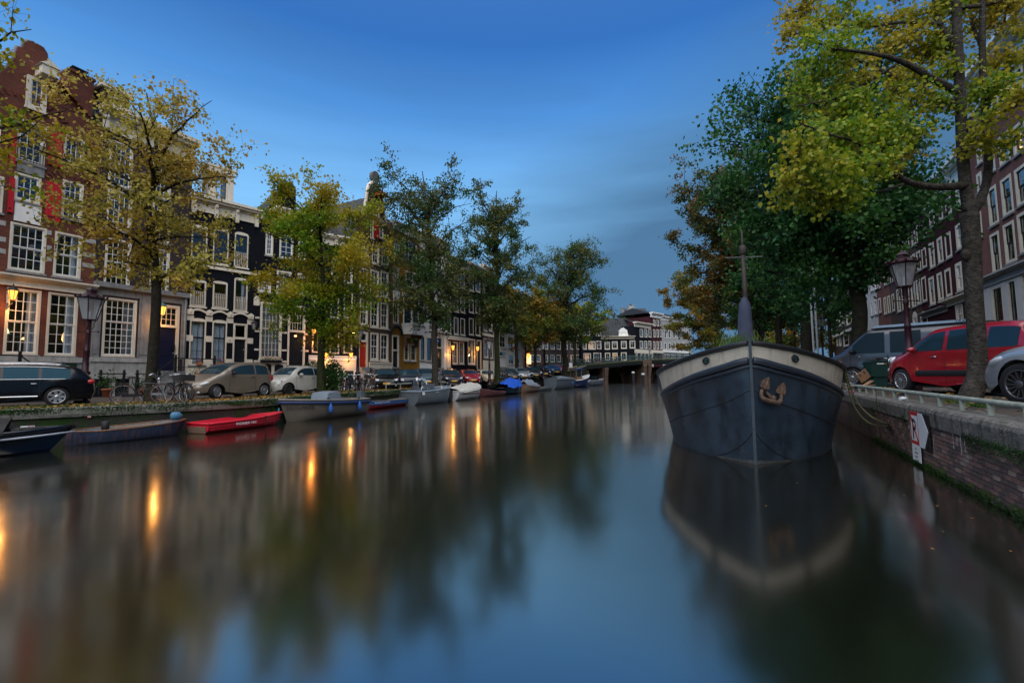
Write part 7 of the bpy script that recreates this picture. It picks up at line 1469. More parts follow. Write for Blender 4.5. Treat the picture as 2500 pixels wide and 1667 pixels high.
labs = ['red framed bicycle lying low beside the shrub', 'bicycle with white saddle cover standing in the cluster', 'black bicycle third in the cluster with its wheel to the canal', 'grey bicycle in the middle of the cluster', 'black bicycle with silver mudguards in the cluster', 'grey bicycle with the front wheel turned in the cluster', 'black bicycle with a basket in the cluster', 'bicycle with grey tyres near the right end of the cluster', 'last bicycle of the cluster touching the black hatchback', 'bicycle behind the lamp pole in the cluster']
for i, (lb, px, Y, rz) in enumerate(zip(labs, (818, 834, 858, 868, 877, 884, 892, 899, 908, 872), (27.1, 28.4, 27.9, 28.3, 28.2, 28.7, 28.9, 29.2, 29.0, 29.8), (-.4, -1.2, -1.0, -1.15, -.9, -1.1, -1.2, -.95, -1.1, -.7))):
    c = clone(far if i != 6 else bk2, label=lb, group='bicycles parked in a cluster'); pbike(c, px, Y, rz, lean=random.uniform(-.12, .12))
    if i in (0,): recolor(c, BK, BKR)
    if i in (3, 5): recolor(c, BK, BKG)
for i, (px, Y, col, lb) in enumerate(((1214, 49.3, BKB, 'blue bicycle right of the cream car by the mossy trunk'), (1224, 50.2, BK, 'black bicycle next to the blue one right of the cream car'), (1234, 51.5, BK, 'black bicycle leaning towards the anthracite hatchback'), (1243, 52.3, BKG, 'grey bicycle nearest the anthracite hatchback'))):
    c = clone(far, label=lb); pbike(c, px, Y, -1.0+.2*i, lean=.08); c['group'] = 'bicycles in the gap of the car row'
    if col != BK: recolor(c, BK, col)
lowb = bike_proto('dark bicycle on the bridge, first from its left end', BK, fine=False, group='bicycles along the bridge railing')
def onbridge(t, y): p = BA+bd*bl_*t+Vector((-bd.y, bd.x, 0))*y; return (p.x, p.y, bz(t)+.02)
k = 0; ordn = ['second', 'third', 'fourth', 'fifth', 'sixth', 'seventh', 'eighth', 'ninth', 'tenth', 'eleventh', 'twelfth', 'thirteenth', 'fourteenth', 'fifteenth', 'sixteenth', 'seventeenth', 'eighteenth', 'nineteenth', 'twentieth', 'twenty first', 'twenty second', 'twenty third', 'twenty fourth', 'twenty fifth', 'twenty sixth', 'twenty seventh']
tts = np.concatenate([np.linspace(-.12, .02, 5), np.linspace(.10, .30, 8), np.linspace(.42, .60, 6), np.linspace(.66, .90, 8)])
lowb.location = onbridge(tts[0], .6); lowb.rotation_euler = (0, 0, bang+.2)
for t in tts[1:]:
    red = k in (4, 5, 19, 20); blue = k in (8, 15); c = clone(lowb, label=('red' if red else 'blue' if blue else 'dark')+' bicycle on the bridge, '+ordn[k]+' from its left end'); c.location = onbridge(t, .6+random.uniform(0, .4)); c.rotation_euler = (random.uniform(-.1, .1), 0, bang+random.choice((0, PI))+random.uniform(-.5, .5))
    if red: recolor(c, BK, BKR)
    if blue: recolor(c, BK, BKB)
    k += 1
c = clone(bk1, label='bicycle with high silver handlebar behind the green utility box'); c.location = (fx(2124, 17.4), 17.4, ZR+.1); c.rotation_euler = (.05, 0, 1.9)
c = clone(bk2, label='bicycle with crate hidden behind the nose of the red car'); c.location = (fx(2180, 17), 17, ZR); c.rotation_euler = (.05, 0, 2.6)
# ------------------------------------------------------------------ boats
def boat(name, label, L, B, hb, hs, mat, bow=2.2, tw=.82, inner=None, rim=None, draft=.2, floor=.12, deck=0.0, flare=.8, group='boats moored along the left quay', cat='boat', both=False, rimr=.035, deckm=None, sheer=1.6):
    """open hull: stern at x=0, stem at x=L; both=True draws both ends to a point"""
    o = thing(name, label, cat, (0, 0, 0), 0, group); ns = 18
    def w(t):
        f = (1-max(0, (t-.42)/.58)**bow)
        s_ = tw+(1-tw)*min(1, t/.4)**.7 if not both else 1-max(0, (.42-t)/.42)**bow
        return max(.012, B/2*f*s_)
    def zs(t): return hs+(hb-hs)*max(0, (t-.1)/.9)**sheer+(.25*(hb-hs)*max(0, (.25-t)/.25)**2 if both else 0)
    def st(t, k=1.0, z0=-draft, off=0, xo=0):
        W_, Z = max(.006, w(t)-off), zs(t); rk = .12*L*max(0, t-.75)/.25*0
        pts = []
        for v in (0, .18, .42, .72, 1.0):
            z = z0+(Z-z0)*v; ww = W_*(flare+(1-flare)*v)*min(1, (.12+v)/.5)**.5*(1 if t < .9 else (1-(1-v)*.5*(t-.9)/.1))
            pts.append((L*t-(1-v)*.10*L*max(0, (t-.8)/.2)-xo, ww, z))
        return pts
    m = MB(); ts = np.linspace(0, 1, ns); S = [st(t) for t in ts]
    for sg in (1, -1): m.grid([[(x, sg*y, z) for x, y, z in r] for r in S], 0, True, flip=sg < 0)
    if not both: m.add([(x, y, z) for x, y, z in S[0]]+[(x, -y, z) for x, y, z in S[0][::-1]], [tuple(range(10))])
    m.obj('hull', mat, o); inner = inner or mat
    I = [st(min(.97, max(.03, t)), z0=floor, off=.06) for t in ts]; q = MB()
    for sg in (1, -1): q.grid([[(x, sg*y, z-.01) for x, y, z in r] for r in I], 0, True, flip=sg > 0)
    q.grid([[(r[0][0], r[1][1]*f, floor+.02) for f in (-1, 1)] for r in I]); q.add([(I[0][0][0], y, z-.01) for _, y, z in I[0]]+[(I[0][0][0], -y, z-.01) for _, y, z in I[0][::-1]], [tuple(range(10))]); q.obj('inside', inner, o)
    rm = MB()
    for sg in (1, -1): rm.tube([(r[-1][0], sg*(r[-1][1]-.015), r[-1][2]) for r in S], rimr, 6)
    if not both: rm.tube([(S[0][-1][0], f*S[0][-1][1], S[0][-1][2]) for f in (-1, 0, 1)], rimr, 6)
    rm.obj('gunwale', rim or mat, o)
    if deck > 0: MB().grid([[(r[-1][0], r[-1][1]*f, r[-1][2]+.015+.04*(1-f*f)) for f in (-1, -.5, 0, .5, 1)] for r, t in zip(S, ts) if t >= 1-deck]).obj('foredeck', deckm or mat, o)
    o['_'] = 0; del o['_']; o_w = w; return o, w, zs
def moor(o, a, b, z=0):              # stern at a, stem at b
    d = Vector((b[0]-a[0], b[1]-a[1], 0)); o.location = (a[0], a[1], z); o.rotation_euler = (0, 0, math.atan2(d.y, d.x)); return d.length
def offq(Y, o): d = qdir(Y); n = Vector((d.y, -d.x, 0)); return (qx(Y)+n.x*o, Y+n.y*o)
def fender(par, p, col, r=.09, h=.42, ln=.3, horiz=False):
    m = MB(); m.lathe([(.001, -h/2), (r*.6, -h/2+.02), (r, -h/2+.1), (r, h/2-.14), (r*.4, h/2), (.02, h/2+.05), (.001, h/2+.06)], 10)
    if horiz: m.xf(Matrix.Rotation(PI/2, 4, 'Y'))
    m.xf(Matrix.Translation(p)); fo = m.obj('fender', col, par)
    if not horiz: MB().tube([(p[0], p[1], p[2]+h/2), (p[0], p[1]*.97, p[2]+h/2+ln)], .01, 4).obj('fender_line', TRIM, fo)
    return fo
FB = pm('blue_fender', (.02, .10, .38), .45, var=.1); FD = pm('dark_fender', (.02, .025, .04), .45); FW = pm('dirty_white_fender', (.36, .34, .28), .6, var=.5, vs=8)
HBLK = pm('black_gelcoat', (.004, .005, .009), .15, var=.1, coat=.35); HBLUE = pm('weathered_blue_steel', (.012, .024, .058), .5, var=.4, vs=5, streak=(.13, .06, .025), sf=.8); HTAUPE = pm('taupe_gelcoat', (.115, .100, .083), .35, var=.08, streak=(.09, .085, .075), sf=.4); HRED = pm('red_polyethylene', (.52, .012, .030), .45, var=.12, vs=6)
HALU = pm('aluminium_hull', (.165, .195, .225), .42, metal=.35, var=.12, vs=3, streak=(.15, .17, .19), sf=.5); HWHT = pm('dirty_white_gelcoat', (.50, .52, .54), .4, var=.12, streak=(.30, .30, .28), sf=.5); TARP = pm('pale_tarpaulin', (.42, .41, .37), .8, var=.15, bump=.6, bs=9); TARPB = pm('blue_tarpaulin', (.015, .09, .52), .5, var=.25, vs=7, bump=.8, bs=10); WOODB = pm('weathered_wood', (.13, .085, .055), .75, var=.35, vs=8); NAVYH = pm('navy_hull', (.012, .022, .085), .3, var=.15, coat=.4); GREYH = pm('blue_grey_hull', (.10, .125, .155), .45, var=.15, streak=(.07, .08, .085), sf=.5); TEAK = pm('grey_teak', (.16, .14, .12), .7, var=.3, vs=9); ROPE = pm('rope', (.17, .16, .10), .9, var=.3, vs=20, bump=.5, bs=90); SPRAY = pm('grey_canvas', (.16, .20, .25), .8, var=.12)
# black sloop at the left edge
o, w, zs = boat('sloop', 'glossy black sloop at the left edge with dark fender and white waterline', 6.2, 2.2, .62, .50, HBLK, bow=2.6, deck=.3, rim=HBLK, rimr=.05, inner=TRIM); a, b = offq(9.2, 1.35), offq(13.75, 1.35); moor(o, (fx(187, 12.9)-6.2*.72, 12.9-6.2*.69), (fx(187, 12.9), 12.9))
MB().tube([(6.2*t, -(w(t)+.03), zs(t)-.14) for t in np.linspace(.05, 1, 16)], .03, 6).obj('pale_stripe', pm('stripe_grey', (.4, .44, .5), .3), o); fender(o, (4.5, -1.02, .58), FD, .13, .75, horiz=True)
MB().box(2.9, 3.4, -.3, .3, .2, .85).obj('console', HBLK, o); MB().tube([(2.75+.0*t, .2*math.cos(t), .85+.2*math.sin(t)) for t in np.linspace(0, 2*PI, 15)[:-1]], .016, 5, closed=True).obj('steering_wheel', CHROME, o); MB().grid([[(4.2+.25*math.sin(t), .95*math.cos(t), .62+.36*math.sin(t)), (4.9+.1*math.sin(t), .85*math.cos(t), .6+.32*math.sin(t))] for t in np.linspace(0, PI, 13)]).obj('sprayhood', TRIM, o); MB().lathe([(.001, 0), (.12, 0), (.15, .34), (.13, .34), (.11, .04), (.001, .04)], 12, (3.55, -.55, .5)).obj('bucket', STONE, o); MB().box(1.4, 1.9, -.85, .85, .12, .42).obj('bench', TRIM, o)
# weathered blue steel flat
o, w, zs = boat('flat_boat', 'old blue steel flat boat with rust, leaves and three fenders', 5.6, 2.0, .52, .40, HBLUE, bow=3.2, tw=.7, rim=pm('rusty_edge', (.16, .085, .05), .8, var=.4, vs=9), rimr=.03, inner=GREYH, both=True, draft=.15); moor(o, (fx(166, 13.55), 13.55), (fx(452, 16.25), 16.25)); o.scale = (.57, .68, .95)
MB().box(1.9, 4.2, -.5, .6, .40, .44).obj('plank_cover', TEAK, o); fender(o, (2.55, -.80, .25), FW, .11, .5, horiz=True); fender(o, (3.65, -.78, .3), pm('pale_blue_fender', (.25, .32, .4), .5, var=.3), .10, .42, horiz=True); fender(o, (5.05, .05, .66), pm('light_blue_fender', (.06, .17, .28), .5), .14, .62, horiz=True); MB().lathe([(.001, 0), (.15, 0), (.19, .34), (.16, .34), (.14, .04), (.001, .04)], 12, (1.75, .3, .3)).obj('bucket', TRIM, o); scatter_faces('leaf_litter', np.stack([rng.uniform(2, 4.2, 120), rng.uniform(-.45, .55, 120), np.full(120, .46)], 1), .07, LITTER, o, nrm=(0, 0, 1)); MB().box(.9, 1.2, -.6, .6, .2, .36).obj('bench', WOODB, o)
# red plastic rowing boat
o, w, zs = boat('rowing_boat', 'bright red plastic rowing boat with white lettering on its side', 3.3, 1.32, .55, .40, HRED, bow=2.4, tw=.86, rim=HRED, rimr=.045, draft=.06, floor=.1, sheer=1.3); moor(o, (fx(487, 16.15), 16.15), (fx(676, 19.2), 19.2)); o.scale = (1.08, 1.0, .86)
for zz in (.15, .26): MB().tube([(3.3*t, -(w(t)*(.80+.2*zz/.45)+.012), zz+(zs(t)-.40)*.8) for t in np.linspace(.02, .93, 16)], .014, 5).obj('lap_strake', HRED, o)
t = text_mb('PIONER MX', .15); t.xf(Matrix.Translation((1.25, -w(.4)*.985-.035, .245)) @ Matrix.Rotation(PI/2-.10, 4, 'X')); t.obj('lettering', SWH, o); MB().box(1.3, 1.55, -.5, .5, .24, .30).box(.25, .5, -.5, .5, .24, .30).obj('bench', HRED, o); MB().box(-.03, -.003, -.42, .42, .02, .28).obj('transom_board', WOODB, o); MB().ell((2.05, -.62, .48), (.06, .04, .05), 8, 5).bar((2.05, -.63, .48), (2.05, -.65, .12), .02, .02).obj('oarlock', TRIM, o)
# taupe tender with blue rubbing rail
o, w, zs = boat('tender', 'taupe tender with dark blue rubbing rail, canvas cover and blue fenders', 4.9, 1.9, .98, .80, HTAUPE, bow=2.2, tw=.8, rim=pm('taupe_edge', (.22, .20, .175), .45, var=.1), rimr=.04, inner=HTAUPE, draft=.15, floor=.25); moor(o, (fx(876, 24.2), 24.2), (fx(686, 19.75), 19.75)); Lx = 4.9
for sg in (1, -1): MB().tube([(Lx*t+(.03 if t > .97 else 0), sg*(w(t)+.015), zs(t)-.13) for t in np.linspace(0, 1, 18)], .065, 8).obj('rubbing_rail', pm('navy_rubber', (.012, .03, .09), .45), o)
t = text_mb('BROUWER', .25); yy = w(.86)*.93; dy = (w(.76)-w(.96))/(.2*Lx); t.xf(Matrix.Translation((Lx*.85, yy+.075, .50)) @ Matrix.Rotation(PI-math.atan(dy*.85), 4, 'Z') @ Matrix.Rotation(PI/2-.06, 4, 'X')); t.obj('lettering', SBK, o)
for x in (1.05, 2.95): fender(o, (x, w(x/Lx)+.10, .48), FB, .10, .40, .3)
for x in (.95, 2.95): MB().ell((x, w(x/Lx)-.05, zs(x/Lx)+.06), (.09, .03, .05), 8, 5).bar((x, w(x/Lx)-.05, zs(x/Lx)), (x, w(x/Lx)-.05, zs(x/Lx)+.06), .03, .03).obj('cleat', TRIM, o)
MB().prism([(1.7, .8), (2.75, .8), (2.6, 1.18), (1.95, 1.24)], -.5, .5).obj('canvas_cover', SPRAY, o); MB().box(.1, .8, -.7, .7, .45, .82).obj('stern_bench', HTAUPE, o); MB().box(-.28, -.02, -.14, .14, .02, 1.12).box(-.30, .0, -.16, .16, 1.121, 1.17).obj('rudder', GREYH, o); MB().tube([(Lx+.02, .05, .62), (Lx+.12, .1, .35), (Lx+.10, .1, .02)], .03, 6).obj('mooring_line', pm('blue_rope', (.03, .16, .24), .8), o)
# small red and blue boat
o, w, zs = boat('flat_boat', 'small red and blue flat boat with white side lettering', 3.6, 1.25, .50, .42, pm('boat_red', (.30, .012, .02), .4, var=.15), bow=2.6, tw=.8, rim=TEAK, rimr=.03, inner=TEAK, draft=.05); moor(o, (fx(979, 31.2), 31.2), (fx(879, 26.6), 26.6)); o.scale = (1.45, 1.1, 1.05)
MB().grid([[(3.6*t, w(t)+.02, zs(t)-.02), (3.6*t, w(t)*.97+.02, zs(t)-.22)] for t in np.linspace(0, .99, 16)]).obj('blue_strake', pm('boat_blue', (.02, .075, .22), .4, var=.15), o); t = text_mb('the flying Dutchman', .13); t.xf(Matrix.Translation((2.35, w(.65)+.035, .33)) @ Matrix.Rotation(PI-.10, 4, 'Z') @ Matrix.Rotation(PI/2, 4, 'X')); t.obj('lettering', SWH, o); MB().box(.1, 1.0, -.5, .5, .40, .45).obj('stern_deck', TEAK, o)
# aluminium workboat
o, w, zs = boat('workboat', 'grey aluminium workboat with steering wheel, railings and name board', 5.0, 1.95, 1.25, .92, HALU, bow=2.4, tw=.94, rim=pm('alu_rim', (.22, .28, .34), .4, var=.1), rimr=.05, draft=.15, floor=.35, sheer=2.0); moor(o, (fx(996, 31.0), 31.0), (fx(1098, 35.4), 35.4)); o.scale = (1.0, 1, .98)
MB().box(1.9, 2.5, -.35, .35, .35, 1.42).obj('console', GREYH, o); MB().tube([(1.8, .22*math.cos(t), 1.32+.22*math.sin(t)) for t in np.linspace(0, 2*PI, 15)[:-1]], .025, 5, closed=True).obj('steering_wheel', CHROME, o)
for x0, x1 in ((.3, 1.1), (2.6, 3.6)): MB().tube(smooth_path([(x0, -.88, .95), (x0+.1, -.88, 1.22), (x1-.1, -.85, 1.24), (x1, -.82, 1.0)], 3), .024, 6).obj('grab_rail', CHROME, o)
MB().box(1.15, 1.75, .45, .5, 1.0, 1.75).obj('name_board', GREYH, o); m = MB()
for z_ in (1.48, 1.32): m.box(1.22, 1.68, .442, .449, z_, z_+.06)
m.obj('board_lines', SBK, o); MB().tube([(.75, -.4, .95), (.6, -.35, 1.5), (.45, -.3, 1.85)], .035, 6).tube([(.95, -.2, .95), (.8, -.2, 1.5), (.7, -.2, 1.9)], .035, 6).obj('stern_frame', CHROME, o); MB().box(4.75, 4.85, -.06, .06, 1.1, 1.5).obj('bow_post', CHROME, o)
t = text_mb('ECO', .13); t.xf(Matrix.Translation((1.55, -w(.3)-.03, .78)) @ Matrix.Rotation(PI/2, 4, 'X')); t.obj('green_lettering', pm('green_letter', (.02, .22, .05), .5), o); t = text_mb('SLOEP', .13); t.xf(Matrix.Translation((1.95, -w(.38)-.03, .78)) @ Matrix.Rotation(PI/2, 4, 'X')); t.obj('white_lettering', SWH, o); MB().box(.3, .55, -w(.08)-.06, -w(.08)-.03, .68, .88).obj('white_sticker', SWH, o)
# further boats: (name, label, px stern, Y, px stem, Y, L, B, hb, hs, hull)
def cover(o, L, w, zs, m, x0, x1, h, seed=0, name='tarpaulin', rough=.06):
    R_ = random.Random(seed); rows = []
    for i in range(13):
        t = x0+(x1-x0)*i/12; ww = w(t)+.05; hh = h*math.sin(PI*(.12+.76*i/12))**.7
        rows.append([(L*t, ww*f+R_.uniform(-1, 1)*rough*.4, zs(t)-.12*(abs(f) > .95)+(hh*(1-abs(f)**1.6))*R_.uniform(.75, 1.15)+R_.uniform(0, 1)*rough) for f in (-1.04, -1, -.75, -.5, -.25, 0, .25, .5, .75, 1, 1.04)])
    MB().grid(rows, sm=True).obj(name, m, o)
def bt(name, label, p0, Y0, p1, Y1, B, hb, hs, hull, **k):
    a, b_ = Vector((fx(p0, Y0), Y0, 0)), Vector((fx(p1, Y1), Y1, 0)); L = (b_-a).length; o, w, zs = boat(name, label, L, B, hb, hs, hull, **k); moor(o, a, b_); return o, w, zs, L
o, w, zs, L = bt('motorboat', 'white motorboat half covered by a pale tarpaulin', 1099, 36.0, 1170, 40.8, 1.9, 1.15, .72, HWHT, draft=.1, sheer=1.2, bow=2.6); cover(o, L, w, zs, TARP, .02, .86, .42, 3); MB().tube([(L*t, -(w(t)*.93+.02), .48) for t in np.linspace(.1, .8, 10)], .03, 5).obj('dark_stripe', pm('maroon_stripe', (.10, .02, .025), .5), o); MB().box(-.5, -.05, -.25, .25, .05, .75).obj('outboard_motor', TRIM, o); MB().tube([(L*.9, 0, 1.1), (L*.7, 1.2, 1.15), (L*.45, 2.3, 1.45)], .018, 5).obj('mooring_line', pm('pale_rope', (.4, .4, .36), .8), o)
o, w, zs, L = bt('flat_boat', 'low maroon flat boat between the white motorboat and the blue tarpaulin', 1219, 45.6, 1166, 41.6, 1.7, .75, .35, pm('maroon_hull', (.09, .03, .035), .5, var=.25), inner=HBLK, rim=pm('maroon_rim', (.20, .08, .085), .6, var=.2), draft=.1)
o, w, zs, L = bt('dinghy', 'black boat under a crumpled bright blue tarpaulin', 1211, 45.8, 1272, 50.5, 1.8, .85, .7, HBLK, draft=.1, bow=2.6); cover(o, L, w, zs, TARPB, .18, .98, .75, 5, rough=.22)
o, w, zs, L = bt('motorboat', 'wooden brown boat with a grey canvas top behind the blue tarpaulin', 1304, 55.5, 1268, 50.8, 1.9, .95, .75, pm('varnished_hull', (.20, .13, .09), .4, var=.2), draft=.1); cover(o, L, w, zs, SPRAY, .12, .8, .65, 7)
o, w, zs, L = bt('flat_boat', 'low grey flat boat with a blue fender at its end', 1302, 55.4, 1346, 61.5, 1.6, .45, .38, GREYH, inner=TEAK, draft=.1); fender(o, (L-.3, -.6, .35), FB, .13, .5, .2)
o, w, zs, L = bt('tender', 'large blue grey tender before the far parked cars', 1343, 60.5, 1405, 73.0, 2.3, 1.35, 1.55, GREYH, draft=.1, bow=2.0, inner=TEAK, sheer=1.0); MB().tube([(L*t, -(w(t)+.02), zs(t)-.12) for t in np.linspace(0, 1, 14)], .07, 6).obj('rubbing_rail', pm('pale_rail', (.3, .33, .36), .5), o); fender(o, (L*.5, -w(.5)-.1, .7), FB, .12, .5); fender(o, (L*.85, -w(.85)-.1, .8), FB, .12, .5); cover(o, L, w, zs, SPRAY, .1, .6, .25, 9)
o, w, zs, L = bt('cabin_boat', 'navy blue boat with white deck and small wooden wheelhouse', 1395, 71.5, 1438, 73.5, 2.5, 1.9, 1.1, NAVYH, rim=WHITE, rimr=.10, draft=.1, deck=.5, deckm=WHITE, bow=2.4); cb = MB(); x0, x1 = L*.12, L*.38
for x in (x0, x1):
    for y in (-.7, .7): cb.box(x-.05, x+.05, y-.05, y+.05, 1.0, 2.75)
cb.box(x0-.1, x1+.1, -.8, .8, 1.2, 1.6); wo = cb.obj('wheelhouse', pm('varnish', (.28, .16, .09), .45, var=.2), o); MB().box(x0-.3, x1+.3, -.95, .95, 2.751, 2.86).obj('roof', BLUE, wo); MB().box(x0, x1, -.72, -.69, 1.61, 2.7).obj('window', CGLASS, wo); t = text_mb('467', .5); t.xf(Matrix.Translation((L*.72, -w(.72)*.97-.08, .75)) @ Matrix.Rotation(.22, 4, 'Z') @ Matrix.Rotation(PI/2, 4, 'X')); t.obj('lettering', SWH, o)
o, w, zs, L = bt('motorboat', 'grey motorboat with a dark outboard and windscreen by the bridge abutment', 1432, 79, 1472, 83, 2.1, 1.15, .9, GREYH, draft=.1, rim=pm('pale_rail', (.3, .33, .36)), rimr=.07); MB().box(L*.4, L*.5, -.5, .5, .8, 1.5).obj('console', TRIM, o); MB().grid([[(L*.52, y, .9), (L*.47, y, 1.75)] for y in (-.7, 0, .7)]).obj('windscreen', CGLASS, o); MB().box(-.4, 0, -.3, .3, .2, 1.3).obj('outboard_motor', TRIM, o)

# ------------------------------------------------------------------ the barge, bow on
S0 = 10.75
HB = pm('barge_blue_black', (.019, .034, .053), .32, var=.45, vs=1.6, bump=.18, bs=4, streak=(.004, .006, .009), sf=.95, spec=.4, ss=(1.3, 1.3, .8)); HBW = pm('barge_cream', (.40, .375, .315), .55, var=.16, vs=2.2, bump=.3, bs=5, streak=(.20, .155, .11), sf=.6); HBR = pm('barge_rail', (.022, .032, .048), .4, var=.25, vs=4); HBC = pm('barge_cap', (.010, .012, .015), .45, var=.2); RUST = pm('rusty_iron', (.10, .064, .046), .8, var=.55, vs=14, bump=.5, bs=60, streak=(.10, .04, .02), sf=.7)
bg = thing('barge', 'large blue black steel barge with cream bow band, seen bow on', 'barge', tuple(rp(S0, 0)), math.atan2(AX.y, AX.x)+.052)
BAX = Matrix.Rotation(.052, 3, 'Z') @ AX; BPX = Vector((BAX.y, -BAX.x, 0)); B0_ = rp(S0, 0)
A_ = [0, .06, .22, .45, .8, 1.25, 1.8, 2.4, 3.1, 4.2, 6, 9, 14, 20, 25]
WT = [.03, .24, .52, .82, 1.20, 1.58, 1.92, 2.17, 2.32, 2.40, 2.40, 2.40, 2.40, 2.38, 2.2]      # half width at the rail
WW = [.02, .10, .27, .50, .88, 1.22, 1.55, 1.78, 1.93, 2.05, 2.12, 2.15, 2.15, 2.1, 1.8]       # half width at the waterline
WT = [v*.945 for v in WT]; WW = [v*.96 for v in WW]
ZT = [2.45, 2.42, 2.37, 2.32, 2.23, 2.13, 2.03, 1.94, 1.87, 1.78, 1.70, 1.62, 1.62, 1.65, 1.7]
ZB2 = [2.15, 2.11, 2.03, 1.95, 1.84, 1.70, 1.55, 1.42, 1.32, 1.22, 1.14, 1.08, 1.08, 1.1, 1.2]
def bpt(i, v):                        # v 0 keel .. 1 rail underside of the band
    zb_ = ZB2[i]; z = -.5+(zb_+.5)*v; wb_ = WW[i]+(WT[i]-WW[i])*max(0, min(1, (z/zb_)))**1.25*.93 if z > 0 else WW[i]*(.78+.22*(z+.5)/.5)
    return A_[i]-.10*max(0, z/2.3)*max(0, 1-A_[i]/1.2), wb_, z
fine = lambda arr, q: float(np.interp(q, range(len(A_)), arr))
def bp(q, v):
    i = int(min(len(A_)-2, math.floor(q))); f = q-i; a, c = bpt(i, v), bpt(i+1, v); return tuple(a[k]*(1-f)+c[k]*f for k in range(3))
qs = np.linspace(0, len(A_)-1, 57); vv = np.linspace(0, 1, 15)
def smooth_hull(v):                   # smooth the interpolated half width along the length
    p = smooth_path([bpt(i, v) for i in range(len(A_))], 4); return p
H_ = [smooth_hull(v) for v in vv]; m = MB()
for sg in (1, -1): m.grid([[(p.x, sg*p.y, p.z) for p in r] for r in H_], 0, True, flip=sg < 0)
m.obj('hull', HB, bg)
def bp(q, v):                         # a point of the finished skin
    a = min(len(vv)-1.001, max(0, v*(len(vv)-1))); i = int(a); c = min(len(H_[0])-1.001, max(0, q*4)); j = int(c); p0 = H_[i][j].lerp(H_[i][j+1], c-j); p1 = H_[i+1][j].lerp(H_[i+1][j+1], c-j); return tuple(p0.lerp(p1, a-i))
def band(o0): return smooth_path([(A_[i]-.10*max(0, 1-A_[i]/1.2)*(ZB2[i]+o0*(ZT[i]-ZB2[i]))/2.3, WT[i]*(.955+.05*o0), ZB2[i]+o0*(ZT[i]-ZB2[i])) for i in range(len(A_))], 4)
bb_ = [band(o) for o in (0, .33, .66, 1)]; m = MB()
for sg in (1, -1): m.grid([[(p.x, sg*p.y, p.z) for p in r] for r in bb_], 0, True, flip=sg < 0)
m.obj('bow_band', HBW, bg)
for nm, o0, r_, mt, dz in (('rub_rail', 0, .075, HBR, -.04), ('rub_strip', 0, .035, HBR, -.16), ('cap_rail', 1, .055, HBC, .02)):
    pth_ = band(o0); m = MB()
    for sg in (1, -1): m.tube([(p.x-.005, sg*(p.y+.012-(0.02 if dz < -.1 else 0)), p.z+dz) for p in pth_], r_, 8)
    m.obj(nm, mt, bg)
MB().bar((.05, 0, -.5), (-.125, 0, 2.50), .055, .10).obj('stem_bar', pm('stem_steel', (.034, .050, .068), .45, var=.3, vs=6), bg)
MB().grid([[(p.x, f*p.y*.97, p.z-.10) for f in (-1, -.5, 0, .5, 1)] for p in band(1)]).obj('deck', pm('barge_deck', (.06, .07, .07), .8), bg)
sm_ = MB()                             # plate seams and the weathered waterline
for v, q0, q1, tilt in ((.76, .15, 12, .16), (.44, .15, 4.5, .36)):
    for sg in (1, -1):
        pts = [bp(q, max(.02, min(.97, v-tilt*(q/6)))) for q in np.linspace(q0, q1, 26)]; sm_.tube([(p[0], sg*(p[1]+.004), p[2]) for p in pts], .011, 4)
for q in (5.6,):
    for sg in (1, -1): sm_.tube([(p[0], sg*(p[1]+.004), p[2]) for p in [bp(q, v) for v in np.linspace(.55, .82, 8)]], .006, 4)
sm_.obj('plate_seam', pm('seam_black', (.004, .006, .009), .6, var=.2), bg)
wlm = MB()
for sg in (1, -1): wlm.grid([[(p[0]-.004, sg*(p[1]+.006), p[2]+random.uniform(-.01, .012)) for p in (bp(q, .19), bp(q, .218))] for q in np.linspace(0, 11, 60)], flip=sg < 0)
wlm.obj('waterline_scale', pm('scale_crust', (.045, .05, .052), .8, var=.5, vs=9), bg)
rr_ = random.Random(4); run = MB()       # rust runs below the rail, pale scuffs lower down
for k in range(90):
    sg = rr_.choice((1, -1)); q = rr_.uniform(.4, 9)**1.0; low_ = k > 55; v0 = rr_.uniform(.25, .8) if low_ else rr_.uniform(.86, .97); ln_ = rr_.uniform(.004, .02) if low_ else rr_.uniform(.04, .22); wq = rr_.uniform(.006, .02) if not low_ else rr_.uniform(.01, .05)
    run.grid([[(p[0]-.004, sg*(p[1]+.007), p[2]) for p in (bp(q-wq*(1-f), v0-ln_*f), bp(q+wq*(1-f), v0-ln_*f))] for f in (0, .35, .7, .97)], 1 if low_ else 0)
run.obj('rust_runs', [pm('rust_stain', (.06, .036, .024), .85, var=.4, vs=9), pm('pale_scuff', (.10, .115, .125), .8, var=.3)], bg, kind='stuff')
for sg in (1, -1):                     # hawse eyes in the band
    p = [b_ for b_ in bb_[2]][13]; i_ = 13; q = Vector((bb_[2][i_].x, sg*bb_[2][i_].y, (bb_[1][i_].z+bb_[2][i_].z)/2+.03)); d_ = (bb_[2][i_+1]-bb_[2][i_-1]).normalized(); d_ = Vector((d_.x, sg*d_.y, d_.z)); nn = Vector((-abs(d_.y), sg*d_.x, 0)).normalized()
    up = Vector((0, 0, 1)); ring = MB().tube([q+nn*.02+d_*.085*math.cos(t)+up*.06*math.sin(t) for t in np.linspace(0, 2*PI, 17)[:-1]], .018, 6, closed=True); ro = ring.obj('porthole', HBC, bg); MB().add([q+nn*.018+d_*.08*math.cos(t)+up*.055*math.sin(t) for t in np.linspace(0, 2*PI, 17)[:-1]], [tuple(range(16))]).obj('porthole_glass', pm('teal_glass', (.03, .16, .19), .1, var=0, coat=1), ro); MB().bar(q+nn*.03-d_*.08, q+nn*.03+d_*.08, .02, .02).obj('porthole_bar', HBC, ro)
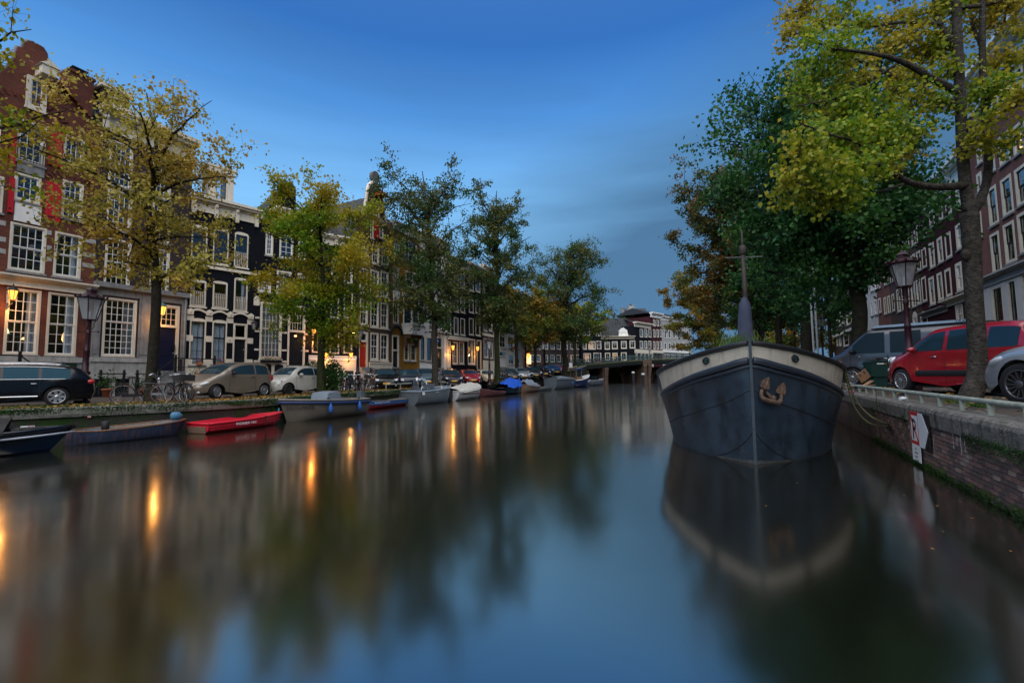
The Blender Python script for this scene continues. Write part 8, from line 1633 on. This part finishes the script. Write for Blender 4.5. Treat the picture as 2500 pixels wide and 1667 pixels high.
# mast with wrapped sail
MB().tube([(9.6, -.45, 1.6), (9.6, -.44, 5.0), (9.6, -.43, 6.7)], [.11, .09, .075], 10).tube([(9.6, -.43, 6.7), (9.6, -.43, 7.1), (9.6, -.43, 7.6)], [.06, .05, .02], 8).lathe([(.12, 6.6), (.14, 6.7), (.14, 6.9), (.08, 6.95)], 8, (9.6, -.43, 0)).obj('mast', pm('mast_wood', (.035, .026, .022), .6, var=.3), bg)
MB().bar((9.62, -1.12, 6.42), (9.58, .22, 6.52), .035, .035).obj('crosstree', pm('grey_spar', (.10, .11, .12), .6), bg); rows = []
for i in range(12):
    z = 1.7+3.15*i/11; r_ = .36*(1-.5*(i/11)**1.5)*(1 if i < 11 else .45); rows.append([(9.55+r_*.8*math.cos(a), -.40+r_*math.sin(a)*(1+.10*math.sin(3*a+i*.5)), z) for a in np.linspace(0, 2*PI, 15)])
MB().grid(rows).obj('furled_sail', pm('sail_cover', (.045, .055, .095), .8, var=.2, vs=3, bump=.6, bs=6), bg); MB().box(1.9, 2.3, 1.5, 1.8, 1.9, 2.05).obj('deck_box', TRIM, bg); MB().box(11, 22, -1.8, 1.8, 1.5, 2.3).obj('hatch_cover', pm('barge_deck', (.06, .07, .07)), bg)
tb = thing('reed_tub', 'tub of tall green reeds on the barge deck behind the bow', 'planter', tuple(rp(S0+5.5, -.4, 1.72))); MB().lathe([(.001, 0), (.35, 0), (.4, .4), (.001, .38)], 12).obj('tub', TRIM, tb); pos = np.stack([rng.normal(0, .28, 500), rng.normal(0, .45, 500), .5+rng.random(500)*.75], 1); scatter_faces('reeds', pos, .5, GRASSL, tb, up=4, aspect=.05)
# anchor hanging on the right bow
def on_hull(px, py):
    for Y in np.arange(8.6, 12, .01):
        p = at(px, py, Y); s_ = (p-B0_).dot(BAX); q_ = float(np.interp(s_, A_, range(len(A_)))) if s_ > -.1 else None
        if q_ is not None and abs((p-B0_).dot(BPX)) < bp(q_, max(0, min(1, (p.z+.5)/(fine(ZB2, q_)+.5))))[1]: return Y
    return 9.6
YA = on_hull(1872, 943); ap = at(1872, 943, YA); nb = (AX*(-.72)+PX*.69).normalized(); an = thing('anchor', 'rusty two armed anchor hanging flat on the right bow of the barge', 'anchor', tuple(ap), math.atan2(nb.y, nb.x)+PI/2)
def apx(px, py, d=0): return ((px-1872)/FPX*YA*1.05, -.05-d, -(py-943)/FPX*YA)
M_ = MB().tube(smooth_path([apx(1853, 950), apx(1843, 958, .06), (apx(1842, 968, .08)), apx(1852, 975, .10), apx(1868, 979, .12), apx(1882, 982, .12), apx(1893, 975, .10), apx(1899, 962, .06), apx(1903, 955, .04)], 3), [.035]*7+[.05]*11+[.035]*7, 8); M_.obj('arms', RUST, an)
def fluke(pts, rid): m = MB(); n_ = len(pts); m.add(pts+[tuple(np.array(p)+np.array((0, -.03, 0))) for p in pts], [tuple(range(n_)), tuple(range(2*n_-1, n_-1, -1))]+[(i, (i+1) % n_, (i+1) % n_+n_, i+n_) for i in range(n_)]); m.tube(rid, [.028, .022, .012], 6); return m
fluke([apx(1845, 943, .02), apx(1852, 930, .0), apx(1866, 921, 0), apx(1871, 920, 0), apx(1872, 930, .0), apx(1868, 943, .03), apx(1863, 950, .05), apx(1856, 950, .05)], [apx(1853, 950, .07), apx(1861, 936, .05), apx(1870, 921, .03)]).obj('fluke', RUST, an)
fluke([apx(1888, 958, .02), apx(1896, 944, 0), apx(1911, 934, 0), apx(1914, 935, 0), apx(1917, 942, .0), apx(1914, 956, .03), apx(1909, 964, .05), apx(1898, 962, .05)], [apx(1897, 962, .07), apx(1904, 950, .05), apx(1913, 935, .03)]).obj('fluke', RUST, an)
MB().tube([apx(1862, 952, -.02), apx(1867, 964, .04), apx(1869, 972, .1)], [.03, .035, .04], 6).ell(apx(1871, 971, .11), (.05, .05, .06), 8, 6).obj('shank', RUST, an)

# ------------------------------------------------------------------ things on the right quay
def rope(label, pts, r, m=ROPE, name='mooring_rope'): o = thing(name, label, 'rope', tuple(pts[0])); MB().tube([p-Vector(pts[0]) for p in smooth_path(pts, 6)], r, 6).obj('line', m, o); return o
GROPE = pm('algae_rope', (.055, .065, .022), .9, var=.4, vs=25, bump=.6, bs=90)
sr, zr0 = wallhit(2176, 1036); e1 = wl(sr, .05, zr0); r0 = B0_+BAX*2.6+BPX*2.12+Vector((0, 0, 1.98))
rope('upper algae green mooring rope from the barge rail to the quay ring', [r0, at(2082, 960, 10.9), at(2106, 998, 10.0), at(2140, 1025, 9.3), e1], .017, GROPE)
rope('lower algae green mooring rope sagging below the other to the quay ring', [r0+Vector((0, 0, -.03)), at(2076, 965, 10.9), at(2096, 1008, 10.1), at(2130, 1036, 9.4), e1+Vector((.05, 0, -.05))], .015, GROPE)
o = thing('mooring_ring', 'iron mooring ring and bracket in the right quay wall', 'mooring ring', tuple(e1), dR); MB().box(-.05, .05, -.02, .05, -.1, .12).obj('bracket', RUST, o); MB().tube([(.06*math.cos(t), -.05, -.03+.06*math.sin(t)) for t in np.linspace(0, 2*PI, 13)[:-1]], .012, 5, closed=True).obj('ring', RUST, o)
rope('thin dark line hanging down the right quay wall', [wl(sr+1.0, .06, ZR-.02), wl(sr+1.0, .05, .7), wl(sr+.98, .03, .05)], .009, GROPE)
UG = pm('utility_green', (.006, .032, .026), .5, var=.2, vs=4, streak=(.03, .04, .035), sf=.4)
Yu = 16.8; gx = fx(2140, Yu); o = thing('utility_box', 'dark green utility box standing between the van and the red car', 'utility box', (gx, Yu, ZR), -.18); MB().box(-.22, .22, -.2, .22, 0, .5).obj('base', UG, o); MB().box(-.30, .24, -.24, .24, .40, .92).prism([(-.32, .921), (.26, .921), (.22, .97), (-.28, .97)], -.26, .26).obj('cabinet', UG, o); MB().box(-.1, .12, -.246, -.241, .84, .88).obj('white_label', SWH, o); MB().box(.13, .2, -.246, -.241, .85, .88).obj('orange_label', pm('orange_label', (.5, .18, .02), .5), o)
WD = pm('raw_timber', (.30, .17, .095), .75, var=.3, vs=9); WD2 = pm('grey_timber', (.17, .12, .085), .8, var=.3, vs=9)
for i, (px, Y, ln_, rz_, tl, m_, lb) in enumerate(((2100, 16.4, 1.1, .15, .02, WD, 'raw plank lying on top of the scrap heap by the van wheel'), (2112, 16.0, 1.0, .55, .12, WD, 'slanting raw plank at the front of the scrap heap'), (2092, 16.6, .9, -.2, .0, WD2, 'grey board under the raw plank in the scrap heap'), (2080, 16.0, .8, .3, .05, WD2, 'short grey board at the left of the scrap heap'))):
    o = thing('plank', lb, 'plank', (fx(px, Y), Y, ZR+.05+.06*i*(i < 2)+.03)); o.rotation_euler = (0, -tl*2, rz_); MB().box(-ln_/2, ln_/2, -.06, .06, -.015, .015).obj('board', m_, o)
o = thing('slotted_board', 'pale slotted wooden board leaning on the green utility box', 'board', (fx(2108, 16.2), 16.2, ZR+.42), -.1); o.rotation_euler = (.2, -.62, -.1); b = MB(); b.box(-.19, .19, -.012, .012, -.16, .04); 
for x0, x1 in ((-.19, -.11), (-.07, .06), (.10, .19)): b.box(x0, x1, -.011, .011, .041, .17)
b.box(-.19, .19, -.0105, .0105, .171, .20).obj('panel', WD, o)
for px, Y, lb, col in ((2200, 8.9, 'crushed white drink can on the grass by the right rail', SWH), (2076, 11.9, 'pink scrap lying under the right rail near the barge', pm('pink_scrap', (.5, .05, .15), .5))):
    o = thing('litter', lb, 'litter', (fx(px, Y), Y, ZR+.03)); MB().tube([(-.06, 0, .03), (.06, .01, .03)], [.033, .03], 10).obj('can', col, o)
